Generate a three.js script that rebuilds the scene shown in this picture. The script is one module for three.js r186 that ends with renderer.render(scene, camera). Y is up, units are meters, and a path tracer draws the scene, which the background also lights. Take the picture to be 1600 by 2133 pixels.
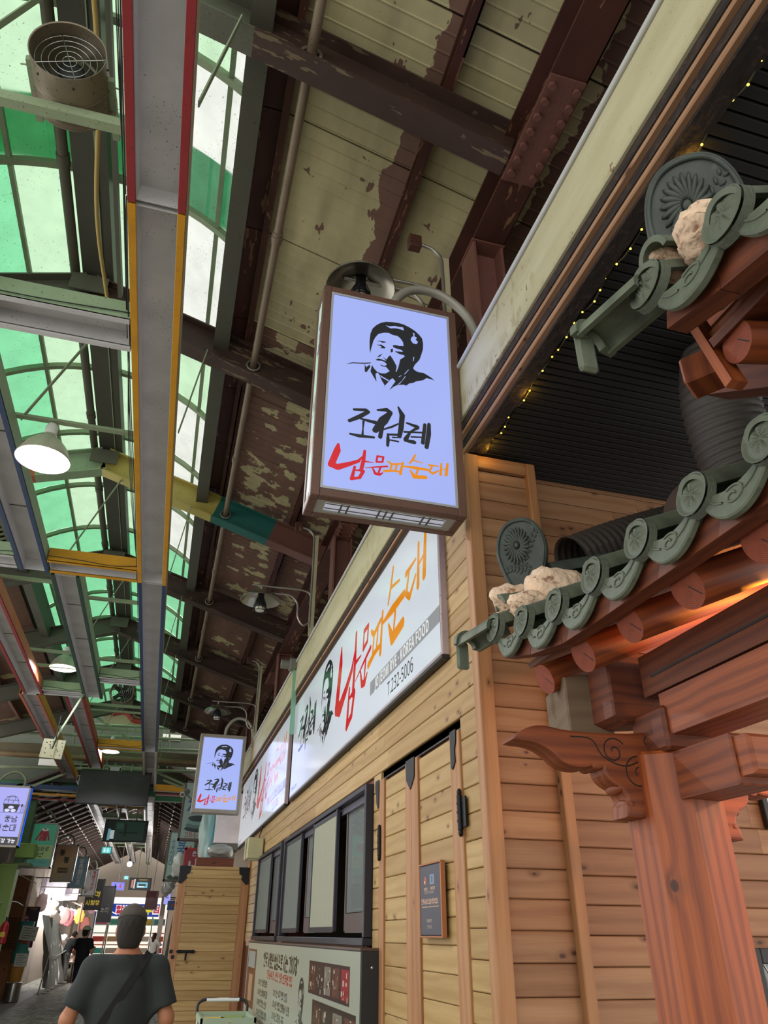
import * as THREE from 'three';
import { mergeGeometries, mergeVertices } from 'three/addons/utils/BufferGeometryUtils.js';
import { RectAreaLightUniformsLib } from 'three/addons/lights/RectAreaLightUniformsLib.js';
RectAreaLightUniformsLib.init();

// ---------------------------------------------------------------- camera, sky, exposure
const SKY = 2.3, LAMP_I = 20, GATE_I = 0.9, STALL_I = 8, END_I = 4.5;   // sky radiance; lamps in candela
const PANE_G = [0.18, 0.54, 0.31], PANE_W = [0.6, 0.64, 0.64], PANE_P = [0.42, 0.62, 0.45], PANE_D = [0.05, 0.36, 0.16];   // skylight plastics
const scene = new THREE.Scene();
const renderer = new THREE.WebGLRenderer({ antialias: true });
renderer.toneMapping = THREE.LinearToneMapping;
renderer.toneMappingExposure = 1.0;
renderer.shadowMap.enabled = true;
const FRAME_W = 1600, FRAME_H = 2133, EYE = 1.58;
// the lens was measured from the street's vanishing point and the vertical one
const lens = (() => {
  const v1 = [307, 1945], vv = [820, -1500], pp = [800, 1066.5];
  const f = Math.sqrt(-((v1[0] - pp[0]) * (vv[0] - pp[0]) + (v1[1] - pp[1]) * (vv[1] - pp[1])));
  const a = new THREE.Vector3(v1[0] - pp[0], -(v1[1] - pp[1]), -f).normalize();
  const u = new THREE.Vector3(vv[0] - pp[0], -(vv[1] - pp[1]), -f).normalize();
  u.addScaledVector(a, -a.dot(u)).normalize();
  return { f, a, u, r: new THREE.Vector3().crossVectors(a, u), pp };
})();
const camera = new THREE.PerspectiveCamera(2 * Math.atan(FRAME_H / 2 / lens.f) * 180 / Math.PI, FRAME_W / FRAME_H, 0.05, 300);
{
  const { r, u, a } = lens;
  const m = new THREE.Matrix4().makeBasis(new THREE.Vector3(r.x, u.x, -a.x), new THREE.Vector3(r.y, u.y, -a.y), new THREE.Vector3(r.z, u.z, -a.z));
  camera.quaternion.setFromRotationMatrix(m);
  camera.position.set(0, EYE, 0);
}
// bright hazy sky, the same all round
{
  const W = 64, H = 32, d = new Float32Array(W * H * 4);
  for (let y = 0; y < H; y++) for (let x = 0; x < W; x++) {
    const el = Math.max(0, ((y + 0.5) / H - 0.5) * 2), i = (y * W + x) * 4, l = SKY * (0.9 + 0.1 * el);
    d[i] = l * (1 - 0.03 * el); d[i + 1] = l * 0.99; d[i + 2] = l * (0.94 + 0.04 * el); d[i + 3] = 1;
  }
  const t = new THREE.DataTexture(d, W, H, THREE.RGBAFormat, THREE.FloatType);
  t.mapping = THREE.EquirectangularReflectionMapping; t.magFilter = THREE.LinearFilter; t.needsUpdate = true;
  scene.background = t; scene.environment = t;
}

// ---------------------------------------------------------------- helpers
const V = (x, y, z) => new THREE.Vector3(x, y, z);
const Q = (x, y, d) => V(x, y, -d);                                // d: metres down the street
const dirOf = (px, py) => {
  const v = V(px - lens.pp[0], -(py - lens.pp[1]), -lens.f);
  return V(lens.r.dot(v), lens.u.dot(v), lens.a.dot(v));
};
const onX = (px, py, X) => { const v = dirOf(px, py), t = X / v.x; return Q(X, v.y * t + EYE, v.z * t); };
const onD = (px, py, D) => { const v = dirOf(px, py), t = D / v.z; return Q(v.x * t, v.y * t + EYE, D); };
const onY = (px, py, Y) => { const v = dirOf(px, py), t = (Y - EYE) / v.y; return Q(v.x * t, Y, v.z * t); };
let seed = 7;
const rnd = () => { seed = (seed * 1664525 + 1013904223) >>> 0; return seed / 4294967296; };
const rr = (a, b) => a + (b - a) * rnd();
const lerp = (a, b, t) => a + (b - a) * t, clamp = (x, a = 0, b = 1) => Math.min(b, Math.max(a, x));
const sstep = (a, b, x) => { const t = clamp((x - a) / (b - a)); return t * t * (3 - 2 * t); };

const used = {};
const numbered = (n) => { const k = used[n] = (used[n] ?? -1) + 1; return k ? n + '_' + String(k).padStart(3, '0') : n; };
const shade = (o) => { o.castShadow = true; o.receiveShadow = true; return o; };
function thing(name, label, category, group, pos) {
  const o = new THREE.Group(); o.name = numbered(name); o.userData = { label, category };
  if (group) o.userData.group = group;
  if (pos) o.position.copy(pos);
  scene.add(o); return o;
}
function structure(name, label, category) { const o = thing(name, label, category); o.userData.kind = 'structure'; return o; }
function part(parent, name, geom, mat, label) {
  const g = Array.isArray(geom) ? merge(geom) : geom;
  const o = shade(new THREE.Mesh(g, mat)); o.name = name; if (label) o.userData.label = label;
  parent.add(o); return o;
}
const plain = (g) => {
  const n = g.index ? g.toNonIndexed() : g;
  for (const k of Object.keys(n.attributes)) if (!['position', 'normal', 'uv'].includes(k)) n.deleteAttribute(k);
  if (!n.attributes.uv) n.setAttribute('uv', new THREE.BufferAttribute(new Float32Array(n.attributes.position.count * 2), 2));
  n.clearGroups(); return n;
};
const merge = (list) => list.length === 1 ? list[0] : mergeGeometries(list.map(plain));
// uv in metres, grain along the given axis
function uvm(g, grain = 0, du = 0, dv = 0) {
  g = plain(g);
  const p = g.attributes.position, uv = g.attributes.uv, a = V(0, 0, 0), b = V(0, 0, 0), c = V(0, 0, 0);
  for (let i = 0; i < p.count; i += 3) {
    a.fromBufferAttribute(p, i); b.fromBufferAttribute(p, i + 1); c.fromBufferAttribute(p, i + 2);
    const n = b.clone().sub(a).cross(c.clone().sub(a)), m = [Math.abs(n.x), Math.abs(n.y), Math.abs(n.z)];
    const k = m.indexOf(Math.max(...m)), axes = [0, 1, 2].filter((x) => x !== k);
    if (axes[1] === grain) axes.reverse();
    for (let j = 0; j < 3; j++) uv.setXY(i + j, p.getComponent(i + j, axes[0]) + du, p.getComponent(i + j, axes[1]) + dv);
  }
  return g;
}
const longest = (w, h, d) => w >= h && w >= d ? 0 : h >= d ? 1 : 2;
// box with chamfered edges, centred; uv in metres with the grain along its longest side
function bx(w, h, d, x = 0, y = 0, z = 0, bev = 0) {
  if (!bev) return uvm(new THREE.BoxGeometry(w, h, d).translate(x, y, z), longest(w, h, d), rnd() * 3, rnd() * 3);
  const P = [], W = [w / 2, h / 2, d / 2], b = Math.min(bev, W[0] * 0.9, W[1] * 0.9, W[2] * 0.9);
  const pt = (s, k) => V(...[0, 1, 2].map((i) => s[i] * (W[i] - (i === k ? 0 : b))));
  const tri = (A, B, C) => { const n = B.clone().sub(A).cross(C.clone().sub(A)); if (n.dot(A.clone().add(B).add(C)) < 0) [B, C] = [C, B]; P.push(A, B, C); };
  const S = [-1, 1];
  for (let k = 0; k < 3; k++) for (const s of S) {
    const [i, j] = [0, 1, 2].filter((q) => q !== k), q = (u, v) => { const t = [0, 0, 0]; t[k] = s; t[i] = u; t[j] = v; return pt(t, k); };
    tri(q(-1, -1), q(1, -1), q(1, 1)); tri(q(-1, -1), q(1, 1), q(-1, 1));
  }
  for (let k = 0; k < 3; k++) { const [i, j] = [0, 1, 2].filter((q) => q !== k); for (const u of S) for (const v of S) {
    const q = (s, f) => { const t = [0, 0, 0]; t[k] = s; t[i] = u; t[j] = v; return pt(t, f); };
    tri(q(-1, i), q(1, i), q(1, j)); tri(q(-1, i), q(1, j), q(-1, j)); } }
  for (const u of S) for (const v of S) for (const q of S) { const t = [u, v, q]; tri(pt(t, 0), pt(t, 1), pt(t, 2)); }
  const g = new THREE.BufferGeometry().setFromPoints(P).translate(x, y, z);
  g.computeVertexNormals();
  return uvm(g, longest(w, h, d), rnd() * 3, rnd() * 3);
}
// a geometry made along +z from 0 to its length, laid from a towards b
function lay(g, a, b, up = V(0, 1, 0)) {
  const z = b.clone().sub(a).normalize(), x = up.clone().cross(z).normalize(), y = z.clone().cross(x);
  return g.applyMatrix4(new THREE.Matrix4().makeBasis(x, y, z).setPosition(a));
}
function prof(pts, len, bevel = 0) {
  const s = new THREE.Shape(pts.map((p) => new THREE.Vector2(...p)));
  return new THREE.ExtrudeGeometry(s, { depth: len, bevelEnabled: bevel > 0, bevelThickness: bevel, bevelSize: bevel, bevelOffset: -bevel, bevelSegments: 1, curveSegments: 8 });
}
const bar = (a, b, w, h, up) => { const L = a.distanceTo(b); return lay(uvm(new THREE.BoxGeometry(w, h, L).translate(0, 0, L / 2), 2, rnd(), rnd()), a, b, up); };
const hbeam = (a, b, H, B, tw = 0.012, tf = 0.016, up) => {
  const h = H / 2, w = B / 2, t = tw / 2;
  return lay(uvm(prof([[-w, -h], [w, -h], [w, -h + tf], [t, -h + tf], [t, h - tf], [w, h - tf], [w, h], [-w, h], [-w, h - tf], [-t, h - tf], [-t, -h + tf], [-w, -h + tf]], a.distanceTo(b)), 2, rnd(), rnd()), a, b, up);
};
const cyl = (a, b, r, seg = 10, r2 = r) => { const L = a.distanceTo(b); return lay(uvm(new THREE.CylinderGeometry(r2, r, L, seg).rotateX(Math.PI / 2).translate(0, 0, L / 2), 2), a, b, Math.abs(b.clone().sub(a).normalize().y) > 0.95 ? V(0, 0, 1) : undefined); };
const tube = (pts, r, n = 24, seg = 8, closed = false) => uvm(new THREE.TubeGeometry(new THREE.CatmullRomCurve3(pts, closed, 'centripetal'), n, r, seg, closed), 0);
const lathe = (pts, seg = 24) => new THREE.LatheGeometry(pts.map((p) => new THREE.Vector2(...p)), seg);
const sph = (r, x = 0, y = 0, z = 0, sx = 1, sy = 1, sz = 1, n = 14) => new THREE.SphereGeometry(r, n, Math.max(6, n * 0.7 | 0)).scale(sx, sy, sz).translate(x, y, z);

// signed-distance mesher (surface nets) for bodies and soft heaps
function netMesh(f, lo, hi, cell) {
  const n = [0, 1, 2].map((k) => Math.ceil((hi[k] - lo[k]) / cell) + 2), [nx, ny, nz] = n, id = (i, j, k) => (k * ny + j) * nx + i;
  const F = new Float32Array(nx * ny * nz), at = new Int32Array(nx * ny * nz).fill(-1), P = [], I = [];
  for (let k = 0; k < nz; k++) for (let j = 0; j < ny; j++) for (let i = 0; i < nx; i++) F[id(i, j, k)] = f(lo[0] + (i - 0.5) * cell, lo[1] + (j - 0.5) * cell, lo[2] + (k - 0.5) * cell);
  for (let k = 0; k < nz - 1; k++) for (let j = 0; j < ny - 1; j++) for (let i = 0; i < nx - 1; i++) {
    let c = 0, sx = 0, sy = 0, sz = 0;
    const e = (a, b, c2, d, e2, g) => { const p = F[id(i + a, j + b, k + c2)], q = F[id(i + d, j + e2, k + g)]; if ((p < 0) !== (q < 0)) { const t = p / (p - q); sx += a + (d - a) * t; sy += b + (e2 - b) * t; sz += c2 + (g - c2) * t; c++; } };
    for (const u of [0, 1]) for (const v of [0, 1]) { e(0, u, v, 1, u, v); e(u, 0, v, u, 1, v); e(u, v, 0, u, v, 1); }
    if (c) { at[id(i, j, k)] = P.length / 3; P.push(lo[0] + (i - 0.5 + sx / c) * cell, lo[1] + (j - 0.5 + sy / c) * cell, lo[2] + (k - 0.5 + sz / c) * cell); }
  }
  const quad = (a, b, c, d, flip) => { if (flip) I.push(a, c, b, a, d, c); else I.push(a, b, c, a, c, d); };
  for (let k = 1; k < nz - 1; k++) for (let j = 1; j < ny - 1; j++) for (let i = 1; i < nx - 1; i++) {
    const a = F[id(i, j, k)] < 0;
    if (a !== F[id(i + 1, j, k)] < 0) quad(at[id(i, j - 1, k - 1)], at[id(i, j, k - 1)], at[id(i, j, k)], at[id(i, j - 1, k)], !a);
    if (a !== F[id(i, j + 1, k)] < 0) quad(at[id(i - 1, j, k - 1)], at[id(i - 1, j, k)], at[id(i, j, k)], at[id(i, j, k - 1)], !a);
    if (a !== F[id(i, j, k + 1)] < 0) quad(at[id(i - 1, j - 1, k)], at[id(i, j - 1, k)], at[id(i, j, k)], at[id(i - 1, j, k)], !a);
  }
  const g = new THREE.BufferGeometry();
  g.setAttribute('position', new THREE.Float32BufferAttribute(P, 3)); g.setIndex(I); g.computeVertexNormals();
  return g;
}
const smin = (a, b, k) => { const h = Math.max(k - Math.abs(a - b), 0) / k; return Math.min(a, b) - h * h * k * 0.25; };
const cap = (x, y, z, a, b, ra, rb) => {
  const dx = b[0] - a[0], dy = b[1] - a[1], dz = b[2] - a[2], t = clamp(((x - a[0]) * dx + (y - a[1]) * dy + (z - a[2]) * dz) / (dx * dx + dy * dy + dz * dz));
  return Math.hypot(x - a[0] - dx * t, y - a[1] - dy * t, z - a[2] - dz * t) - (ra + (rb - ra) * t);
};
const ell = (x, y, z, c, r) => { const k = Math.hypot((x - c[0]) / r[0], (y - c[1]) / r[1], (z - c[2]) / r[2]); return (k - 1) * Math.min(...r); };

// ---------------------------------------------------------------- procedural textures
const hash = (x, y, s) => { let h = (x * 374761393 + y * 668265263 + s * 1274126177) | 0; h = Math.imul(h ^ (h >>> 13), 1274126177); return ((h ^ (h >>> 16)) >>> 0) / 4294967296; };
const vnoise = (x, y, px, py, s) => {
  const ix = Math.floor(x), iy = Math.floor(y), fx = x - ix, fy = y - iy, u = fx * fx * (3 - 2 * fx), v = fy * fy * (3 - 2 * fy), m = (a, n) => ((a % n) + n) % n;
  const h = (i, j) => hash(m(ix + i, px), m(iy + j, py), s);
  return lerp(lerp(h(0, 0), h(1, 0), u), lerp(h(0, 1), h(1, 1), u), v);
};
const fbm = (u, v, fx, fy, s, oct = 4) => { let a = 0.5, r = 0, t = 0; for (let o = 0; o < oct; o++, a *= 0.55, fx *= 2, fy *= 2) { r += a * vnoise(u * fx, v * fy, fx, fy, s + o); t += a; } return r / t; };
function tex(w, h, fn, su = 1, sv = 1, srgb = true) {                 // su, sv: metres that one copy covers
  const d = new Uint8Array(w * h * 4);
  for (let y = 0; y < h; y++) for (let x = 0; x < w; x++) { const c = fn(x / w, y / h), i = (y * w + x) * 4; d[i] = clamp(c[0], 0, 255); d[i + 1] = clamp(c[1], 0, 255); d[i + 2] = clamp(c[2], 0, 255); d[i + 3] = 255; }
  const t = new THREE.DataTexture(d, w, h); t.wrapS = t.wrapT = THREE.RepeatWrapping; t.magFilter = THREE.LinearFilter; t.minFilter = THREE.LinearMipmapLinearFilter; t.generateMipmaps = true;
  if (srgb) t.colorSpace = THREE.SRGBColorSpace;
  t.repeat.set(1 / su, 1 / sv); t.needsUpdate = true; return t;
}
const mixc = (a, b, t) => [lerp(a[0], b[0], t), lerp(a[1], b[1], t), lerp(a[2], b[2], t)];
function woodTex(light, dark, knot, nKnots, s, rings = 9, w = 1024, h = 512, su = 1.7, sv = 0.5) {
  const K = []; for (let i = 0; i < nKnots; i++) K.push([hash(i, 1, s), hash(i, 2, s), 0.004 + 0.006 * hash(i, 3, s)]);
  return tex(w, h, (u, v) => {
    let ph = v * rings + 1.5 * fbm(u, v, 2, 3, s) + 0.6 * fbm(u, v, 5, 8, s + 9, 3), kn = 0, halo = 0;
    for (const [ku, kv, kr] of K) {
      let du = Math.abs(u - ku), dv = Math.abs(v - kv); du = Math.min(du, 1 - du) * su; dv = Math.min(dv, 1 - dv) * sv;
      const e = Math.hypot(du * 0.55, dv) / kr; if (e < 7) { ph += 1.3 * Math.exp(-e * 0.7); kn = Math.max(kn, sstep(1.25, 0.6, e)); halo = Math.max(halo, 0.5 * sstep(3.2, 1, e)); }
    }
    const band = Math.pow(0.5 + 0.5 * Math.sin(ph * 6.283), 1.6), fib = fbm(u, v, 12, 190, s + 20, 3), blot = fbm(u, v, 3, 3, s + 30, 3);
    let c = mixc(light, dark, clamp(0.15 + 0.5 * band + 0.55 * (fib - 0.5) + 0.5 * (blot - 0.5)));
    c = mixc(c, knot, Math.max(kn * 0.9, halo * 0.5)); return c;
  }, su, sv);
}
const T = {};
T.pine = woodTex([232, 208, 160], [204, 172, 116], [116, 80, 50], 12, 11, 8);
T.cedar = woodTex([228, 196, 158], [192, 152, 114], [104, 66, 46], 8, 41, 7);
T.red = woodTex([208, 130, 72], [136, 70, 34], [78, 38, 22], 3, 71, 13);
T.rings = tex(256, 256, (u, v) => {
  const x = u - 0.46, y = v - 0.55, r = Math.hypot(x, y), a = Math.atan2(y, x), w = r + 0.02 * fbm(u, v, 4, 4, 5), b = 0.5 + 0.5 * Math.sin(w * 150), crack = Math.abs(Math.sin((a - 0.7) / 2)) * r < 0.006 + 0.004 * fbm(u, v, 9, 9, 4) && r < 0.42 ? 1 : 0;
  return mixc(mixc([196, 112, 74], [132, 66, 44], clamp(b * 0.8 + 0.5 * (fbm(u, v, 6, 6, 6) - 0.5))), [40, 22, 16], crack);
});
T.speck = tex(512, 512, (u, v) => {                                  // painted steel: dust, chips and fly specks
  const n = fbm(u, v, 5, 5, 3, 4), sp = vnoise(u * 120, v * 120, 120, 120, 8), sp2 = vnoise(u * 60, v * 60, 60, 60, 18), patch = fbm(u, v, 4, 4, 60, 2);
  const k = (sp > 0.93 && patch > 0.5) || sp2 > 0.975 ? 0.45 : 1; const l = 255 * (0.86 + 0.14 * n) * k; return [l, l * 0.985, l * 0.96];
}, 0.9, 0.9);
T.streak = tex(1024, 256, (u, v) => {                               // cream paint with rain streaks, rust scratches and grime
  const n = fbm(u, v, 6, 4, 203, 4), st = fbm(u, v, 70, 3, 207, 3), sc = vnoise(u * 160, v * 14, 160, 14, 211), zone = fbm(u, v, 5, 2, 219, 3), sp = vnoise(u * 300, v * 90, 300, 90, 223);
  let c = mixc([232, 230, 214], [206, 200, 176], clamp(n * 1.3 - 0.2)); c = mixc(c, [176, 158, 122], 0.5 * sstep(0.58, 0.72, st) * sstep(0.4, 0.6, zone));
  if (sc > 0.93 && zone > 0.5) c = mixc(c, [120, 84, 58], 0.7); if (sp > 0.965) c = mixc(c, [96, 84, 66], 0.7); return c;
}, 2.4, 0.34);
T.chip = tex(512, 512, (u, v) => {                                  // brown primer with flaked cream paint
  const n = 0.75 * fbm(u, v, 4, 14, 23, 5) + 0.25 * fbm(u, v, 30, 60, 27, 2), m = sstep(0.655, 0.665, n); const d = 0.85 + 0.3 * fbm(u, v, 9, 9, 29, 3);
  return mixc([112 * d, 82 * d, 72 * d], [196, 182, 150], m);
}, 1.6, 0.8);
const peel = (bias, s, edge) => tex(1024, 1024, (u, v) => {          // u along the slope (one panel), v along the street
  const st = fbm(u, v, 5, 26, s, 5), big = fbm(u, v, 3, 4, s + 7, 4), fine = fbm(u, v, 40, 60, s + 13, 2);
  let k = 0.62 * st + 0.38 * big + bias + 0.05 * (fine - 0.5);
  if (edge) k += 0.5 * sstep(0.80, 0.93, u + 0.16 * (fbm(u, v, 2, 18, s + 31, 3) - 0.5)) + (fbm(u, v, 18, 30, s + 40, 3) > 0.70 ? 0.3 * big : 0) - 0.25 * sstep(0.3, 0.1, u);
  else k += 0.35 * sstep(0.3, 0.05, u) + 0.3 * sstep(0.85, 1, u);
  const m = sstep(0.5, 0.508, k), d = 0.88 + 0.24 * fbm(u, v, 7, 9, s + 50, 4), e = sstep(0.494, 0.5, k) * (1 - m);
  return mixc(mixc([178 * d, 168 * d, 128 * d], [112 * d, 82 * d, 68 * d], m), [70, 52, 44], 0.6 * e);
});
T.peelA = peel(-0.18, 101, true); T.peelB = peel(0.035, 131, false); T.peelC = peel(0.10, 161, false);
T.rot = tex(512, 512, (u, v) => { const n = fbm(u, v, 14, 40, 77, 4), f = fbm(u, v, 40, 30, 87, 3); return mixc([58, 42, 34], [22, 15, 12], clamp(n * 1.6 - 0.3 + (f > 0.66 ? -0.7 : 0))); }, 0.8, 0.5);
T.noise = tex(256, 256, (u, v) => { const n = 255 * fbm(u, v, 10, 10, 91, 4); return [n, n, n]; }, 0.25, 0.25, false);
T.clay = tex(512, 512, (u, v) => { const n = fbm(u, v, 8, 8, 51, 5), m = fbm(u, v, 5, 5, 57, 4), d = 0.75 + 0.4 * n; return mixc([118 * d, 126 * d, 112 * d], [150, 150, 136], sstep(0.6, 0.75, m)); }, 0.5, 0.5);
T.lime = tex(256, 256, (u, v) => { const n = fbm(u, v, 6, 6, 61, 5); return mixc([232, 214, 196], [150, 118, 98], sstep(0.58, 0.75, n)); }, 0.3, 0.3);
T.pave = tex(512, 512, (u, v) => {
  const r = Math.floor(v * 20), uu = u * 10 + (r % 2) * 0.5, fx = uu % 1, fy = (v * 20) % 1, id = hash(Math.floor(uu) % 10, r, 5), j = fx < 0.05 || fy < 0.1 ? 0.6 : 1, d = j * (0.82 + 0.3 * id) * (0.85 + 0.3 * fbm(u, v, 6, 6, 15, 4));
  return [158 * d, 155 * d, 146 * d];
}, 2, 2);
T.cloth = tex(128, 128, (u, v) => { const k = 225 + 30 * Math.sin(u * 128 * 1.57) * Math.sin(v * 128 * 1.57) * 0.5 - 20 * fbm(u, v, 4, 4, 3); return [k, k, k]; }, 0.1, 0.1);

// ---------------------------------------------------------------- materials
const C = (c) => new THREE.Color(c);
const std = (c, rough = 0.7, o = {}) => new THREE.MeshStandardMaterial({ color: c, roughness: rough, ...o });
const wood = (t, c, rough = 0.6) => std(c, rough, { map: t });
const M = {};
M.pine = [0xb8aa90, 0xb0a086, 0xbeb098, 0xac9a7e].map((c) => wood(T.pine, c, 0.55));
M.cedar = [0xb09a8a, 0xa69080, 0xb6a292, 0xa08876].map((c) => wood(T.cedar, c, 0.6));
M.trim = [0xba9e84, 0xb29478].map((c) => wood(T.cedar, c, 0.55));
M.red = [0xb4947a, 0xa4866a, 0xbc9c80].map((c) => wood(T.red, c, 0.55));
M.redDark = wood(T.red, 0x846a58, 0.65);  // darker copy of the red timber, shade of the sheltered woods in its colour
M.greyWood = wood(T.cedar, 0x74706a, 0.8);
M.rings = std(0xb89880, 0.75, { map: T.rings });
const steel = (c, rough = 0.6) => std(c, rough, { map: T.speck });
M.rafter = std(0x8c8276, 0.65, { map: T.chip });
M.brown = std(0xb08a7c, 0.6, { map: T.chip }); M.brownPlain = steel(0x7c5248, 0.6);
M.darkSteel = steel(0x5a5a4e, 0.6); M.ridge = steel(0x4a4a40, 0.6); M.palegreen = steel(0x98aa8c, 0.6); M.mint = steel(0x9cb496, 0.6);
M.cream = std(0xd0cab4, 0.55, { map: T.streak }); M.channel = steel(0xd0d2d8, 0.5);
M.redPaint = steel(0x9c2c30, 0.5); M.yellowPaint = steel(0xd69a14, 0.5); M.bluePaint = steel(0x23406c, 0.5); M.greenPaint = steel(0x234638, 0.5); M.orangePaint = steel(0xc86a48, 0.5); M.tealPaint = steel(0x1f6a62, 0.5); M.straw = steel(0xbcae5c, 0.5);
M.black = std(0x16161a, 0.5); M.blackMetal = std(0x1a1a1c, 0.45, { metalness: 0.6 }); M.grey = std(0x8c8c88, 0.6); M.white = std(0xd8d8d4, 0.6); M.chrome = std(0xb8b8b4, 0.25, { metalness: 1 }); M.galv = std(0x9a948a, 0.4, { metalness: 0.7 });
M.pipe = steel(0x8a7a68, 0.45); M.ductGrey = std(0x86806f, 0.45, { metalness: 0.3, map: T.speck });
M.clay = std(0xd0d2c6, 0.65, { map: T.clay, bumpMap: T.noise, bumpScale: 0.002 }); M.clayDark = std(0x8a9094, 0.6, { map: T.clay, bumpMap: T.noise, bumpScale: 0.001 });
M.lime = std(0xf0e2d4, 0.95, { map: T.lime, bumpMap: T.noise, bumpScale: 0.012 });
M.rot = std(0xffffff, 0.9, { map: T.rot, bumpMap: T.noise, bumpScale: 0.01 });
M.moulding = wood(T.cedar, 0xbaa8a0, 0.7); M.mouldDark = wood(T.rot, 0xa08078, 0.8);
M.slat = std(0x141416, 0.75); M.flexDuct = std(0x3a3430, 0.6, { map: T.speck });
M.tarp = std(0xa8aea6, 0.4); M.screenMesh = std(0x6a7068, 0.7, { map: T.cloth }); M.screenDust = std(0xa4a48e, 0.8, { map: T.cloth });
M.glass = new THREE.MeshPhysicalMaterial({ color: 0xdfe6e4, roughness: 0.03, transmission: 0.9, thickness: 0 });
M.frame = std(0x2a2830, 0.4, { metalness: 0.3 }); M.frameBrown = std(0x4c3c38, 0.45);
const pane = (r, g, b) => { const m = new THREE.MeshPhysicalMaterial({ roughness: 0.95, transmission: 0.85, thickness: 0, map: T.speck }); m.color.setRGB(r, g, b); return m; };
// ---------------------------------------------------------------- writing: Hangul strokes, brush lettering
const CHO = 'ㄱㄲㄴㄷㄸㄹㅁㅂㅃㅅㅆㅇㅈㅉㅊㅋㅌㅍㅎ', JONG = ['', 'ㄱ', 'ㄲ', 'ㄱㅅ', 'ㄴ', 'ㄴㅈ', 'ㄴㅎ', 'ㄷ', 'ㄹ', 'ㄹㄱ', 'ㄹㅁ', 'ㄹㅂ', 'ㄹㅅ', 'ㄹㅌ', 'ㄹㅍ', 'ㄹㅎ', 'ㅁ', 'ㅂ', 'ㅂㅅ', 'ㅅ', 'ㅆ', 'ㅇ', 'ㅈ', 'ㅊ', 'ㅋ', 'ㅌ', 'ㅍ', 'ㅎ'];
const JAMO = {
  ㄱ: [[0, 0, 1, 0, 0.85, 1]], ㄴ: [[0, 0, 0, 1, 1, 1]], ㄷ: [[1, 0, 0, 0, 0, 1, 1, 1]], ㄹ: [[0, 0, 1, 0, 1, 0.5, 0, 0.5, 0, 1, 1, 1]], ㅁ: [[0, 0, 1, 0, 1, 1, 0, 1, 0, 0]],
  ㅂ: [[0, 0, 0, 1, 1, 1, 1, 0], [0, 0.5, 1, 0.5]], ㅅ: [[0.5, 0, 0.45, 0.4, 0, 1], [0.48, 0.4, 1, 1]], ㅈ: [[0, 0, 1, 0], [0.5, 0, 0.45, 0.45, 0, 1], [0.48, 0.45, 1, 1]], ㅊ: [[0.4, -0.2, 0.6, -0.2], [0, 0.1, 1, 0.1], [0.5, 0.1, 0, 1], [0.48, 0.5, 1, 1]],
  ㅋ: [[0, 0, 1, 0, 0.85, 1], [0, 0.5, 0.95, 0.5]], ㅌ: [[1, 0, 0, 0, 0, 1, 1, 1], [0, 0.5, 1, 0.5]], ㅍ: [[0, 0, 1, 0], [0.28, 0, 0.28, 1], [0.72, 0, 0.72, 1], [0, 1, 1, 1]], ㅇ: 'o', ㅎ: 'h',
};
const VOW = { // bars: [vertical x's], ticks
  0: [['v', 0.3, 1]], 1: [['v', 0.15, 0], ['v', 0.8, 0], ['t', 0.15, 0.8]], 2: [['v', 0.3, 2]], 3: [['v', 0.15, 0], ['v', 0.8, 0], ['t', 0.15, 0.8, 2]], 4: [['v', 0.75, -1]], 5: [['v', 0.5, -1], ['v', 1, 0]], 6: [['v', 0.75, -2]], 7: [['v', 0.5, -2], ['v', 1, 0]], 20: [['v', 0.5, 0]],
};
const HOR = { 8: [0, 1], 12: [0, 2], 13: [1, 1], 17: [1, 2], 18: [0.5, 0] };
const MIX = { 9: [8, 0], 10: [8, 1], 11: [8, 20], 14: [13, 4], 15: [13, 5], 16: [13, 20], 19: [18, 20] };
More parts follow.
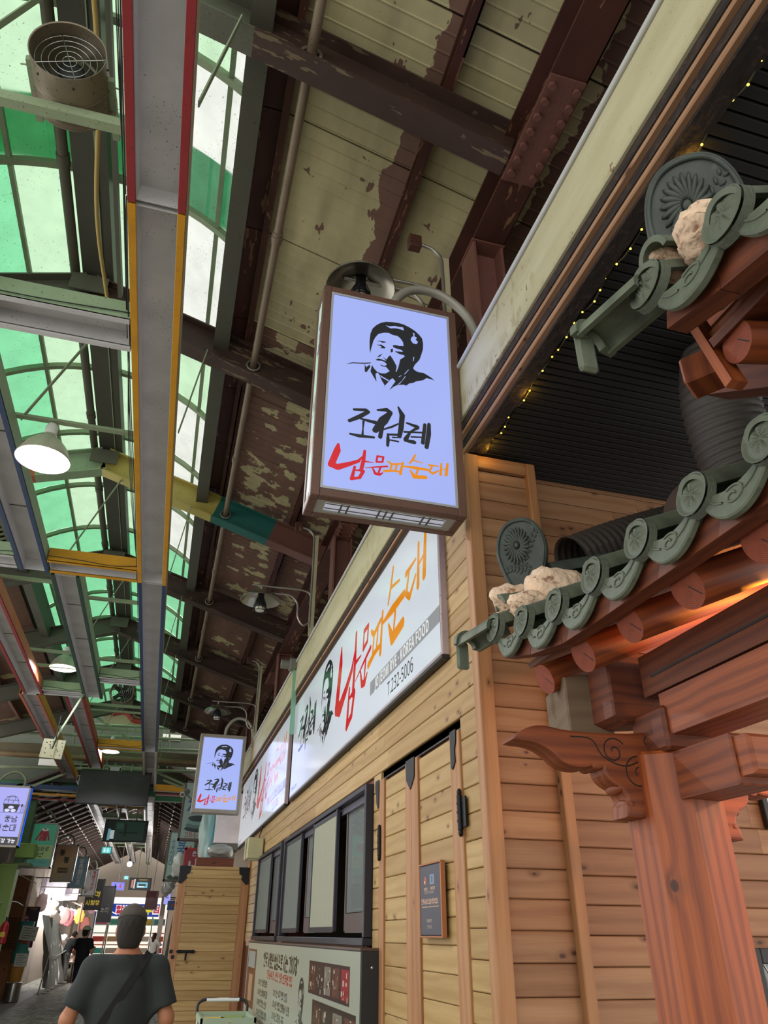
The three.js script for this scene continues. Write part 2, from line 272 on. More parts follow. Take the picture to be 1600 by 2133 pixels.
function hangul(ctx, ch, x, y, s, lw, sx = 1) {
  const code = ch.charCodeAt(0) - 0xac00, c = CHO[Math.floor(code / 588)], v = Math.floor((code % 588) / 28), f = JONG[code % 28], w = s * sx;
  ctx.lineWidth = lw; ctx.lineCap = 'round'; ctx.lineJoin = 'round';
  const line = (p, bx0, by0, bw, bh) => { ctx.beginPath(); for (let i = 0; i < p.length; i += 2) ctx[i ? 'lineTo' : 'moveTo'](bx0 + p[i] * bw, by0 + p[i + 1] * bh); ctx.stroke(); };
  const cons = (list, X, Y, W, H) => { const n = list.length, dbl = { ㄲ: 'ㄱㄱ', ㄸ: 'ㄷㄷ', ㅃ: 'ㅂㅂ', ㅆ: 'ㅅㅅ', ㅉ: 'ㅈㅈ' }[list]; if (dbl) return cons(dbl, X, Y, W, H);
    for (let i = 0; i < n; i++) { const j = JAMO[list[i]], x0 = X + (W / n) * i + (i ? W * 0.06 : 0), w0 = W / n - (n > 1 ? W * 0.08 : 0);
      if (j === 'o' || j === 'h') { const top = j === 'h' ? 0.42 : 0; if (j === 'h') { line([0.3, -0.08, 0.7, -0.08], x0, Y, w0, H); line([0, 0.2, 1, 0.2], x0, Y, w0, H); }
        ctx.beginPath(); ctx.ellipse(x0 + w0 / 2, Y + H * (top + (1 - top) / 2), w0 * 0.42, H * (1 - top) / 2, 0, 0, 7); ctx.stroke(); } else for (const p of j) line(p, x0, Y, w0, H); } };
  const vert = (list, X, Y, W, H) => { for (const [k, px, n, m] of list) if (k === 'v') { line([px, 0, px, 1], X, Y, W, H); for (const q of { 0: [], 1: [0.45], 2: [0.35, 0.6] }[Math.abs(n)]) line([px, q, px + Math.sign(n) * 0.6, q], X, Y, W, H); } else for (const q of m === 2 ? [0.35, 0.6] : [0.45]) line([px, q, n, q], X, Y, W, H); };
  const horiz = (k, X, Y, W, H) => { const [at, n] = HOR[k]; const yb = at === 0 ? 0.8 : at === 1 ? 0.15 : 0.5; line([0, yb, 1, yb], X, Y, W, H); for (const q of n === 2 ? [0.33, 0.67] : n ? [0.5] : []) line([q, yb, q, at === 0 ? 0 : 1], X, Y, W, H); };
  const H1 = f ? 0.46 : 0.92, m = 0.04;
  if (VOW[v]) { cons(c, x + w * m, y + s * 0.1, w * 0.48, s * (H1 - 0.1)); vert(VOW[v], x + w * 0.62, y, w * 0.34, s * (f ? 0.56 : 1)); }
  else if (HOR[v]) { cons(c, x + w * 0.18, y + s * 0.06, w * 0.64, s * (f ? 0.24 : 0.44)); horiz(v, x + w * m, y + s * (f ? 0.34 : 0.58), w * 0.92, s * (f ? 0.24 : 0.38)); }
  else { const [h, vv] = MIX[v]; cons(c, x + w * m, y + s * 0.06, w * 0.5, s * (f ? 0.22 : 0.4)); horiz(h, x, y + s * (f ? 0.32 : 0.54), w * 0.62, s * (f ? 0.2 : 0.34)); vert(VOW[vv], x + w * 0.68, y, w * 0.3, s * (f ? 0.56 : 1)); }
  if (f) cons(f, x + w * 0.16, y + s * 0.68, w * 0.7, s * 0.28);
}
function write(ctx, str, x, y, s, { color = '#111', lw = s * 0.11, sx = 1, vertical = false, gap = 0.12, font = 'sans-serif', slant = 0, bold = true } = {}) {
  ctx.save(); ctx.strokeStyle = ctx.fillStyle = color;
  if (slant) { ctx.transform(1, 0, slant, 1, -slant * y, 0); }
  let cx = x, cy = y;
  for (const ch of str) {
    const ko = ch >= '가' && ch <= '힣'; let adv = s * sx * (1 + gap);
    if (ch === ' ') adv = s * sx * 0.4;
    else if (ko) hangul(ctx, ch, cx, cy, s, lw, sx);
    else { ctx.font = (bold ? 'bold ' : '') + s * 1.15 + 'px ' + font; ctx.textBaseline = 'alphabetic'; ctx.save(); ctx.translate(cx, cy + s * 0.94); ctx.scale(sx, 1); ctx.fillText(ch, 0, 0); adv = ctx.measureText(ch).width * sx * 1.04; ctx.restore(); }
    if (vertical) cy += s * (1 + gap); else cx += adv;
  }
  ctx.restore(); return cx;
}
const LOGO = {dark:[[262,531,255,465,253,359,261,250,285,167,326,106,384,51,442,22,519,6,587,0,655,7,724,35,783,68,834,116,867,162,878,236,874,324,854,404,831,485,809,522,775,572,753,630,774,656,815,671,873,667,931,695,972,721,1000,745,954,735,905,732,866,772,787,806,754,834,705,856,672,894,640,887,571,908,527,944,483,997,515,932,551,863,519,826,495,849,431,952,411,1004,431,947,399,890,366,808,350,786],[286,696,309,741,350,786,326,812,339,919,303,853,270,791],[205,706,221,747,260,700,267,731,227,814,207,809],[0,756,70,713,141,702,196,690,272,666,270,679,197,704,141,714,70,728]],light:[[262,531,273,466,296,348,319,288,352,230,418,194,473,183,519,201,578,202,611,231,640,277,646,335,602,344,560,363,606,394,643,411,606,437,544,442,602,464,651,467,658,487,605,542,588,640,563,728,554,729,564,646,519,554,490,509,469,535,449,582,404,552,449,603,429,629,454,643,437,678,486,737,438,780,390,790,350,781,309,741,284,696,271,627],[434,79,485,79,544,57,595,59,642,52,654,98,603,90,553,91,493,109],[757,103,778,109,777,153,807,167,790,199,819,230,797,268,755,263,730,221,739,180,765,151],[760,460,770,468,759,529,751,526],[699,659,706,662,657,741,647,740],[584,793,616,761,620,768,588,796],[657,767,667,769,599,887,573,906,624,836],[366,813,479,866,471,881,390,842]],feat:[[335,338,386,324,442,325,436,336,399,350,378,337],[333,397,386,379,436,407,428,426,370,435,395,418,378,401],[519,353,560,342,602,347,640,342,635,397,602,395,569,393,527,383],[494,423,519,401,523,448,498,468],[544,437,602,427,643,427,601,467,577,455],[404,505,376,554,339,581,363,542],[324,614,356,590,404,593,449,603,437,621,388,613,348,620],[373,669,421,677,474,653,438,688,397,688]],jo:[[56,158,27,200,134,35,227,158,41],[227,158,41,120,253,47,0,338,35],[121,274,17,224,287,31,327,296,41],[175,310,23,171,410,12,167,509,23],[18,522,21,127,529,37,311,515,25],[346,102,21,461,76,45,509,110,45],[504,118,47,420,244,93,318,415,58],[410,296,41,381,501,41],[421,375,17,525,316,23,609,253,17],[608,0,17,658,116,54,641,310,52,619,445,41],[478,431,21,479,517,35,474,601,27],[484,436,23,598,418,27],[505,512,14,608,515,21],[536,468,17,598,458,14],[715,218,21,853,252,43],[853,262,35,756,342,17],[684,357,23,916,320,21],[756,348,23,697,466,47],[692,479,31,807,486,45],[771,413,19,904,392,17],[946,196,35,912,483,39],[1000,179,35,991,324,50,959,535,41]],nam:[[52,19,15,46,82,44,9,204,44,0,230,40],[0,226,41,55,242,44,143,199,31,225,153,22,259,100,6],[276,43,18,267,138,25,248,244,25],[278,146,13,352,144,4],[196,213,16,175,330,25],[190,247,9,262,237,16],[268,244,22,236,314,22],[171,333,22,243,309,19],[384,75,15,436,73,13,428,123,13,376,133,13,384,75,13],[279,209,4,373,183,10,473,158,13],[345,197,9,367,246,19,402,251,19,432,228,7],[412,177,13,392,247,12]],pi:[[476,110,13,508,131,16,587,111,12],[508,131,13,491,202,12],[553,121,13,537,193,12],[444,209,19,515,193,16,591,190,12],[603,97,15,580,218,20],[609,131,10,703,128,23,820,127,19],[713,0,12,690,51,16,660,95,9],[690,54,10,778,68,7],[666,160,9,702,216,29,804,205,25],[732,148,15,717,196,12],[836,78,16,922,72,7],[862,81,10,835,137,15,863,157,16,918,117,9],[945,40,12,933,160,19],[1000,34,16,982,153,22],[943,100,7,992,89,7]]};
const poly = (ctx, p, X, Y, k, ky) => { ctx.beginPath(); for (let i = 0; i < p.length; i += 2) ctx[i ? 'lineTo' : 'moveTo'](X + p[i] * k, Y + p[i + 1] * ky); ctx.closePath(); ctx.fill(); };
function brush(ctx, p, X, Y, k, ky, kw = k * 1.28) {                       // x, y, width triples
  for (let i = 0; i + 5 < p.length; i += 3) for (let t = 0; t <= 1; t += 0.04) {
    const x = lerp(p[i], p[i + 3], t), y = lerp(p[i + 1], p[i + 4], t), w = lerp(p[i + 2], p[i + 5], t);
    ctx.beginPath(); ctx.ellipse(X + x * k, Y + y * ky, w * kw / 2, w * kw / 2 * Math.min(1, ky / k), 0, 0, 7); ctx.fill();
  }
}
function portrait(ctx, X, Y, w, h, ground, ink = '#25282b') {
  const k = w / 1000, ky = h / 1004;
  ctx.fillStyle = ink; for (const p of LOGO.dark) poly(ctx, p, X, Y, k, ky);
  ctx.fillStyle = ground; for (const p of LOGO.light) poly(ctx, p, X, Y, k, ky);
  ctx.fillStyle = ink; for (const p of LOGO.feat) poly(ctx, p, X, Y, k, ky);
}
function nameBrush(ctx, X, Y, w, h, ink = '#25282b') { ctx.fillStyle = ink; for (const p of LOGO.jo) brush(ctx, p, X, Y, w / 1000, h / 601); }
function dishBrush(ctx, X, Y, w, h) {
  ctx.fillStyle = '#d3202a'; for (const p of LOGO.nam) brush(ctx, p, X, Y, w / 1000, h / 333);
  ctx.fillStyle = '#ee8f14'; for (const p of LOGO.pi) brush(ctx, p, X, Y, w / 1000, h / 333);
}
function canvas(w, h, draw) {
  const c = document.createElement('canvas'); c.width = w; c.height = h;
  draw(c.getContext('2d'), w, h);
  const t = new THREE.CanvasTexture(c); t.colorSpace = THREE.SRGBColorSpace; return t;
}
const fill = (ctx, c, x, y, w, h) => { ctx.fillStyle = c; ctx.fillRect(x, y, w, h); };
// a lit sign face glows with its own print; a dull one is only printed
const litPrint = (t, k, base = 0x404040) => new THREE.MeshStandardMaterial({ color: base, map: t, roughness: 0.35, emissive: 0xffffff, emissiveMap: t, emissiveIntensity: k });
const print = (t, rough = 0.5, c = 0xffffff) => new THREE.MeshStandardMaterial({ color: c, map: t, roughness: rough });
const face = (w, h) => plain(new THREE.PlaneGeometry(w, h));
function areaLight(color, I, w, h, pos, target) { const l = new THREE.RectAreaLight(color, I, w, h); l.position.copy(pos); l.lookAt(target); l.name = 'sign_light'; scene.add(l); return l; }
function pointLight(color, I, pos, r = 2) { const l = new THREE.PointLight(color, I); l.position.copy(pos); l.castShadow = true; l.shadow.radius = r; l.name = 'lamp_light'; scene.add(l); return l; }
// ================================================================ THE SETTING
const floor = structure('floor', 'grey interlocking block paving of the covered market street', 'floor');
part(floor, 'paving', uvm(new THREE.BoxGeometry(14, 0.2, 70).translate(-1, -0.1, -29), 2), std(0xe0ded8, 0.8, { map: T.pave }));
part(floor, 'drain_strip', bx(0.3, 0.004, 50, -3.1, 0.002, -30), steel(0x77766e, 0.7));

const plank = (a, b, H, Tk, mat, parent, name = 'plank', bev = 0.004) => {
  const L = a.distanceTo(b), g = uvm(prof([[0, 0], [Tk - bev, 0], [Tk, bev], [Tk, H - bev], [Tk - bev, H], [0, H]], L), 2, rnd() * 4, rnd() * 4);
  return part(parent, name, lay(g, a, b), mat);
};
const pick = (l) => l[Math.floor(rnd() * l.length)];
const XW = 1.24, ROW = 0.105, ROW0 = 0.872;
// boards along the street, broken into lengths
function boardRows(parent, y0, y1, free, mats, x = XW, thick = 0.016, skip = 0.0012) {
  for (let y = ROW0; y < y1 - 0.01; y += ROW) {
    if (y + ROW < y0 + 0.01) continue;
    const lo = Math.max(y, y0), hi = Math.min(y + ROW, y1);
    if (hi - lo < 0.012) continue;
    for (const [d0, d1] of free(y + ROW / 2)) {
      let d = d0;
      while (d < d1 - 0.01) {
        let e = d + rr(1.1, 2.3); if (d1 - e < 0.5) e = d1;
        plank(Q(x + thick, lo + skip, d + 0.0008), Q(x + thick, lo + skip, Math.min(e, d1) - 0.0008), hi - lo - 2 * skip, thick, pick(mats), parent);
        d = e;
      }
    }
  }
}
// ---- the shop front along the street
const wallR = structure('wall_right', 'long shop front of pale pine boards along the street', 'wall');
part(wallR, 'backing', [bx(0.2, 1.55, 8.4, 1.36, 0.775, -7.06), bx(0.2, 1.4, 8.3, 1.36, 3.11, -7.01), bx(0.2, 0.9, 1.74, 1.36, 2.0, -3.735), bx(0.2, 0.9, 0.22, 1.36, 2.0, -8.0), bx(0.2, 0.9, 1.3, 1.36, 2.0, -10.6)], M.redDark);
const shopRoom = structure('wall_back', 'inner wall and ceiling of the shop behind the windows', 'wall');
part(shopRoom, 'plaster', [bx(0.1, 3.6, 8.4, 3.2, 1.8, -7.2), bx(1.8, 0.1, 8.4, 2.3, 2.75, -7.2), bx(1.8, 2.7, 0.1, 2.3, 1.35, -11.2)], std(0xb8ac9a, 0.9));
boardRows(wallR, 0.9, 3.72, (y) => {
  if (y > 2.78) return [[2.86, 3.23]];
  const cut = [];
  if (y < 2.40) cut.push([3.122, 4.464]);
  if (y > 1.55 && y < 2.41) cut.push([4.63, 7.92], [8.09, 9.95]);
  if (y < 1.45) cut.push([4.7, 11.2]);
  let free = [[2.86, 11.15]];
  for (const [a, b] of cut) free = free.flatMap(([p, q]) => b <= p || a >= q ? [[p, q]] : [[p, a], [b, q]].filter(([s, t]) => t - s > 0.02));
  return free;
}, M.pine);
part(wallR, 'end_post', bx(0.09, 2.5, 0.1, 1.25, 1.25, -11.1, 0.004), M.trim[1]);
part(wallR, 'sill_board', bx(0.02, 0.11, 6.1, 1.235, 1.51, -7.75, 0.003), M.trim[0]);

// ---- the corner and the wall that faces the square
const wallF = structure('wall_front', 'board clad wall and corner pier beside the tiled gate roof', 'wall');
part(wallF, 'backing', [bx(0.32, 3.72, 0.01, 1.42, 1.86, -2.85), bx(0.1, 3.72, 0.2, 1.54, 1.86, -2.95), bx(2.4, 3.78, 0.2, 2.75, 1.89, -3.09)], M.redDark);
part(wallF, 'corner_post', bx(0.066, 3.7, 0.07, 1.237, 1.85, -2.825, 0.004), M.trim[0]);
part(wallF, 'corner_batten', bx(0.045, 3.7, 0.052, 1.566, 1.85, -2.818, 0.004), M.trim[1]);
part(wallF, 'top_rail', bx(0.38, 0.075, 0.03, 1.40, 3.672, -2.822, 0.004), M.trim[0]);
for (let y = 0.872 + 0.004, k = 0; y < 3.62; y += 0.1035, k++) plank(Q(1.545, y, 2.845), Q(1.268, y, 2.845), Math.min(0.1011, 3.632 - y), 0.014, pick(M.cedar), wallF);
for (let y = 0.735; y < 3.76; y += 0.1065) { const cutX = rr(1.9, 2.9); for (const [a, b] of [[cutX, 1.592], [3.6, cutX]]) plank(Q(a - 0.001, y, 2.985), Q(b, y, 2.985), 0.104, 0.014, pick(M.cedar), wallF); }

// ---- double board door of the shop front
const door1 = structure('door_1', 'closed double door of pine boards with black strap hinges', 'door');
for (const [d0, d1, k] of [[4.368, 4.464, 1], [3.84, 3.94, 0], [3.731, 3.838, 1], [3.122, 3.245, 0]]) part(door1, 'stile', bx(0.032, 2.39, d1 - d0 - 0.003, XW + 0.004, 1.2, -(d0 + d1) / 2, 0.004), M.trim[k]);
part(door1, 'head_gap', bx(0.02, 0.008, 1.33, XW + 0.012, 2.399, -3.79), M.black);
for (const [d0, d1] of [[3.94, 4.368], [3.245, 3.731]]) for (let y = 0.92; y < 2.38; y += 0.1045) plank(Q(XW + 0.018, y, d0 + 0.001), Q(XW + 0.018, y, d1 - 0.001), Math.min(0.1025, 2.393 - y), 0.016, pick(M.pine), door1, 'board');
const ironPlate = (parent, pts, d) => part(parent, 'corner_plate', lay(prof(pts, 0.004), Q(XW - 0.0135, 2.4, d), Q(XW - 0.03, 2.4, d)), M.blackMetal, 'black pierced iron corner plate');
ironPlate(door1, [[-0.05, 0], [0.05, 0], [0.045, -0.1], [0.022, -0.13], [0, -0.155], [-0.022, -0.13], [-0.045, -0.1]].map(([x, y]) => [x * 1.5, y]), 3.835);
ironPlate(door1, [[0, 0], [0.075, 0], [0.07, -0.05], [0.05, -0.09], [0.055, -0.14], [0.02, -0.17], [0, -0.16]], 3.22);
ironPlate(door1, [[0, 0], [-0.08, 0], [-0.075, -0.06], [-0.055, -0.09], [-0.05, -0.13], [-0.02, -0.165], [0, -0.16]], 4.46);
for (const [px, py, s] of [[790, 1755, 1], [958, 1692, 1]]) {
  const p = onX(px, py, XW - 0.02), h = part(door1, 'hinge', [cyl(V(p.x, p.y - 0.07, p.z), V(p.x, p.y + 0.07, p.z), 0.012, 12), sph(0.011, p.x, p.y + 0.08, p.z, 1, 1.6, 1, 8), sph(0.011, p.x, p.y - 0.08, p.z, 1, 1.6, 1, 8), bx(0.008, 0.12, 0.05, p.x + 0.008, p.y, p.z + (px > 900 ? 0.03 : -0.03)), ...[-0.035, 0, 0.035].map((k) => cyl(V(p.x, p.y + k - 0.004, p.z), V(p.x, p.y + k + 0.004, p.z), 0.0145, 12))], M.blackMetal, 'black iron barrel hinge');
}
// ---- sliding windows
const glassMat = new THREE.MeshPhysicalMaterial({ color: 0xc8d0ce, roughness: 0.02, transmission: 0.75, thickness: 0, ior: 1.6 });
function slidingWindow(name, label, D0, D1, sashes) {
  const w = structure(name, label, 'window'), y0 = 1.568, y1 = 2.408, x = XW - 0.012, m = (D0 + D1) / 2, L = D1 - D0;
  part(w, 'frame', [bx(0.074, 0.035, L - 0.076, x, y1 - 0.0175, -m - 0.002, 0.004), bx(0.085, 0.04, L + 0.01, x - 0.004, y0 - 0.021, -m, 0.004), bx(0.075, y1 - y0, 0.035, x, (y0 + y1) / 2, -(D0 + 0.017), 0.004), bx(0.075, y1 - y0, 0.04, x, (y0 + y1) / 2, -(D1 - 0.02), 0.004)], M.frame);
  part(w, 'head_track', bx(0.03, 0.045, L - 0.08, x + 0.022, y1 - 0.06, -m), std(0x55505e, 0.4, { metalness: 0.3 }));
  for (const [kind, a, b, xx] of sashes) {
    const c = (a + b) / 2, l = b - a, s = part(w, kind === 'glass' ? 'glass_sash' : 'screen_sash', [bx(0.0215, 0.03, l - 0.062, xx, y1 - 0.06, -c), bx(0.0215, kind === 'glass' ? 0.11 : 0.035, l - 0.062, xx, y0 + (kind === 'glass' ? 0.08 : 0.045), -c), bx(0.022, y1 - y0 - 0.07, 0.03, xx, (y0 + y1) / 2, -(a + 0.015)), bx(0.022, y1 - y0 - 0.07, 0.03, xx, (y0 + y1) / 2, -(b - 0.015))], kind === 'glass' ? M.frameBrown : M.frame);
    if (kind === 'glass') part(s, 'pane', bx(0.004, y1 - y0 - 0.2, l - 0.062, xx, (y0 + y1) / 2 + 0.04, -c), glassMat);
    else part(s, 'insect_screen', bx(0.006, y1 - y0 - 0.11, l - 0.03, xx - 0.004, (y0 + y1) / 2, -c), kind === 'dust' ? M.screenDust : M.screenMesh, kind === 'dust' ? 'dusty pale insect screen' : 'dark grey insect screen');
  }
}
slidingWindow('window_1', 'wide dark framed sliding window with glass and dusty screens', 4.645, 7.9, [['glass', 4.70, 5.40, XW + 0.02], ['dust', 5.50, 6.40, XW - 0.03], ['glass', 6.36, 6.9, XW + 0.02], ['mesh', 7.0, 7.85, XW - 0.02]]);
slidingWindow('window_2', 'narrow dark framed sliding window beside the open door', 8.10, 9.95, [['glass', 8.16, 8.95, XW + 0.02], ['mesh', 8.9, 9.9, XW - 0.02]]);

// ---- open board door standing out across the street
const door2 = structure('door_2', 'open board door standing out from the shop front', 'door');
{
  const D = 10.4, xl = 0.275, xr = 1.15, top = 2.322, fw = 0.1;
  part(door2, 'core', bx(xr - xl - 0.01, top - 0.12, 0.03, (xl + xr) / 2, top / 2 + 0.04, -D - 0.03), M.redDark);
  part(door2, 'stile', bx(fw, top - 0.1, 0.045, xl + fw / 2, top / 2 + 0.05, -D - 0.02, 0.004), M.trim[0]);
  part(door2, 'stile', bx(fw, top - 0.1, 0.045, xr - fw / 2, top / 2 + 0.05, -D - 0.02, 0.004), M.trim[1]);
  for (let y = 0.12; y < top - 0.02; y += 0.0985) plank(Q(xr - fw, y, D + 0.015), Q(xl + fw, y, D + 0.015), Math.min(0.0965, top - y), 0.018, pick(M.pine), door2, 'board');
  part(door2, 'corner_plate', lay(prof([[0, 0], [0.14, 0], [0.13, -0.08], [0.09, -0.1], [0.1, -0.14], [0.04, -0.2], [0, -0.19]], 0.004), Q(xl + 0.0, top, D - 0.008), Q(xl, top, D - 0.02)), M.blackMetal, 'black iron corner plate');
  part(door2, 'corner_plate', lay(prof([[0, 0], [-0.14, 0], [-0.13, -0.08], [-0.09, -0.1], [-0.1, -0.14], [-0.04, -0.2], [0, -0.19]], 0.004), Q(xr, top, D - 0.008), Q(xr, top, D - 0.02)), M.blackMetal, 'black iron corner plate');
  const b = part(door2, 'slide_bolt', [cyl(Q(0.36, 1.40, D - 0.03), Q(0.58, 1.40, D - 0.03), 0.009, 8), bx(0.2, 0.03, 0.006, 0.47, 1.40, -D + 0.006), bx(0.03, 0.035, 0.02, 0.4, 1.40, -D + 0.02), bx(0.03, 0.035, 0.02, 0.55, 1.40, -D + 0.02)], M.blackMetal, 'black slide bolt');
  part(b, 'bolt_knob', cyl(Q(0.475, 1.40, D - 0.03), Q(0.475, 1.31, D - 0.035), 0.011, 8), M.blackMetal);
  part(door2, 'keeper', [bx(0.035, 0.035, 0.02, 0.30, 1.40, -D + 0.01), bx(0.035, 0.035, 0.02, 0.325, 1.345, -D + 0.01)], M.blackMetal);
}

// ---- cream fascia and mouldings over the signs
const fascia = structure('trim_1', 'cream painted gutter fascia running along above the shop signs', 'fascia');
{
  const a = -1.2, b = 13.9, L = b - a, m = (a + b) / 2;
  part(fascia, 'fascia_board', bx(0.03, 0.32, L, 1.175, 4.012, -m, 0.004), M.cream);
  part(fascia, 'conduit', cyl(Q(1.152, 4.172, a), Q(1.152, 4.172, b), 0.012, 10), std(0xb4b4b0, 0.5));
  part(fascia, 'dark_board', bx(0.05, 0.05, L, 1.20, 3.832, -m), M.rot);
  part(fascia, 'moulding', bx(0.03, 0.022, L, 1.196, 3.802, -m, 0.004), M.moulding);
  part(fascia, 'dark_board', bx(0.04, 0.05, L, 1.225, 3.775, -m), M.rot);
  part(fascia, 'moulding', bx(0.03, 0.026, L, 1.226, 3.742, -m, 0.005), M.moulding);
  part(fascia, 'gutter_bottom', bx(0.28, 0.03, L, 1.32, 3.86, -m), M.rot);
  part(fascia, 'gutter_back', bx(0.03, 0.34, L, 1.47, 4.0, -m), M.brownPlain);
  // rotten soffit board with a torn edge over the square
  const n = 90, s = new THREE.Shape(), y0 = -1.2, y1 = 2.8; s.moveTo(1.235, y0); s.lineTo(1.235, y1);
  for (let i = n; i >= 0; i--) s.lineTo(1.305 + 0.03 * (fbm(i / n, 0.3, 9, 3, 17, 4) - 0.5) + (rnd() > 0.85 ? 0.012 : 0), lerp(y0, y1, i / n));
  const g = new THREE.ExtrudeGeometry(s, { depth: 0.025, bevelEnabled: false }).rotateX(-Math.PI / 2).translate(0, 3.715, 0);
  part(fascia, 'soffit_board', uvm(g, 2), M.rot, 'rotten dark soffit board with torn edge');
}
// ---- dark slatted ceiling above the gate roof
const slats = structure('ceiling', 'black slatted ceiling above the tiled gate roof', 'ceiling');
for (let d = 2.96; d > -1.4; d -= 0.0425) part(slats, 'slat', bx(2.6, 0.014, 0.0365, 2.62, 3.744, -d, 0.004), M.slat);
part(slats, 'backing', bx(2.7, 0.02, 4.7, 2.62, 3.79, -0.85), M.black);
// ================================================================ ARCADE ROOF
const XR = -1.28, Y0 = EYE + 3.8, SL = 0.318;
const rafY = (x) => Y0 + SL * (1.35 - (x >= XR ? x : 2 * XR - x));   // underside of the rafters
const RAFT = []; for (let k = -1; k < 7; k++) RAFT.push(2.27 + 2.7 * k);
const rafterThing = (label, group) => thing('steel_rafter', label, 'beam', group);
const RREF = ['rafter at the open end', 'rafter by the large duct fan', 'rafter past the mint cross trough', 'straw and teal rafter', 'rafter past the straw and teal one', 'rafter over the far duct fan', 'rafter before the high yellow cross trough', 'last rafter before the truss'];
const RLAB = ['drab steel rafter at the open end of the arcade', 'flaking steel rafter passing close to the large duct fan', 'drab steel rafter next past the long mint cross trough', '', 'drab steel rafter next past the straw and teal painted one', 'drab steel rafter over the far duct fan', 'drab steel rafter just before the yellow cross trough by the screens', 'last drab steel rafter before the pale green truss'];
RAFT.forEach((D, k) => {
  const C_ = k === 3;
  const t = C_ ? rafterThing('steel rafter painted straw yellow, teal and plum in turn') : rafterThing(RLAB[k], 'steel rafters of the arcade roof');
  const H = 0.3, up = H / 2 + 0.005, seg = (x0, x1, m, name) => part(t, name, hbeam(Q(x0, rafY(x0) + up, D), Q(x1, rafY(x1) + up, D), H, 0.16), m);
  if (C_) { seg(XR, 0.06, M.straw, 'yellow_length'); seg(0.06, 0.74, M.tealPaint, 'teal_length'); seg(0.74, 1.38, M.brownPlain, 'plum_length'); seg(XR, -2.0, M.mint, 'left_length'); seg(-2.0, -3.9, M.orangePaint, 'left_length'); }
  else { seg(XR, -0.1, k < 2 ? M.darkSteel : M.rafter, 'inner_length'); seg(-0.1, 1.38, M.rafter, 'outer_length'); seg(XR, -3.9, M.darkSteel, 'left_length'); }
  for (const z of [-0.09, 0.09]) part(t, 'apex_plate', bx(0.3, 0.18, 0.012, XR, rafY(XR) + 0.17, -D + z), M.darkSteel);
});
// longitudinal steel
const eave = thing('eave_beam', 'plum painted steel eave beam with bolted splices above the fascia', 'beam');
part(eave, 'web_and_flanges', hbeam(Q(1.45, Y0 + 0.14, -1.4), Q(1.45, Y0 + 0.14, 19.4), 0.28, 0.2), M.brown);
for (const d of [2.05, 6.9, 12.2]) {
  const s = part(eave, 'splice_plate', [bx(0.2, 0.012, 0.62, 1.45, Y0 - 0.007, -d), bx(0.012, 0.2, 0.62, 1.437, Y0 + 0.14, -d), bx(0.012, 0.2, 0.62, 1.463, Y0 + 0.14, -d)], M.brownPlain);
  for (let i = 0; i < 7; i++) for (const x of [1.38, 1.52]) part(s, 'bolt', new THREE.CylinderGeometry(0.02, 0.022, 0.026, 6).translate(x, Y0 - 0.024, -(d - 0.26 + i * 0.085)), M.brownPlain);
  for (let i = 0; i < 7; i++) for (const y of [0.09, 0.19]) part(s, 'bolt', new THREE.CylinderGeometry(0.016, 0.016, 0.02, 6).rotateZ(Math.PI / 2).translate(1.425, Y0 + y, -(d - 0.26 + i * 0.085)), M.brownPlain);
}
const wallUp = structure('wall_upper', 'plain upper wall of the shop behind the steel columns', 'wall');
part(wallUp, 'render_coat', bx(0.12, 2.2, 21.2, 1.96, 4.85, -9.1), std(0x8c7c70, 0.9, { map: T.speck }));
for (const [y, c] of [[4.55, 0x6c5a50], [4.75, 0x746258], [4.95, 0x6c5a50]]) part(wallUp, 'service_pipe', cyl(Q(1.84, y, -1.3), Q(1.84, y, 19), 0.025, 8), steel(c, 0.6));
const purlinY = (x) => rafY(x) + 0.31;
const pur = (x, w, h, m, label) => { const t = thing('roof_purlin', label, 'beam'); part(t, 'channel', [bx(w, 0.012, 21, x, purlinY(x) + 0.006, -9), bx(0.012, h, 21, x + w / 2 - 0.006, purlinY(x) + h / 2, -9), bx(w, 0.012, 21, x, purlinY(x) + h - 0.006, -9)], m); return t; };
pur(0.975, 0.06, 0.11, M.brown, 'plum painted channel purlin midway down the peeling roof slope');
pur(0.1, 0.05, 0.11, M.brown, 'flaking channel purlin beside the skylight kerb');
pur(1.62, 0.06, 0.11, M.brown, 'channel purlin at the foot of the peeling roof slope');
const kerb = thing('skylight_kerb', 'dark steel kerb along the shop side edge of the skylight', 'beam');
part(kerb, 'kerb_box', bx(0.13, 0.34, 21, -0.115, rafY(-0.1) + 0.33, -9), M.darkSteel);
const kerbL = thing('skylight_kerb', 'dark steel kerb along the far edge of the skylight', 'beam');
part(kerbL, 'kerb_box', bx(0.13, 0.34, 21, 2 * XR + 0.115, rafY(-0.1) + 0.33, -9), M.darkSteel);
const ridgeB = thing('ridge_beam', 'dark box girder under the crown of the skylight', 'beam');
part(ridgeB, 'girder', bx(0.17, 0.2, 21, XR + 0.0, rafY(XR) + 0.42, -9), M.ridge);
part(ridgeB, 'side_channel', bx(0.075, 0.16, 21, XR + 0.135, rafY(XR) + 0.40, -9), M.ridge);
part(ridgeB, 'edge_strip', bx(0.008, 0.012, 21, XR + 0.09, rafY(XR) + 0.315, -9), M.palegreen);
const conduitR = thing('conduit_pipe', 'fat conduit pipe strapped beside the ridge girder', 'pipe');
part(conduitR, 'pipe', cyl(Q(XR - 0.15, rafY(XR) + 0.34, -1.4), Q(XR - 0.15, rafY(XR) + 0.34, 18.5), 0.042, 12), steel(0x5a5648, 0.5));
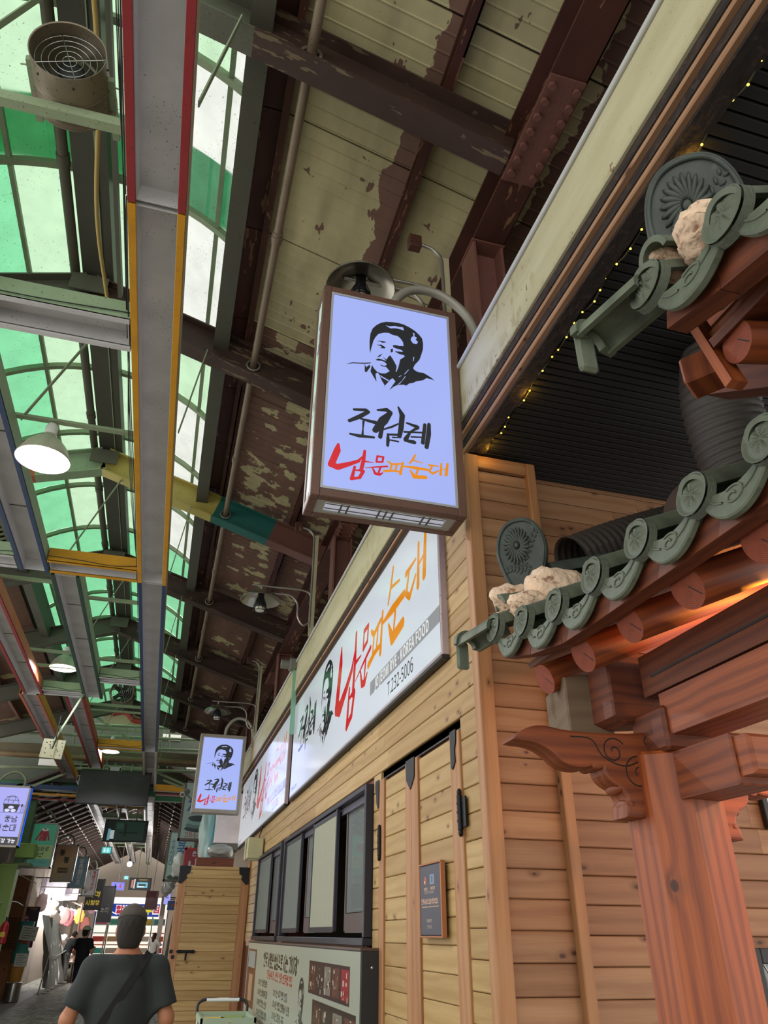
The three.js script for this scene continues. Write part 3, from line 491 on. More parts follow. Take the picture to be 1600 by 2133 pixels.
for (let d = 0.6; d < 18; d += 1.6) part(conduitR, 'coupling', cyl(Q(XR - 0.15, rafY(XR) + 0.34, d), Q(XR - 0.15, rafY(XR) + 0.34, d + 0.09), 0.05, 12), steel(0x5a5648, 0.5));
const pipeR = thing('sprinkler_pipe', 'brown pipe threaded through the rafters beside the peeling roof', 'pipe');
const pY = EYE + 4.30;
part(pipeR, 'pipe', cyl(Q(0.18, pY, -1.4), Q(0.18, pY, 18.5), 0.03, 14), M.pipe);
for (const d of [1.1, 3.5, 6.4, 9.2, 11.6, 14.4]) part(pipeR, 'coupling', [cyl(Q(0.18, pY, d), Q(0.18, pY, d + 0.1), 0.037, 14), cyl(Q(0.18, pY, d + 0.03), Q(0.18, pY, d + 0.07), 0.042, 14)], M.pipe);
for (const D of RAFT) part(pipeR, 'sleeve', [new THREE.TorusGeometry(0.055, 0.012, 6, 18).translate(0.18, pY, -D + 0.02), new THREE.TorusGeometry(0.055, 0.012, 6, 18).translate(0.18, pY, -D - 0.02)], M.galv);

// peeling roof sheets, one by one
const roofR = structure('ceiling_slope_right', 'peeling cream and brown painted metal roof slope', 'ceiling');
const sheetY = (x) => purlinY(x) + 0.115;
function ribSheet(x0, x1, d0, d1, ribs) {                            // folded sheet seen from below, ribs along the slope
  const ya = sheetY(x0), yb = sheetY(x1), s = new THREE.Shape(), L = Math.hypot(x1 - x0, yb - ya), w = d1 - d0, p = w / ribs;
  s.moveTo(0, 0.02); s.lineTo(0, 0);
  for (let i = 0; i < ribs; i++) { const o = i * p; s.lineTo(o + p - 0.014, 0); s.lineTo(o + p - 0.010, -0.005); s.lineTo(o + p - 0.004, -0.005); s.lineTo(o + p, 0); }
  s.lineTo(w, 0.02);
  const g = plain(new THREE.ExtrudeGeometry(s, { depth: L, bevelEnabled: false })), P = g.attributes.position, uv = g.attributes.uv;
  for (let i = 0; i < P.count; i++) { const x = P.getX(i), y = P.getY(i), z = P.getZ(i), t = z / L; uv.setXY(i, t, (d0 + x) * 0.33); P.setXYZ(i, lerp(x0, x1, t), lerp(ya, yb, t) + y, -(d0 + x)); }
  g.computeVertexNormals(); return g;
}
const peelA = std(0xffffff, 0.75, { map: T.peelA }), peelB = std(0xffffff, 0.75, { map: T.peelB }), peelC = std(0xffffff, 0.75, { map: T.peelC });
for (let k = -3, d; (d = 2.82 + 0.96 * k) < 19; k++) {
  const m = d < 4.6 ? peelA : d < 9.5 ? peelB : peelC;
  part(roofR, 'roof_sheet', ribSheet(0.12, 0.96, d + 0.006, d + 0.954, 9), m);
  part(roofR, 'roof_sheet', ribSheet(0.98, 1.85, d + 0.006, d + 0.954, 9), d < 4.6 ? peelA : peelB);
  part(roofR, 'edge_flashing', bx(0.16, 0.01, 0.95, 0.03, sheetY(0.03) - 0.02, -(d + 0.48)), M.brown);
}
part(roofR, 'roof_deck', lay(uvm(new THREE.BoxGeometry(2.1, 0.03, 21).translate(0, 0, 10.5)), Q(0.9, sheetY(0.9) + 0.08, -1.5), Q(0.9, sheetY(0.9) + 0.08, 19.5), V(SL, 1, 0).normalize()), M.darkSteel);
const roofL = structure('ceiling_slope_left', 'dark far roof slope of the arcade', 'ceiling');
for (let k = -3, d; (d = 2.82 + 1.92 * k) < 19; k++) {
  const a = ribSheet(0.12, 1.85, d + 0.006, d + 1.914, 9); a.scale(-1, 1, 1).translate(2 * XR, 0, 0);
  const P = a.attributes.position, idx = []; for (let i = 0; i < P.count; i += 3) idx.push(i, i + 2, i + 1); a.setIndex(idx); const b = a.toNonIndexed(); b.computeVertexNormals();
  part(roofL, 'roof_sheet', b, peelC);
}
part(roofL, 'roof_deck', lay(uvm(new THREE.BoxGeometry(2.1, 0.03, 21).translate(0, 0, 10.5)), Q(2 * XR - 0.9, sheetY(0.9) + 0.08, -1.5), Q(2 * XR - 0.9, sheetY(0.9) + 0.08, 19.5), V(-SL, 1, 0).normalize()), M.darkSteel);
const purL = thing('roof_purlin', 'channel purlin of the dark far roof slope', 'beam');
part(purL, 'channel', bx(0.06, 0.11, 21, 2 * XR - 0.975, purlinY(0.975) + 0.055, -9), M.brownPlain);
const louvre = thing('louvre_panel', 'slatted metal louvre beside the far edge of the skylight', 'louvre');
for (let i = 0; i < 22; i++) part(louvre, 'blade', bar(Q(-2.55, rafY(-2.4) + 0.36, 8.4 + i * 0.13), Q(-3.05, rafY(-2.9) + 0.30, 8.4 + i * 0.13), 0.05, 0.012), M.palegreen);

// barrel skylight
const sky_ = thing('barrel_skylight', 'arched green and white translucent skylight over the market street', 'skylight');
const SX = 1.165, RISE = 0.46, SPY = rafY(-0.1) + 0.47, RAD = (SX * SX + RISE * RISE) / (2 * RISE), A0 = Math.asin(SX / RAD);
const arc = (a, r = RAD) => [XR + r * Math.sin(a), SPY + RISE - RAD + r * Math.cos(a)];
const hoops = []; for (let k = -2; k < 17; k++) hoops.push(0.43 + 1.2 * k);
for (const d of hoops) { const pts = []; for (let i = 0; i <= 16; i++) pts.push(Q(...arc(lerp(-A0, A0, i / 16), RAD - 0.03), d)); 
  const s = new THREE.Shape(); for (let i = 0; i <= 16; i++) s[i ? 'lineTo' : 'moveTo'](...arc(lerp(-A0, A0, i / 16), RAD - 0.01)); for (let i = 16; i >= 0; i--) s.lineTo(...arc(lerp(-A0, A0, i / 16), RAD - 0.06));
  part(sky_, 'hoop_bar', uvm(new THREE.ExtrudeGeometry(s, { depth: 0.05, bevelEnabled: false }).translate(0, 0, -d - 0.025), 0), M.palegreen); }
const barsA = [-0.86, -0.46, 0.46, 0.86].map((k) => k * A0);
for (const a of barsA) { const [x, y] = arc(a, RAD - 0.03); part(sky_, 'glazing_bar', bx(0.035, 0.04, 21.6, x, y, -8.8), M.palegreen); }
const paneMats = { g: pane(...PANE_G), w: pane(...PANE_W), p: pane(...PANE_P), d: pane(...PANE_D) };
const cuts = [-A0, ...barsA, A0];
const paneGeom = (a0, a1, d0, d1, r = RAD) => {
  const n = 4, P = [], N = [], U = [], I = [];
  for (let i = 0; i <= n; i++) for (const d of [d0, d1]) { const a = lerp(a0, a1, i / n), [x, y] = arc(a, r); P.push(x, y, -d); N.push(Math.sin(a), Math.cos(a), 0); U.push(a * RAD, d); }
  for (let i = 0; i < n; i++) { const o = i * 2; I.push(o, o + 2, o + 1, o + 1, o + 2, o + 3); }
  const g = new THREE.BufferGeometry(); g.setAttribute('position', new THREE.Float32BufferAttribute(P, 3)); g.setAttribute('normal', new THREE.Float32BufferAttribute(N, 3)); g.setAttribute('uv', new THREE.Float32BufferAttribute(U, 2)); g.setIndex(I); return g;
};
for (let h = 0; h + 1 < hoops.length; h++) for (let c = 0; c + 1 < cuts.length; c++) {
  const d = hoops[h], right = c >= 3, far = d > 9;
  const m = right && !far ? (d > 5 && d < 6.3 || c === 3 && d < 2 ? paneMats.p : paneMats.w) : far ? paneMats.g : c === 2 ? paneMats.p : paneMats.g;
  part(sky_, 'pane', paneGeom(cuts[c], cuts[c + 1], d + 0.01, hoops[h + 1] - 0.01), m);
}
part(sky_, 'green_sheet', paneGeom(-A0, A0, 3.5, 4.02, RAD + 0.03), paneMats.d, 'deep green plastic sheet lying over the panes');
// slender flat hangers and ties under the skylight
const hanger = (a, b, label, w = 0.035) => { const t = thing('flat_hanger', label, 'bar', 'pale green flat hangers under the skylight'); part(t, 'bar', bar(a, b, w, 0.008, V(1, 0, 0)), M.palegreen); };
RAFT.forEach((D, k) => { if (!k) return; hanger(Q(-0.33, 4.98, D - 0.12), Q(-0.22, rafY(-0.22) + 0.0, D - 0.1), 'pale green flat hanger, shop side, from the ' + RREF[k]); hanger(Q(-1.5, 4.98, D + 0.05), Q(-1.05, rafY(-1.05) + 0.0, D - 0.02), 'pale green flat hanger, far side, from the ' + RREF[k]); });
for (const [D, x0, x1, y, near] of [[5.0, -1.58, -0.6, 4.99, 'the first pendant lamp'], [8.55, -1.3, -0.6, 4.996, 'the start of the green edged trough'], [10.7, -2.25, -1.5, 4.996, 'the red edged trough'], [10.85, -1.28, -0.6, 4.996, 'the end of the green edged trough'], [13.4, -1.6, -0.6, 4.996, 'the far duct fan'], [15.2, -1.6, -0.6, 4.996, 'the crimson edged trough'], [8.2, -2.4, -1.5, 4.996, 'the slatted louvre'], [11.4, -2.3, -1.5, 4.996, 'the second pendant lamp'], [17.2, -1.7, -0.6, 4.996, 'the third pendant lamp']].map((q) => q)) { const t = thing('cross_tie', 'slim pale green angle bar across the troughs at ' + near, 'bar', 'angle bar ties between the troughs'); part(t, 'angle', [bar(Q(x0, y, D), Q(x1, y, D), 0.05, 0.008), bar(Q(x0, y + 0.022, D + 0.022), Q(x1, y + 0.022, D + 0.022), 0.008, 0.05)], M.palegreen); }

// ---- suspended light troughs: open channels with painted lips
function trough(label, a, b, lip, side, name = 'light_trough', W = 0.295) {
  const t = thing(name, label, 'trough'), L = a.distanceTo(b), H = 0.15, w = W / 2, e = 0.042;
  const ax = (g) => lay(g, a, b);
  part(t, 'channel', ax(uvm(prof([[-w + 0.004, H - 0.02], [-w + 0.004, H], [w - 0.004, H], [w - 0.004, H - 0.02]], L), 2)), M.channel);
  for (const s of [-1, 1]) {
    part(t, 'lip', ax(bx(e, 0.014, L, s * (w - e / 2), 0.007, L / 2, 0.002)), lip);
    part(t, 'side_panel', ax(bx(0.006, H - 0.004, L, s * (w - 0.003), H / 2 + 0.001, L / 2)), side);
    part(t, 'inner_side', ax(bx(0.006, H - 0.04, L - 0.01, s * (w - e), H / 2, L / 2)), M.channel);
  }
  for (const z of [0.012, L - 0.012]) part(t, 'end_plate', ax(uvm(prof([[-w + e, 0.016], [w - e, 0.016], [w - e, H - 0.02], [-w + e, H - 0.02]], 0.006).translate(0, 0, z - 0.003), 0)), M.channel);
  if (a.x < -0.6 || a.z < -16) for (let z = 1.1; z < L - 0.4; z += 1.2) part(t, 'joint_strip', ax(bx(W - 2 * e - 0.01, 0.004, 0.012, 0, H - 0.024, z)), M.darkSteel);
  const cable = part(t, 'cable', ax(tube([V(w + 0.012, 0.05, 0), V(w + 0.018, 0.02, L * 0.3), V(w + 0.012, 0.04, L * 0.6), V(w + 0.016, 0.05, L)], 0.004, 20, 5)), M.black);
  return t;
}
const TY = 4.84, tz = (x, d) => Q(x, TY, d);
trough('long grey light trough edged in red', tz(-0.495, -1.3), tz(-0.495, 2.68), M.redPaint, M.cream);
trough('long grey light trough edged in yellow', tz(-0.495, 2.69), tz(-0.495, 7.56), M.yellowPaint, M.cream);
trough('long grey light trough edged in dark blue', tz(-0.495, 7.57), tz(-0.495, 16.2), M.bluePaint, M.cream);
trough('grey light trough with dark blue lips and a mint side', tz(-1.68, 2.9), tz(-1.68, 7.58), M.bluePaint, M.mint);
trough('grey light trough with dark green lips and a mint side', tz(-1.385, 7.62), tz(-1.385, 12.4), M.greenPaint, M.mint);
trough('grey light trough with red lips and an orange side', tz(-2.28, 7.7), tz(-2.28, 12.45), M.redPaint, M.orangePaint);
trough('grey light trough with orange lips and a bright yellow side', tz(-2.36, 12.5), tz(-2.36, 20), M.orangePaint, M.yellowPaint);
trough('grey light trough with crimson lips and an orange side', tz(-1.67, 12.5), tz(-1.67, 18.4), M.redPaint, M.orangePaint);
const cross = (label, x0, x1, d, m) => trough(label, Q(x1, TY, d), Q(x0, TY, d), m === M.mint ? M.channel : m, m, 'cross_trough');
cross('pale mint cross trough abutting the yellow edged trough', -2.6, -0.648, 3.70, M.mint);
cross('bright yellow cross trough between the blue and yellow edged troughs', -1.525, -0.648, 7.41, M.yellowPaint);
cross('pale mint cross trough between the green and blue edged troughs', -1.23, -0.648, 11.33, M.mint);
cross('pale mint cross trough beyond the hooded lamp at the red edged trough', -2.125, -1.54, 12.25, M.mint);
cross('bright yellow cross trough above the hanging screens', -1.51, -0.648, 16.1, M.yellowPaint);
cross('pale mint cross trough reaching out from the blue edged trough', -3.2, -1.84, 7.4, M.mint);
// ================================================================ SIGNS OF THE SHOP
const LILAC = '#a9b8fb';
const shopPrint = canvas(640, 1186, (c, w, h) => {
  fill(c, LILAC, 0, 0, w, h);
  const sx = w / 0.66, X = (x) => (x - 0.455) * sx, Y = (y) => (4.53 - y) * h / 1.22;
  portrait(c, X(0.55), Y(4.411), 0.471 * sx, 0.473 * h / 1.22, LILAC);
  nameBrush(c, X(0.577), Y(3.844), 0.406 * sx, 0.244 * h / 1.22);
  dishBrush(c, X(0.5), Y(3.573), 0.572 * sx, 0.19 * h / 1.22);
});
const sidePrint = canvas(128, 512, (c, w, h) => { fill(c, '#cfe8d8', 0, 0, w, h); portrait(c, 18, 60, 92, 110, '#cfe8d8', '#5a4a60'); nameBrush(c, 20, 260, 90, 60, '#704a58'); dishBrush(c, 10, 360, 108, 50); });
const latticePrint = canvas(512, 128, (c, w, h) => {
  fill(c, '#c4c6d4', 0, 0, w, h); c.strokeStyle = '#6a6c66'; c.lineWidth = 9;
  for (let i = 0; i < 26; i++) { c.fillStyle = 'rgba(120,120,130,.14)'; c.fillRect(rnd() * w, rnd() * h, 30 * rnd(), 4); }
});
function lanternSign(label, x0, x1, y0, y1, d0, d1, frameMat, glow, sideMat, bottom) {
  const t = thing('hanging_lantern_sign', label, 'sign', undefined, Q((x0 + x1) / 2, y0, (d0 + d1) / 2));
  const w = x1 - x0, h = y1 - y0, d = d1 - d0, e = 0.042, o = (g) => g;
  const fr = [];
  for (const sx of [-1, 1]) for (const sz of [-1, 1]) fr.push(bx(e, h, e, sx * (w - e) / 2, h / 2, sz * (d - e) / 2, 0.004));
  for (const y of [e / 2, h - e / 2]) { for (const sz of [-1, 1]) fr.push(bx(w - 2 * e, e, e, 0, y, sz * (d - e) / 2, 0.004)); for (const sx of [-1, 1]) fr.push(bx(e, e, d - 2 * e, sx * (w - e) / 2, y, 0, 0.004)); }
  part(t, 'frame', fr, frameMat);
  for (const s of [1, -1]) {
    const f = part(t, 'lit_sign_face', face(w - 2 * e, h - 2 * e).rotateY(s > 0 ? 0 : Math.PI).translate(0, h / 2, s * (d / 2 - 0.006)), litPrint(shopPrint, glow), 'lilac lit face with portrait and brush lettering');
    const b = 0.012, W = w - 2 * e, H = h - 2 * e;
    part(f, 'bead', [bx(W - 2 * b, b, 0.008, 0, h / 2 + H / 2 - b / 2, s * (d / 2 - 0.004)), bx(W - 2 * b, b, 0.008, 0, h / 2 - H / 2 + b / 2, s * (d / 2 - 0.004)), bx(b, H, 0.008, -W / 2 + b / 2, h / 2, s * (d / 2 - 0.004)), bx(b, H, 0.008, W / 2 - b / 2, h / 2, s * (d / 2 - 0.004))], std(0xa8aab2, 0.4));
    part(t, 'lit_side_panel', face(d - 2 * e, h - 2 * e).rotateY(s * Math.PI / 2).translate(s * (w / 2 - 0.006), h / 2, 0), sideMat);
  }
  part(t, 'top_cover', bx(w - 0.02, 0.01, d - 0.02, 0, h - 0.01, 0), frameMat);
  const bp = part(t, bottom ? 'lit_bottom_sign_panel' : 'bottom_panel', face(w - 2 * e, d - 2 * e).rotateX(Math.PI / 2).translate(0, 0.012, 0), bottom ? litPrint(latticePrint, 0.6, 0x909090) : std(0xc8a0a0, 0.4));
{ const a = w - 2 * e, q = d - 2 * e, r = 0.018; part(t, 'bottom_rim', [bx(a, 0.008, r, 0, 0.008, q / 2 - r / 2), bx(a, 0.008, r, 0, 0.008, -q / 2 + r / 2), bx(r * 2.2, 0.008, q - 2 * r, -a / 2 + r * 1.1, 0.008, 0), bx(r * 2.2, 0.008, q - 2 * r, a / 2 - r * 1.1, 0.008, 0)], std(0x9a9a94, 0.5)); }
  if (bottom) {
    for (const z of [-0.018, 0.022]) part(bp, 'lattice_bar', bx(w - 0.17, 0.003, 0.004, 0, 0.0095, z), M.darkSteel);
    for (const k of [-0.33, -0.28, -0.05, 0, 0.05, 0.28, 0.33]) part(bp, 'lattice_bar', bx(0.008, 0.003, d - 0.125, k * (w - 0.1), 0.0065, 0), M.darkSteel);
  }
  return t;
}
const lanternA = lanternSign('large brown framed lantern sign, lit lilac, with portrait and brush lettering', 0.412, 1.152, 3.255, 4.565, 2.69, 2.89, steel(0x6a4c42, 0.5), 0.92, litPrint(sidePrint, 0.75), true);
part(lanternA, 'hanging_arm', tube([Q(0.82, 4.56, 2.79), Q(0.83, 4.66, 2.79), Q(0.93, 4.78, 2.79), Q(1.08, 4.80, 2.79), Q(1.22, 4.72, 2.79), Q(1.30, 4.58, 2.79), Q(1.32, 4.2, 2.79)].map((p) => p.sub(lanternA.position)), 0.026, 40, 10), std(0x9a968c, 0.45, { metalness: 0.2 }), 'curved grey pipe arm');
areaLight(0xb0bcff, 0.9, 0.6, 1.15, Q(0.78, 3.91, 2.67), Q(0.78, 3.91, 1));
const lanternB = lanternSign('smaller grey framed lantern sign, lit pale lilac, beyond the open door', 0.352, 1.045, 3.105, 4.225, 11.55, 11.75, steel(0x9a948c, 0.45), 0.93, litPrint(canvas(64, 256, (c, w, h) => { fill(c, '#f2ece4', 0, 0, w, h); fill(c, '#f0743c', 0, 0, 40, h); }), 0.8), false);
part(lanternB, 'hanging_arm', tube([Q(0.72, 4.22, 11.65), Q(0.74, 4.36, 11.65), Q(0.86, 4.5, 11.65), Q(1.0, 4.5, 11.65), Q(1.12, 4.38, 11.65), Q(1.15, 4.1, 11.65)].map((p) => p.sub(lanternB.position)), 0.024, 30, 8), std(0x9a968c, 0.45));
areaLight(0xb8c0ff, 0.9, 0.55, 1.0, Q(0.7, 3.66, 11.5), Q(0.7, 3.66, 9));

// two long fascia signs
const GROUND = '#dde4ee';
const longPrint = canvas(2048, 430, (c, w, h) => {
  fill(c, GROUND, 0, 0, w, h);
  const X = (d) => (7.85 - d) / 4.62 * w, Y = (y) => (3.745 - y) / 0.965 * h;
  nameBrush(c, X(7.5), Y(3.60), X(6.62) - X(7.5), Y(3.12) - Y(3.60));
  portrait(c, X(6.52), Y(3.69), X(5.8) - X(6.52), Y(2.93) - Y(3.69), GROUND);
  dishBrush(c, X(5.69), Y(3.66), X(3.42) - X(5.69), Y(2.9) - Y(3.66));
  fill(c, '#9a9ca0', X(4.62), Y(3.04), X(3.22) - X(4.62), Y(2.945) - Y(3.04));
  c.fillStyle = '#f4f4f4'; c.font = 'bold 44px sans-serif'; c.textBaseline = 'alphabetic';
  c.save(); c.translate(X(4.5), Y(2.962)); const tw = c.measureText('JO JEOM RYE · KOREA FOOD').width; c.scale((X(3.4) - X(4.5)) / tw, 1); c.fillText('JO JEOM RYE · KOREA FOOD', 0, 0); c.restore();
  c.fillStyle = '#222'; c.font = '52px sans-serif'; c.save(); c.translate(X(4.2), Y(2.825)); const tw2 = c.measureText('T.232-5006').width; c.scale((X(3.68) - X(4.2)) / tw2, 1); c.fillText('T.232-5006', 0, 0); c.restore();
  write(c, '전주남부시장 원조', X(7.78), Y(2.86), 16, { color: '#555', lw: 2 });
});
function longSign(label, d0, d1, glow) {
  const t = thing('backlit_fascia_sign', label, 'sign'), L = d1 - d0, y0 = 2.78, y1 = 3.745, m = (d0 + d1) / 2;
  part(t, 'sign_box', bx(0.04, y1 - y0, L, XW - 0.018, (y0 + y1) / 2, -m, 0.004), steel(0xb0a0a4, 0.5));
  part(t, 'lit_sign_face', face(L - 0.03, y1 - y0 - 0.03).rotateY(-Math.PI / 2).translate(XW - 0.0395, (y0 + y1) / 2, -m), new THREE.MeshStandardMaterial({ color: 0xc8c8c8, map: longPrint, roughness: 0.12, emissive: 0xffffff, emissiveMap: longPrint, emissiveIntensity: glow }), 'glossy white face with brush lettering and portrait');
  part(t, 'bottom_edge', bx(0.044, 0.022, L, XW - 0.02, y0 - 0.01, -m, 0.003), M.black);
  areaLight(0xdde4ff, glow * 0.9, L * 0.9, 0.8, Q(XW - 0.1, (y0 + y1) / 2, m), Q(-2, (y0 + y1) / 2, m));
}
longSign('long backlit fascia sign with telephone number beside the corner pier', 3.22, 7.85, 0.30);
longSign('second backlit fascia sign, farther along over the narrow window', 8.16, 12.95, 0.34);

// ---- bracket lamps standing on the fascia
function bracketLamp(label, X, D, lampX, yTop, yLamp, post0, post1, lit) {
  const t = thing('bracket_lamp', label, 'lamp', undefined, Q(X, post0, D)), o = (x, y, d = D) => Q(x, y, d).sub(t.position);
  part(t, 'post', [bar(o(X, post0), o(X, post1), 0.05, 0.012, V(0, 0, 1)), bar(o(X + 0.02, post0, D + 0.02), o(X + 0.02, post1, D + 0.02), 0.012, 0.05, V(0, 0, 1))], M.cream);
  part(t, 'conduit', tube([o(X - 0.02, post0 + 0.1), o(X - 0.02, post1 - 0.15), o(X - 0.03, post1), o(X - 0.08, post1 + 0.06), o(X - 0.16, post1 + 0.08)], 0.012, 30, 8), M.galv);
  part(t, 'junction_box', bx(0.08, 0.1, 0.06, X - 0.2 - t.position.x, post1 + 0.08 - t.position.y, 0, 0.004), M.brown);
  part(t, 'upper_arm', tube([o(lampX - 0.1, yTop), o(lampX + 0.1, yTop), o(X - 0.1, yTop), o(X - 0.03, yTop - 0.03), o(X - 0.02, yTop - 0.12), o(X - 0.02, yTop - 0.4)], 0.011, 40, 8), M.galv);
  part(t, 'lower_arm', tube([o(lampX - 0.1, yTop - 0.07), o(lampX + 0.15, yTop - 0.07), o(X - 0.24, yTop - 0.07), o(X - 0.16, yTop - 0.14), o(X - 0.14, yTop - 0.3), o(X - 0.08, yTop - 0.38), o(X - 0.02, yTop - 0.34)], 0.011, 40, 8), M.galv);
  part(t, 'stem', cyl(o(lampX, yTop), o(lampX, yLamp), 0.012, 8), M.galv);
  const p = o(lampX, yLamp);
  const sh = part(t, 'shade', lathe([[0.03, 0.02], [0.05, 0.015], [0.12, -0.01], [0.18, -0.05], [0.205, -0.085], [0.2, -0.088], [0.17, -0.055], [0.11, -0.018], [0.04, 0.0]], 32).translate(p.x, p.y, p.z), new THREE.MeshStandardMaterial({ color: 0x9c988c, roughness: 0.25, metalness: 0.9, side: THREE.DoubleSide }), 'shiny shallow metal shade');
  part(t, 'lamp_holder', lathe([[0.001, 0.03], [0.03, 0.03], [0.032, -0.07], [0.05, -0.12], [0.052, -0.16], [0.001, -0.16]], 20).translate(p.x, p.y, p.z), M.black);
  const cage = []; for (let i = 0; i < 10; i++) { const a = i / 10 * 6.283, c = Math.cos(a), s = Math.sin(a); cage.push(tube([V(p.x + 0.035 * c, p.y - 0.06, p.z + 0.035 * s), V(p.x + 0.06 * c, p.y - 0.13, p.z + 0.06 * s), V(p.x + 0.066 * c, p.y - 0.2, p.z + 0.066 * s)], 0.003, 6, 4)); }
  cage.push(new THREE.TorusGeometry(0.066, 0.004, 5, 24).rotateX(Math.PI / 2).translate(p.x, p.y - 0.2, p.z), new THREE.TorusGeometry(0.06, 0.003, 5, 24).rotateX(Math.PI / 2).translate(p.x, p.y - 0.14, p.z));
  part(t, 'cage', cage, M.blackMetal);
  part(t, 'bulb', lathe([[0.001, -0.2], [0.045, -0.195], [0.05, -0.17], [0.03, -0.12], [0.001, -0.11]], 18).translate(p.x, p.y, p.z), std(0xc8c4b4, 0.3));
}
bracketLamp('bracket lamp with round metal shade behind the large lantern sign', 1.2, 2.92, 0.66, 4.98, 4.93, 4.2, 5.28);
bracketLamp('bracket lamp with shiny shade over the long backlit sign', 1.15, 6.85, 0.62, 4.66, 4.58, 4.17, 5.32);
bracketLamp('bracket lamp with dull shade above the smaller lantern sign', 1.15, 11.45, 0.55, 4.70, 4.62, 4.17, 5.32);
const sensor = thing('flood_lamp', 'small weathered lamp head fixed to the fascia above the signs', 'lamp');
{ const p = onX(612, 1385, 1.13); part(sensor, 'housing', [bx(0.1, 0.12, 0.12, p.x, p.y, p.z, 0.01), cyl(V(p.x, p.y, p.z), V(p.x - 0.14, p.y, p.z), 0.05, 14)], std(0x6c6c62, 0.5)); part(sensor, 'mount', bar(V(p.x + 0.02, p.y, p.z), V(p.x + 0.03, p.y - 0.75, p.z), 0.05, 0.012, V(0, 0, 1)), steel(0x8cc0a8, 0.5)); }

// ---- steel columns behind the fascia
for (const d of [2.9, 6.95, 11.0, 15.2]) { const t = thing('steel_column', 'short plum steel column rising behind the cream fascia', 'column', 'steel columns behind the fascia'); part(t, 'shaft', hbeam(Q(1.45, 3.9, d), Q(1.45, Y0 - 0.02, d), 0.2, 0.2, 0.012, 0.016, V(1, 0, 0)), M.brownPlain); part(t, 'cap_plate', bx(0.22, 0.012, 0.22, 1.45, Y0 - 0.014, -d), M.brownPlain); }

// ---- hooded pendant lamps
function pendant(label, px, py, D, topY, I) {
  const c = onD(px, py, D), t = thing('pendant_lamp', label, 'lamp', undefined, c);
  const metal = new THREE.MeshStandardMaterial({ color: 0xb0aa98, roughness: 0.4, metalness: 0.3, side: THREE.DoubleSide });
  part(t, 'shade', lathe([[0.045, 0.23], [0.05, 0.2], [0.1, 0.17], [0.15, 0.11], [0.185, 0.03], [0.197, 0.0], [0.19, 0.0], [0.178, 0.03], [0.145, 0.1], [0.09, 0.16], [0.045, 0.19]], 36), metal, 'spun metal hood');
  part(t, 'lamp_holder', lathe([[0.001, 0.33], [0.03, 0.33], [0.045, 0.3], [0.045, 0.19], [0.001, 0.19]], 20), M.white);
  part(t, 'lamp_bulb', lathe([[0.001, 0.035], [0.05, 0.04], [0.055, 0.1], [0.035, 0.17], [0.001, 0.19]], 18), new THREE.MeshStandardMaterial({ color: 0xffffff, emissive: 0xffffff, emissiveIntensity: 6 }));
  part(t, 'suspension', tube([V(0, 0.33, 0), V(0.004, 0.335 + (topY - c.y - 0.33) * 0.4, 0), V(0, topY - c.y + 0.01, 0)], 0.006, 16, 5), M.black);
  pointLight(0xf4f6ff, I, V(c.x, c.y + 0.08, c.z), 2.5);
}
pendant('spun metal pendant lamp, lit, beneath the mint cross trough', 89, 958, 5.0, 4.99, LAMP_I);
pendant('spun metal pendant lamp, lit, beside the green edged trough', 131, 1392, 11.4, 5.0, LAMP_I);
pendant('spun metal pendant lamp, lit, below the yellow cross trough by the screens', 230, 1566, 17.2, 5.0, LAMP_I);

// ---- duct fans
function ductFan(label, X, Y, D, r, tiltX, tiltZ) {
  const t = thing('duct_fan', label, 'fan', undefined, Q(X, Y, D)); t.rotation.set(tiltX, 0, tiltZ);
  const m = new THREE.MeshStandardMaterial({ color: 0x8e8472, roughness: 0.45, metalness: 0.35, side: THREE.DoubleSide, map: T.speck });
  part(t, 'drum', uvm(lathe([[r * 0.97, 0.0], [r, -0.004], [r, 0.0], [r, 0.15], [r * 1.03, 0.154], [r * 1.03, 0.162], [r, 0.166], [r, 0.27], [r * 1.16, 0.275], [r * 1.16, 0.285], [r * 0.97, 0.285], [r * 0.97, 0.0]], 40), 1), m);
  part(t, 'motor', [cyl(V(0, 0.12, 0), V(0, 0.3, 0), r * 0.36, 16), sph(r * 0.36, 0, 0.12, 0, 1, 0.3, 1)], M.black);
  for (let i = 0; i < 5; i++) { const g = new THREE.BoxGeometry(r * 0.6, 0.006, r * 0.42).rotateX(0.5).translate(r * 0.62, 0.22, 0).rotateY(i / 5 * 6.283); part(t, 'blade', uvm(g, 0), M.darkSteel); }
  const rings = [0.9, 0.72, 0.54, 0.36, 0.18].map((k) => new THREE.TorusGeometry(r * k, 0.0025, 5, 40).rotateX(Math.PI / 2).translate(0, 0.06, 0));
  for (const a of [0.4, 0.4 + Math.PI / 2]) rings.push(cyl(V(-r * 0.95 * Math.cos(a), 0.058, -r * 0.95 * Math.sin(a)), V(r * 0.95 * Math.cos(a), 0.058, r * 0.95 * Math.sin(a)), 0.003, 5));
  part(t, 'guard', rings, M.chrome, 'wire ring guard');
  for (const s of [-1, 1]) part(t, 'side_bracket', [bar(V(s * r * 1.06, 0.1, 0.0), V(s * r * 1.1, 0.46, -0.02), 0.035, 0.03, V(0, 0, 1)), cyl(V(s * r * 1.06, 0.14, 0), V(s * r * 1.35, 0.15, 0), 0.004, 6)], M.palegreen);
  for (let i = 0; i < 6; i++) part(t, 'screw', sph(0.006, r * 1.005 * Math.cos(i), 0.05, r * 1.005 * Math.sin(i), 1, 1, 1, 6), M.black);
}
ductFan('large grey duct fan with wire guard beside the red edged trough', -0.965, 5.2, 2.2, 0.175, -1.36, 0.0);
ductFan('grey duct fan with wire guard far along past the mint cross trough', -1.05, 5.3, 13.5, 0.2, -1.45, 0);
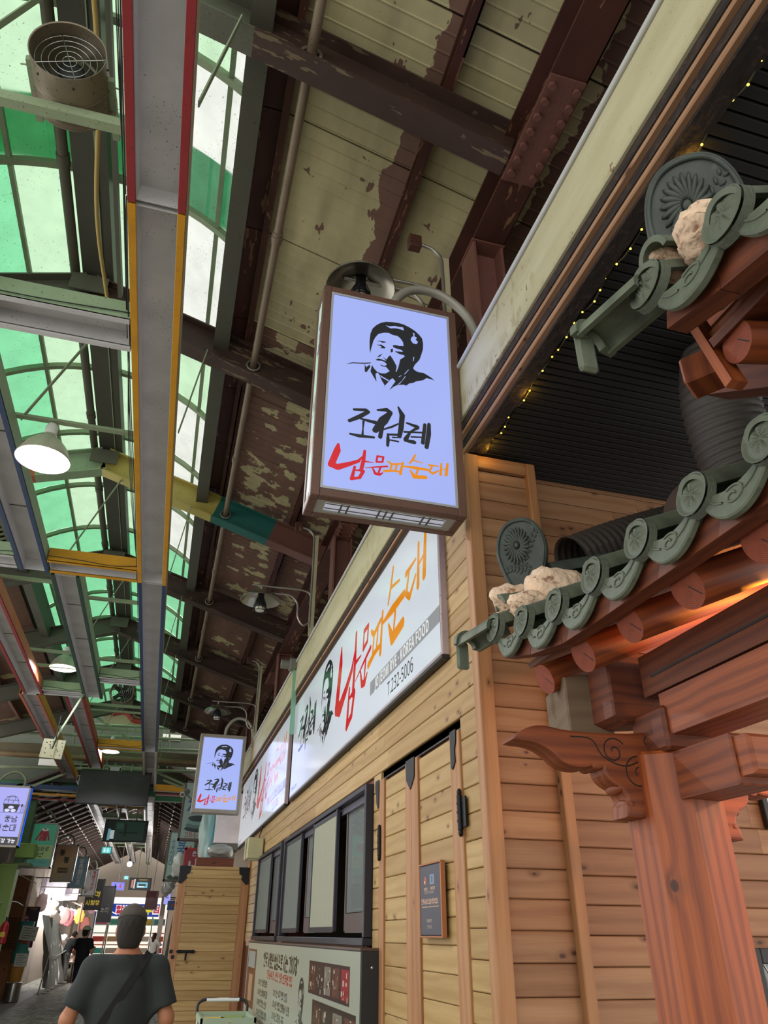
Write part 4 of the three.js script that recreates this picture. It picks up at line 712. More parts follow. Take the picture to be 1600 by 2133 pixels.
{ const t = thing('fan_support_bar', 'pale steel angle carrying the large duct fan', 'bar'); part(t, 'angle', [bar(Q(-1.9, 5.0, 2.42), Q(-0.64, 5.0, 2.40), 0.05, 0.008), bar(Q(-1.9, 5.03, 2.40), Q(-0.64, 5.03, 2.38), 0.008, 0.055)], M.palegreen);
  const t2 = thing('fan_support_bar', 'pale steel angle carrying the far duct fan', 'bar'); part(t2, 'angle', bar(Q(-1.8, 5.05, 13.95), Q(-0.64, 5.05, 13.95), 0.05, 0.03), M.palegreen); }
// cables hanging by the trough
const cab = thing('hanging_cables', 'thin black cables strung along the red and yellow edged troughs', 'cable');
for (let i = 0; i < 3; i++) part(cab, 'cable', tube([Q(-0.69 - i * 0.012, 5.6, -1), Q(-0.675 - i * 0.01, 5.0, 1.6), Q(-0.68 + i * 0.006, 4.93, 3.2), Q(-0.675 - i * 0.01, 4.9, 5.2), Q(-0.67, 4.95, 7.3)], 0.003, 40, 5), M.black);
const hose = thing('hanging_hose', 'ochre hose and slats hanging beside the ridge girder', 'hose');
part(hose, 'hose', tube([Q(-1.02, 5.95, -1), Q(-1.03, 5.9, 1.2), Q(-0.98, 5.85, 2.6), Q(-1.02, 5.75, 3.6), Q(-1.0, 5.8, 4.4)], 0.014, 40, 6), std(0xb09450, 0.6));
part(hose, 'batten', bx(0.03, 0.06, 5.8, -0.93, 5.95, -1.6), M.darkSteel);
for (const [px, py, D] of [[472, 945, 7.4], [168, 1392, 13]]) { const p = onD(px, py, D), t = thing('spot_detector', px > 300 ? 'white detector lamp on the skylight kerb' : 'white detector lamp under the far rafter', 'detector'); part(t, 'body', lathe([[0.001, 0.14], [0.03, 0.13], [0.05, 0.05], [0.07, 0.03], [0.07, 0.0], [0.001, -0.02]], 16).translate(p.x, p.y, p.z), M.white); part(t, 'stem', cyl(V(p.x, p.y + 0.12, p.z), V(p.x + 0.05, p.y + 0.45, p.z), 0.012, 6), M.grey); }
// ================================================================ TILED GATE ROOFS
// relief pressed into a round tile end
const discRelief = (() => {
  const R = 14, S = 48, P = [], I = [], h = (r, a) => { if (r > 0.86) return 0.007; if (r > 0.8) return 0.002; const pet = Math.pow(Math.abs(Math.cos(a * 4)), 0.7); return 0.002 + 0.007 * pet * sstep(0.75, 0.45, r) * sstep(0.05, 0.2, r) + 0.006 * sstep(0.14, 0.05, r) + 0.002 * Math.sin(r * 40) * pet; };
  for (let i = 0; i <= R; i++) for (let j = 0; j < S; j++) { const r = i / R, a = j / S * 6.2832; P.push(0.055 * r * Math.cos(a), 0.055 * r * Math.sin(a), h(r, a)); }
  for (let i = 0; i < R; i++) for (let j = 0; j < S; j++) { const a = i * S + j, b = i * S + (j + 1) % S, c = a + S, d = b + S; I.push(a, c, d, a, d, b); }
  const g = new THREE.BufferGeometry(); g.setAttribute('position', new THREE.Float32BufferAttribute(P, 3)); g.setIndex(I); g.computeVertexNormals(); return plain(g);
})();
const discGeom = merge([discRelief, plain(new THREE.CylinderGeometry(0.055, 0.06, 0.02, 36, 1, true).rotateX(Math.PI / 2).translate(0, 0, -0.009))]);
// half-round cover tile along +x, underside hollow
const halfPipe = (len, r0, r1, th, seg = 14) => { const s = new THREE.Shape(); s.absarc(0, 0, r0, 0, Math.PI, false); s.absarc(0, 0, r0 - th, Math.PI, 0, true); return uvm(new THREE.ExtrudeGeometry(s, { depth: len, bevelEnabled: false, curveSegments: seg }), 2); };
// drip piece of a trough tile: a crescent with a scroll
const dripGeom = (() => {
  const s = new THREE.Shape(), n = 16; for (let i = 0; i <= n; i++) { const t = i / n * 2 - 1; s[i ? 'lineTo' : 'moveTo'](t * 0.105, 0.035 * t * t + 0.006); } for (let i = n; i >= 0; i--) { const t = i / n * 2 - 1; s.lineTo(t * 0.105, -0.062 + 0.075 * Math.pow(Math.abs(t), 2.2)); }
  const g = [new THREE.ExtrudeGeometry(s, { depth: 0.012, bevelEnabled: true, bevelSize: 0.004, bevelThickness: 0.004, bevelSegments: 1 })], sp = [];
  for (let i = 0; i < 22; i++) { const a = i * 0.4, r = 0.004 + i * 0.001; sp.push(V(r * Math.cos(a) * 1.5, -0.018 + r * Math.sin(a), 0.017)); }
  g.push(new THREE.TubeGeometry(new THREE.CatmullRomCurve3(sp), 40, 0.0035, 5));
  for (const k of [-1, 1]) g.push(new THREE.TubeGeometry(new THREE.CatmullRomCurve3([V(k * 0.035, -0.02, 0.017), V(k * 0.06, -0.008, 0.017), V(k * 0.085, 0.016, 0.017)]), 10, 0.003, 5));
  return uvm(merge(g), 0);
})();
// shield plate at the foot of a roof ridge, with a fluted flower and leaf sprays in relief
const shieldGeom = (() => {
  const out = [], edge = []; const rim = (a) => { const c = Math.cos(a), s = Math.sin(a); return [0.135 * Math.sign(c) * Math.pow(Math.abs(c), s > 0 ? 0.85 : 1.0) * (s < 0 ? 1 + 0.28 * s : 1), s > 0 ? 0.15 * Math.pow(s, 0.9) : 0.21 * s]; };
  const sh = new THREE.Shape(); for (let i = 0; i < 48; i++) { const p = rim(i / 48 * 6.2832); sh[i ? 'lineTo' : 'moveTo'](...p); edge.push(V(p[0] * 0.93, p[1] * 0.93, 0.018)); }
  out.push(new THREE.ExtrudeGeometry(sh, { depth: 0.03, bevelEnabled: true, bevelSize: 0.004, bevelThickness: 0.004, bevelSegments: 2 }).translate(0, 0, -0.018));
  out.push(new THREE.TubeGeometry(new THREE.CatmullRomCurve3(edge, true), 64, 0.007, 6, true));
  for (let i = 0; i < 22; i++) { const a = i / 22 * 6.2832, r = 0.062, g = sph(1, 0, 0, 0, 0.034, 0.0085, 0.011, 8); g.rotateZ(0.25).translate(0.042, 0, 0).rotateZ(a).scale(1, 1.12, 1).translate(-0.018, 0.03, 0.017); out.push(g); }
  out.push(sph(0.014, -0.018, 0.03, 0.022, 1, 1, 0.7, 8));
  for (const [x0, y0, x1, y1, n, sd] of [[0.0, -0.06, 0.085, 0.07, 7, 1], [0.0, -0.075, -0.075, -0.07, 5, -1], [0.02, -0.06, 0.04, -0.115, 3, 1]]) for (let i = 0; i < n; i++) for (const k of [-1, 1]) { const t = i / (n - 1), a = Math.atan2(y1 - y0, x1 - x0); out.push(sph(1, 0, 0, 0, 0.019 * (1 - 0.4 * t), 0.0065, 0.006, 6).translate(0.014, 0, 0).rotateZ(a + k * 0.75).translate(lerp(x0, x1, t), lerp(y0, y1, t) + 0.008 * Math.sin(t * 3), 0.015)); }
  return uvm(merge(out), 0);
})();
const mortar = (r, s) => { let g = new THREE.IcosahedronGeometry(1, 5); g.deleteAttribute('uv'); g.deleteAttribute('normal'); g = mergeVertices(g, 1e-4); const p = g.attributes.position; for (let i = 0; i < p.count; i++) { const x = p.getX(i), y = p.getY(i), z = p.getZ(i), k = 1 + 0.28 * (fbm(x * 0.5 + 0.5, y * 0.5 + z * 0.3 + 0.5, 5, 5, s, 3) - 0.5) * 2; p.setXYZ(i, x * k * r[0], y * k * r[1], z * k * r[2]); } g.computeVertexNormals(); return uvm(g, 0); };
function tiledRoof(label, EX, EY, dFar, n, lift, verge, plate, len = 1.5) {
  const roof = thing('tiled_gate_roof', label, 'roof'), sl = 0.42, SP = 0.232;
  const mk = plate[3], rise = (k) => lift * Math.pow(clamp(1 - k / 2.2), 1.6), ang = Math.atan(sl), dx = Math.cos(ang), dy = Math.sin(ang);
  for (let k = 0; k <= n; k++) {
    const d = dFar - k * SP, y = EY + rise(k), a = Q(EX, y, d), at = (s, up = 0) => Q(EX + s * dx, y + s * dy + up, d);
    for (let j = 0; j < 4; j++) {
      const r = 0.054, g = lay(halfPipe(0.36, r, r, 0.012), at(j * 0.34, j ? 0.004 : 0), at(j * 0.34 + 1, j ? 0.004 : 0));
      const t = part(roof, 'cover_tile', g, M.clay);
      if (!j) part(t, 'round_tile_end', discGeom.clone().rotateY(-Math.PI / 2).rotateZ(-0.12).translate(a.x - 0.008, a.y + 0.004, a.z), M.clay, 'round tile end with flower relief');
    }
    if (k < n) {
      const yy = EY + (rise(k) + rise(k + 1)) / 2 - 0.045, dm = d - SP / 2;
      for (let j = 0; j < 3; j++) {
        const s = new THREE.Shape(); s.absarc(0, 0.09, 0.13, Math.PI * 1.2, Math.PI * 1.8, false); s.absarc(0, 0.09, 0.112, Math.PI * 1.8, Math.PI * 1.2, true);
        const g = lay(uvm(new THREE.ExtrudeGeometry(s, { depth: 0.42, bevelEnabled: false, curveSegments: 8 }), 2), Q(EX + 0.02 + j * 0.4 * dx, yy + j * 0.4 * dy + j * 0.003, dm), Q(EX + 1, yy + 0.98 * sl, dm));
        const t = part(roof, 'trough_tile', g, M.clay);
        if (!j) part(t, 'drip_piece', dripGeom.clone().rotateY(-Math.PI / 2).rotateZ(-0.18).translate(EX + 0.012, yy - 0.005, -dm), M.clay, 'crescent drip piece with scroll relief');
      }
    }
  }
  // verge: a cover tile turned outwards at the far end, mortar and the ridge that comes down the slope
  const y0 = EY + lift, vg = part(roof, 'verge_tile', [lay(halfPipe(verge, 0.06, 0.06, 0.014), Q(EX + 0.02, y0 + 0.0, dFar + 0.02), Q(EX - 0.04, y0 - 0.02, dFar + 0.2))], M.clay);
  part(vg, 'verge_lip', [lay(halfPipe(0.02, 0.068, 0.068, 0.04), Q(EX + 0.02 - verge * 0.3, y0 - 0.012, dFar + 0.01 + verge * 0.95), Q(EX + 0.02 - verge * 0.6, y0 - 0.022, dFar + 0.01 + verge * 1.9)), bx(0.05, 0.11, 0.02, EX - 0.01 - verge * 0.3, y0 - 0.05, -(dFar + 0.01 + verge), 0.008)], M.clay);
  for (let j = 0; j < 3; j++) part(roof, 'ridge_tile', lay(uvm(new THREE.BoxGeometry(0.2 - j * 0.03, 0.026, len).translate(0, 0, len / 2), 2), Q(EX + 0.26, y0 + 0.14 + j * 0.03, dFar - 0.02), Q(EX + 1.26, y0 + 0.14 + j * 0.03 + 0.3, dFar - 0.02)), M.clayDark);
  part(roof, 'ridge_cap', lay(halfPipe(len, 0.06, 0.06, 0.014), Q(EX + 0.24, y0 + 0.235, dFar - 0.02), Q(EX + 1.24, y0 + 0.535, dFar - 0.02)), M.clayDark);
  part(roof, 'lower_ridge_cap', lay(halfPipe(0.26, 0.05, 0.05, 0.014), Q(EX + 0.02, y0 + 0.085, dFar - 0.01), Q(EX + 0.3, y0 + 0.16, dFar - 0.02)), M.clay);
  part(roof, 'mortar_fill', [mortar([0.13 * mk, 0.1 * mk, 0.1 * mk], 3).translate(EX + 0.2, y0 + 0.12 - 0.05 * (1 - mk), -(dFar - 0.11)), mortar([0.12 * mk, 0.075 * mk, 0.07 * mk], 9).translate(EX + 0.12, y0 + 0.13 - 0.05 * (1 - mk), -(dFar + 0.02)), mortar([0.1, 0.05, 0.08], 5).translate(EX + 0.1, y0 + 0.055, -(dFar - 0.12))], M.lime, 'rough white lime mortar');
  const sp = part(roof, 'shield_end_tile', shieldGeom.clone().scale(0.76 * plate[2], plate[2], 1).rotateX(plate[4]).rotateY(-0.7).translate(EX + plate[0], y0 + plate[1], -dFar), M.clayDark, 'dark shield shaped ridge end tile with flower relief');
  part(roof, 'roof_boarding', lay(uvm(new THREE.BoxGeometry(n * SP + 0.1, 0.02, 1.7).translate(0, 0, 0.85), 2), Q(EX + 0.12, EY - 0.055 + 0.05 * sl, dFar - n * SP / 2 - 0.05), Q(EX + 1.12, EY - 0.055 + 1.05 * sl, dFar - n * SP / 2 - 0.05)), M.redDark);
  // eave board
  const eb = []; for (let i = 0; i <= 12; i++) { const k = n * i / 12; eb.push(Q(EX + 0.05, EY + rise(k) - 0.075, dFar - k * SP)); }
  part(roof, 'eave_board', eb.slice(1).map((p, i) => bar(eb[i], p, 0.05, 0.07)), M.redDark);
  return roof;
}
tiledRoof('lower tiled gate roof with white mortar beside the corner pier', 1.10, 2.48, 2.36, 11, 0.10, 0.18, [0.14, 0.34, 0.98, 1, 0.12]);
tiledRoof('upper tiled gate roof overhead with weathered green tile ends', 0.85, 2.70, 0.91, 8, 0.10, 0.17, [0.19, 0.29, 1.1, 0.72, 0.38]);

// ---- round rafters, beams and pillar of the gate
const logMats = () => { const s = pick(M.red); return [s, M.rings, M.rings]; };
function roundRafter(label, group, a, dirv, len, r) {
  const t = thing('round_rafter', label, 'rafter', group);
  const g = new THREE.CylinderGeometry(r, r, len, 28).rotateX(Math.PI / 2).translate(0, 0, len / 2), uv = g.attributes.uv, sg = g.groups[0];
  for (let i = 0; i < uv.count; i++) if (i < 58) uv.setXY(i, uv.getY(i) * len + r * 7, uv.getX(i) * 6.28 * r);
  const o = shade(new THREE.Mesh(lay(g, a, a.clone().add(dirv)), [pick(M.red), M.rings, M.rings])); o.name = 'log'; t.add(o);
}
const slope = V(1, 0.43, 0);
for (let i = 0; i < 10; i++) roundRafter(['first', 'second', 'third', 'fourth', 'fifth', 'sixth', 'seventh', 'eighth', 'ninth', 'tenth'][i] + ' round red pine rafter counted from the grey beam end', 'round rafters under the lower tiled roof', Q(1.2, 2.35, 2.212 - i * 0.265), slope, 1.5, 0.052 + 0.004 * (i % 2));
roundRafter('stout round log end under the upper tiled roof', undefined, onX(1535, 712, 0.99), V(1, 0.12, 0.1), 1.2, 0.044);
const B = (name, label, cat, list) => { const t = thing(name, label, cat); list.forEach(([n, g, m, l]) => part(t, n, g, m, l)); return t; };
B('fan_board', 'ribbed red boards and crossed timbers under the upper tiled roof', 'beam', [
  ['corner_rafter', bar(onX(1476, 690, 1.3), onX(1680, 470, 1.3), 0.085, 0.085), M.red[1]],
  ['cross_piece', bar(onX(1448, 668, 1.0), onX(1535, 802, 1.0), 0.022, 0.04, V(1, 0, 0)), M.red[2]],
  ['under_block', (() => { const p = onX(1468, 776, 1.09); return bx(0.085, 0.075, 0.085, 0, 0, 0, 0.006).rotateY(0.6).translate(p.x, p.y, p.z); })(), M.red[0]],
  ['side_beam', bar(onX(1500, 790, 1.3), onX(1700, 760, 1.3), 0.08, 0.1), M.redDark],
  ['eave_plank', bar(Q(1.1, 2.72, 0.95), Q(1.1, 2.72, -0.6), 0.2, 0.02), M.red[1]]]);
B('plate_beam', 'heavy split red timber plate beam carrying the round rafters', 'beam', [['timber', bar(Q(1.475, 2.295, 1.95), Q(1.475, 2.295, -0.8), 0.15, 0.13), M.redDark], ['shake', bar(Q(1.3985, 2.285, 1.9), Q(1.3985, 2.292, 0.6), 0.004, 0.007), M.black]]);
B('tie_beam', 'broad grained red tie beam above the pillar', 'beam', [['timber', bar(Q(1.475, 2.16, 1.88), Q(1.475, 2.16, -0.8), 0.15, 0.125), M.red[0]]]);
B('cross_block', 'dark red cross block with rounded end over the carved bracket', 'beam', [['timber', lay(uvm(prof([[-0.1, -0.1], [0.08, -0.12], [0.12, -0.1], [0.12, 0.07], [0.06, 0.12], [-0.1, 0.12]], 0.12, 0.006), 2), Q(1.43, 2.28, 2.0), Q(1.43, 2.28, 2.2)), M.redDark]]);
B('grey_beam_end', 'weathered grey timber beam end with rounded corner', 'beam', [['timber', lay(uvm(prof([[-0.1, -0.12], [0.03, -0.12], [0.05, -0.1], [0.05, 0.09], [-0.03, 0.1], [-0.09, 0.03]], 0.25, 0.006), 2), Q(1.28, 2.25, 2.13), Q(1.34, 2.25, 2.38)), M.greyWood]]);
// pillar: eight sided, with chamfered faces
const pillar = thing('timber_pillar', 'orange red octagonal timber pillar carrying the gate roof', 'pillar', undefined, Q(1.473, 0, 2.0));
{
  const s = new THREE.Shape(), R = 0.14; for (let i = 0; i < 8; i++) { const a = (i + 0.5) / 8 * 6.2832 + 0.12; s[i ? 'lineTo' : 'moveTo'](R * Math.cos(a), R * Math.sin(a)); }
  part(pillar, 'shaft', uvm(new THREE.ExtrudeGeometry(s, { depth: 2.05, bevelEnabled: true, bevelSize: 0.006, bevelThickness: 0.01, bevelSegments: 1 }).rotateX(-Math.PI / 2), 1, 0.3, 0.2), wood(T.red, 0xc4a488, 0.5));
  for (const [x, z, y0, y1, r] of [[-0.065, 0.114, 0.9, 2.0, 0.002], [0.02, 0.129, 1.0, 1.8, 0.0016], [-0.118, 0.055, 1.0, 1.9, 0.002], [0.085, 0.098, 1.1, 2.1, 0.0015]]) part(pillar, 'drying_crack', tube([V(x, y0, z), V(x + 0.003, (y0 + y1) / 2, z), V(x - 0.002, y1, z)], r, 20, 5), M.black);
  part(pillar, 'knot', [sph(0.012, 0.03, 1.52, 0.126, 1, 1.1, 0.3, 12)], std(0x3a1a10, 0.7));
  part(pillar, 'cap_block', bx(0.16, 0.13, 0.17, -0.01, 2.12, 0.06, 0.01), M.redDark);
}
// carved bracket: ox-tongue tip and scrolls
function carvedBracket(label, pos, turn, mat) {
  const t = thing('carved_bracket', label, 'bracket', undefined, pos); t.rotation.y = turn;
  const s = new THREE.Shape(); s.moveTo(0.06, 0.085); s.lineTo(-0.1, 0.065); s.bezierCurveTo(-0.2, 0.06, -0.3, 0.055, -0.36, 0.068); s.bezierCurveTo(-0.41, 0.075, -0.44, 0.06, -0.475, 0.033); s.bezierCurveTo(-0.41, 0.04, -0.37, 0.02, -0.34, -0.01); s.bezierCurveTo(-0.31, -0.035, -0.26, -0.035, -0.23, -0.02); s.bezierCurveTo(-0.24, -0.04, -0.2, -0.03, -0.195, -0.02); s.bezierCurveTo(-0.2, -0.06, -0.17, -0.07, -0.15, -0.08); s.bezierCurveTo(-0.13, -0.1, -0.12, -0.12, -0.135, -0.135); s.lineTo(-0.14, -0.16); s.lineTo(-0.02, -0.16); s.lineTo(0.06, -0.14); s.lineTo(0.06, 0.11);
  const g = new THREE.ExtrudeGeometry(s, { depth: 0.07, bevelEnabled: true, bevelSize: 0.008, bevelThickness: 0.008, bevelSegments: 2, curveSegments: 10 }).translate(0, 0, -0.035);
  part(t, 'bracket_body', uvm(g, 0, 0.2, 0.1), mat);
  const spiral = (cx, cy, r, turns, dir, a0) => { const p = []; for (let i = 0; i <= 30; i++) { const k = i / 30, a = a0 + dir * k * turns * 6.283, q = r * (1 - 0.85 * k); p.push(V(cx + q * Math.cos(a), cy + q * Math.sin(a), 0.0425)); } return p; };
  for (const p of [spiral(-0.16, 0.015, 0.042, 1.4, 1, 0.6), spiral(-0.085, -0.045, 0.052, 1.4, 1, 1.2), [V(-0.3, 0.05, 0.0425), V(-0.23, 0.045, 0.0425), V(-0.2, 0.0, 0.0425), V(-0.13, -0.025, 0.0425), V(-0.06, 0.0, 0.0425), V(0.0, 0.03, 0.0425)], [V(-0.04, 0.07, 0.0425), V(-0.05, 0.05, 0.0425), V(-0.02, 0.03, 0.0425), V(0.01, 0.05, 0.0425)], [V(-0.05, -0.15, 0.0425), V(-0.03, -0.11, 0.0425), V(-0.045, -0.08, 0.0425), V(-0.02, -0.04, 0.0425), V(-0.03, -0.01, 0.0425)]])
    part(t, 'carved_line', tube(p, 0.0022, 40, 5), std(0x1c0e0a, 0.8));
  for (const [x, y, r] of [[-0.215, -0.012, 0.018], [-0.185, -0.045, 0.017], [-0.15, -0.085, 0.018], [-0.125, -0.13, 0.02]]) part(t, 'carved_bead', sph(r, x, y, 0, 1, 1, 2.4, 10), mat);
  return t;
}
carvedBracket('carved timber bracket with ox tongue tip and scrolls, pointing to the street', Q(1.425, 2.045, 2.0), 0, M.red[1]);
const br2 = carvedBracket('carved timber bracket with scrolls, lit orange, behind the pillar', Q(1.53, 2.0, 2.02), Math.PI, M.red[2]);
B('beam_nose', 'red beam nose with stepped carved end beside the pillar', 'block', [['nose', lay(uvm(prof([[-0.065, -0.065], [0.065, -0.065], [0.065, 0.065], [-0.065, 0.065]], 0.24, 0.005), 2), Q(1.47, 1.985, 1.87), Q(1.47, 1.985, 1.6)), M.red[1]], ['carved_step', lay(uvm(prof([[-0.055, -0.05], [0.055, -0.05], [0.055, 0.05], [-0.055, 0.05]], 0.05, 0.01), 2), Q(1.47, 1.99, 1.63), Q(1.47, 1.99, 1.5)), M.red[2]]]);
const gateLamp = thing('gate_lamp', 'small warm lamp hidden up behind the gate rafters', 'lamp', undefined, Q(1.78, 2.36, 1.62));
part(gateLamp, 'lamp_bulb', sph(0.03), new THREE.MeshStandardMaterial({ color: 0xffffff, emissive: 0xff9030, emissiveIntensity: 4 }));
part(gateLamp, 'holder', cyl(V(0, 0.03, 0), V(0, 0.1, 0), 0.02, 10), M.black);
pointLight(0xff9428, GATE_I, Q(1.78, 2.36, 1.62), 1.5);
const gateLamp2 = thing('gate_lamp', 'small warm lamp inside the gate, facing the pillar', 'lamp', undefined, Q(2.3, 2.2, 1.45));
part(gateLamp2, 'lamp_bulb', sph(0.03), new THREE.MeshStandardMaterial({ color: 0xffffff, emissive: 0xff9030, emissiveIntensity: 4 }));
part(gateLamp2, 'holder', cyl(V(0, 0.03, 0), V(0, 0.1, 0), 0.02, 10), M.black);
pointLight(0xffa040, GATE_I * 1.2, Q(2.3, 2.2, 1.45), 1.5);

// ---- flexible black ducts above the roof
function flexDuct(label, pts, r) {
  const t = thing('flexible_duct', label, 'duct'), c = new THREE.CatmullRomCurve3(pts), L = c.getLength(), n = Math.round(L / 0.035), g = new THREE.TubeGeometry(c, n * 3, r, 24), p = g.attributes.position, nn = g.attributes.normal;
  for (let i = 0; i < p.count; i++) { const ring = Math.floor(i / 25) % 3, k = ring === 0 ? 0.006 : -0.003; p.setXYZ(i, p.getX(i) + nn.getX(i) * k, p.getY(i) + nn.getY(i) * k, p.getZ(i) + nn.getZ(i) * k); }
  g.computeVertexNormals(); part(t, 'hose', uvm(g, 0), M.flexDuct);
}
flexDuct('ribbed black flexible duct dropping from the slatted ceiling', [Q(2.0, 3.75, 1.85), Q(1.98, 3.5, 1.9), Q(2.05, 3.2, 1.95), Q(2.1, 2.95, 1.95)], 0.15);
flexDuct('ribbed black flexible duct lying behind the lower tiled roof', [Q(1.62, 3.05, 2.62), Q(1.9, 3.18, 2.6), Q(2.2, 3.3, 2.58), Q(2.6, 3.45, 2.55)], 0.12);
B('duct_collar', 'brown cloth collar joining the two flexible ducts', 'duct', [['collar', cyl(Q(2.12, 3.3, 2.4), Q(2.2, 3.1, 2.2), 0.14, 20), std(0x4a3a34, 0.9)]]);

// ---- string of little warm lights
const leds = thing('string_lights', 'string of small warm lights along the rotten soffit edge', 'light string');
{
  const pts = []; for (let i = 0; i <= 40; i++) pts.push(Q(1.312 + 0.008 * Math.sin(i * 1.7), 3.722 + 0.012 * Math.sin(i * 2.3), lerp(-0.4, 2.76, i / 40)));
  part(leds, 'wire', tube(pts, 0.0035, 160, 5), std(0x3c3a20, 0.6));
  const led = new THREE.MeshStandardMaterial({ color: 0xffe890, emissive: 0xffd040, emissiveIntensity: 3 }), g = sph(0.0042, 0, 0, 0, 1, 1, 1, 8);
  for (let i = 0; i < 46; i++) { const p = new THREE.CatmullRomCurve3(pts).getPoint(clamp((i + rr(-0.3, 0.3)) / 46)); part(leds, 'led_bulb', g.clone().translate(p.x, p.y - 0.004, p.z), led); }
  for (const d of [2.74, 2.3, 1.1]) pointLight(0xffc040, 0.02, Q(1.318, 3.70, d), 0.5);
}
// ================================================================ SMALL THINGS ON THE SHOP FRONT
const plaque = thing('bronze_plaque', 'dark bronze plaque with raised lettering and copper edge on the door', 'plaque');
{
  const d0 = 3.36, d1 = 3.653, y0 = 1.58, y1 = 1.865, x = XW - 0.022, m = (d0 + d1) / 2;
  part(plaque, 'plate', bx(0.018, y1 - y0, d1 - d0, x, (y0 + y1) / 2, -m, 0.003), std(0x3c3a46, 0.55, { metalness: 0.3, bumpMap: T.noise, bumpScale: 0.002 }));
  const copper = std(0xa8704c, 0.5, { metalness: 0.5 });
  part(plaque, 'copper_edge', [bx(0.024, y1 - y0 + 0.01, 0.008, x - 0.001, (y0 + y1) / 2, -d0 + 0.004, 0.002), bx(0.024, y1 - y0 + 0.01, 0.008, x - 0.001, (y0 + y1) / 2, -d1 - 0.004, 0.002), bx(0.024, 0.008, d1 - d0 + 0.016, x - 0.001, y0 - 0.004, -m, 0.002), bx(0.024, 0.008, d1 - d0 + 0.016, x - 0.001, y1 + 0.004, -m, 0.002)], copper);
  const t = canvas(512, 512, (c, w, h) => {
    fill(c, '#3c3a46', 0, 0, w, h); const k = '#c89a78';
    fill(c, '#9c4a38', 110, 80, 50, 60); fill(c, '#d8a080', 100, 110, 30, 20); fill(c, '#6c7c94', 250, 66, 110, 78); fill(c, '#44526a', 290, 80, 30, 50);
    write(c, 'KOICA', 96, 160, 26, { color: k }); write(c, 'UNESCO', 256, 158, 26, { color: k }); for (const y of [192, 204]) fill(c, '#8c7c70', 110, y, 240, 5);
    write(c, '전주유네스코음식창의업소', 26, 250, 40, { color: k, lw: 5, sx: 0.85, gap: 0.05 }); for (let i = 0; i < 60; i++) fill(c, '#b8906c', 40 + i * 7, 306, 5, 8);
    write(c, '조점례남문', 150, 400, 24, { color: '#a89078', lw: 3 }); write(c, '전주시장', 170, 445, 24, { color: '#a89078', lw: 3 });
  });
  part(plaque, 'raised_lettering', face(d1 - d0 - 0.012, y1 - y0 - 0.012).rotateY(-Math.PI / 2).translate(x - 0.0095, (y0 + y1) / 2, -m), print(t, 0.5));
}
const menu = thing('story_board', 'large grey story board with photographs and press list under the windows', 'board');
{
  const d0 = 4.44, d1 = 9.64, y0 = 0.55, y1 = 1.51, x = XW - 0.11, m = (d0 + d1) / 2, L = d1 - d0;
  const t = canvas(2048, 512, (c, w, h) => {
    fill(c, '#b4b8aa', 0, 0, w, h);
    write(c, '“한국 사람은 밥심으로 사는 것이제!”', w * 0.25, h * 0.075, 62, { color: '#23231f', lw: 9, sx: 0.74, gap: 0.02 });
    write(c, '전주남부시장 소문난 전통 순대국밥 맛집', w * 0.315, h * 0.215, 36, { color: '#a8302c', lw: 5, sx: 0.82, gap: 0.02 });
    const L1 = ['2007년 생생정보통', '2008년 생방송투데이', '2009년 맛있는 인생', '2010년 전국맛집기행', '2011년 한국인의밥상'], L2 = ['2012년 식객 만화 연재', '2014년 맛집 전통음식 인증', '2015년 코리아 푸드', '2016년 삼대천왕'];
    L1.forEach((q, i) => write(c, q, w * 0.205, h * (0.31 + i * 0.085), 30, { color: '#2c2c28', lw: 4.5, sx: 0.9, gap: 0.02 }));
    L2.forEach((q, i) => write(c, q, w * 0.405, h * (0.345 + i * 0.085), 30, { color: '#2c2c28', lw: 4.5, sx: 0.9, gap: 0.02 }));
    portrait(c, w * 0.628, h * 0.2, 140, 210, '#b4b8aa');
    const photo = (x0, y0_, pw, ph, n, base) => { fill(c, base, x0, y0_, pw, ph); for (let i = 0; i < n; i++) { const q = pw / n, xx = x0 + q * (i + 0.12); fill(c, ['#5a3428', '#40302c', '#8c8478', '#6c4034', '#a82c34', '#3c2c2c'][i % 6], xx, y0_ + ph * 0.1, q * 0.8, ph * 0.8); for (let j = 0; j < 16; j++) fill(c, ['#c8b8a4', '#2c1c18', '#8c5c44', '#d8d4cc'][j % 4], xx + rnd() * q * 0.7, y0_ + ph * (0.12 + 0.7 * rnd()), q * 0.1 * rnd() + 3, ph * 0.16 * rnd() + 3); } };
    photo(w * 0.718, h * 0.08, w * 0.236, h * 0.2, 5, '#40262a'); photo(w * 0.75, h * 0.31, w * 0.235, h * 0.28, 4, '#38241f');
    fill(c, '#70402a', w * 0.01, h * 0.06, w * 0.14, h * 0.55); fill(c, '#a4b0b4', w * 0.02, h * 0.08, w * 0.11, h * 0.16); fill(c, '#c0a088', w * 0.05, h * 0.3, w * 0.06, h * 0.25);
  });
  part(menu, 'case', bx(0.12, y1 - y0, L, XW - 0.05, (y0 + y1) / 2, -m, 0.004), M.black);
  part(menu, 'printed_face', face(L - 0.02, y1 - y0 - 0.016).rotateY(-Math.PI / 2).translate(x - 0.0015, (y0 + y1) / 2, -m), print(t, 0.25, 0xd8d8d4));
  part(menu, 'top_edge', bx(0.13, 0.012, L, XW - 0.05, y1 + 0.004, -m), std(0x4a3428, 0.5));
  part(menu, 'screw', sph(0.008, XW - 0.05, 1.43, -d0 + 0.001, 1, 1, 0.4, 8), M.chrome);
}
const sw = thing('switch_box', 'cream metal switch box hung on the shop front by the open door', 'box', undefined, Q(1.13, 2.37, 10.0));
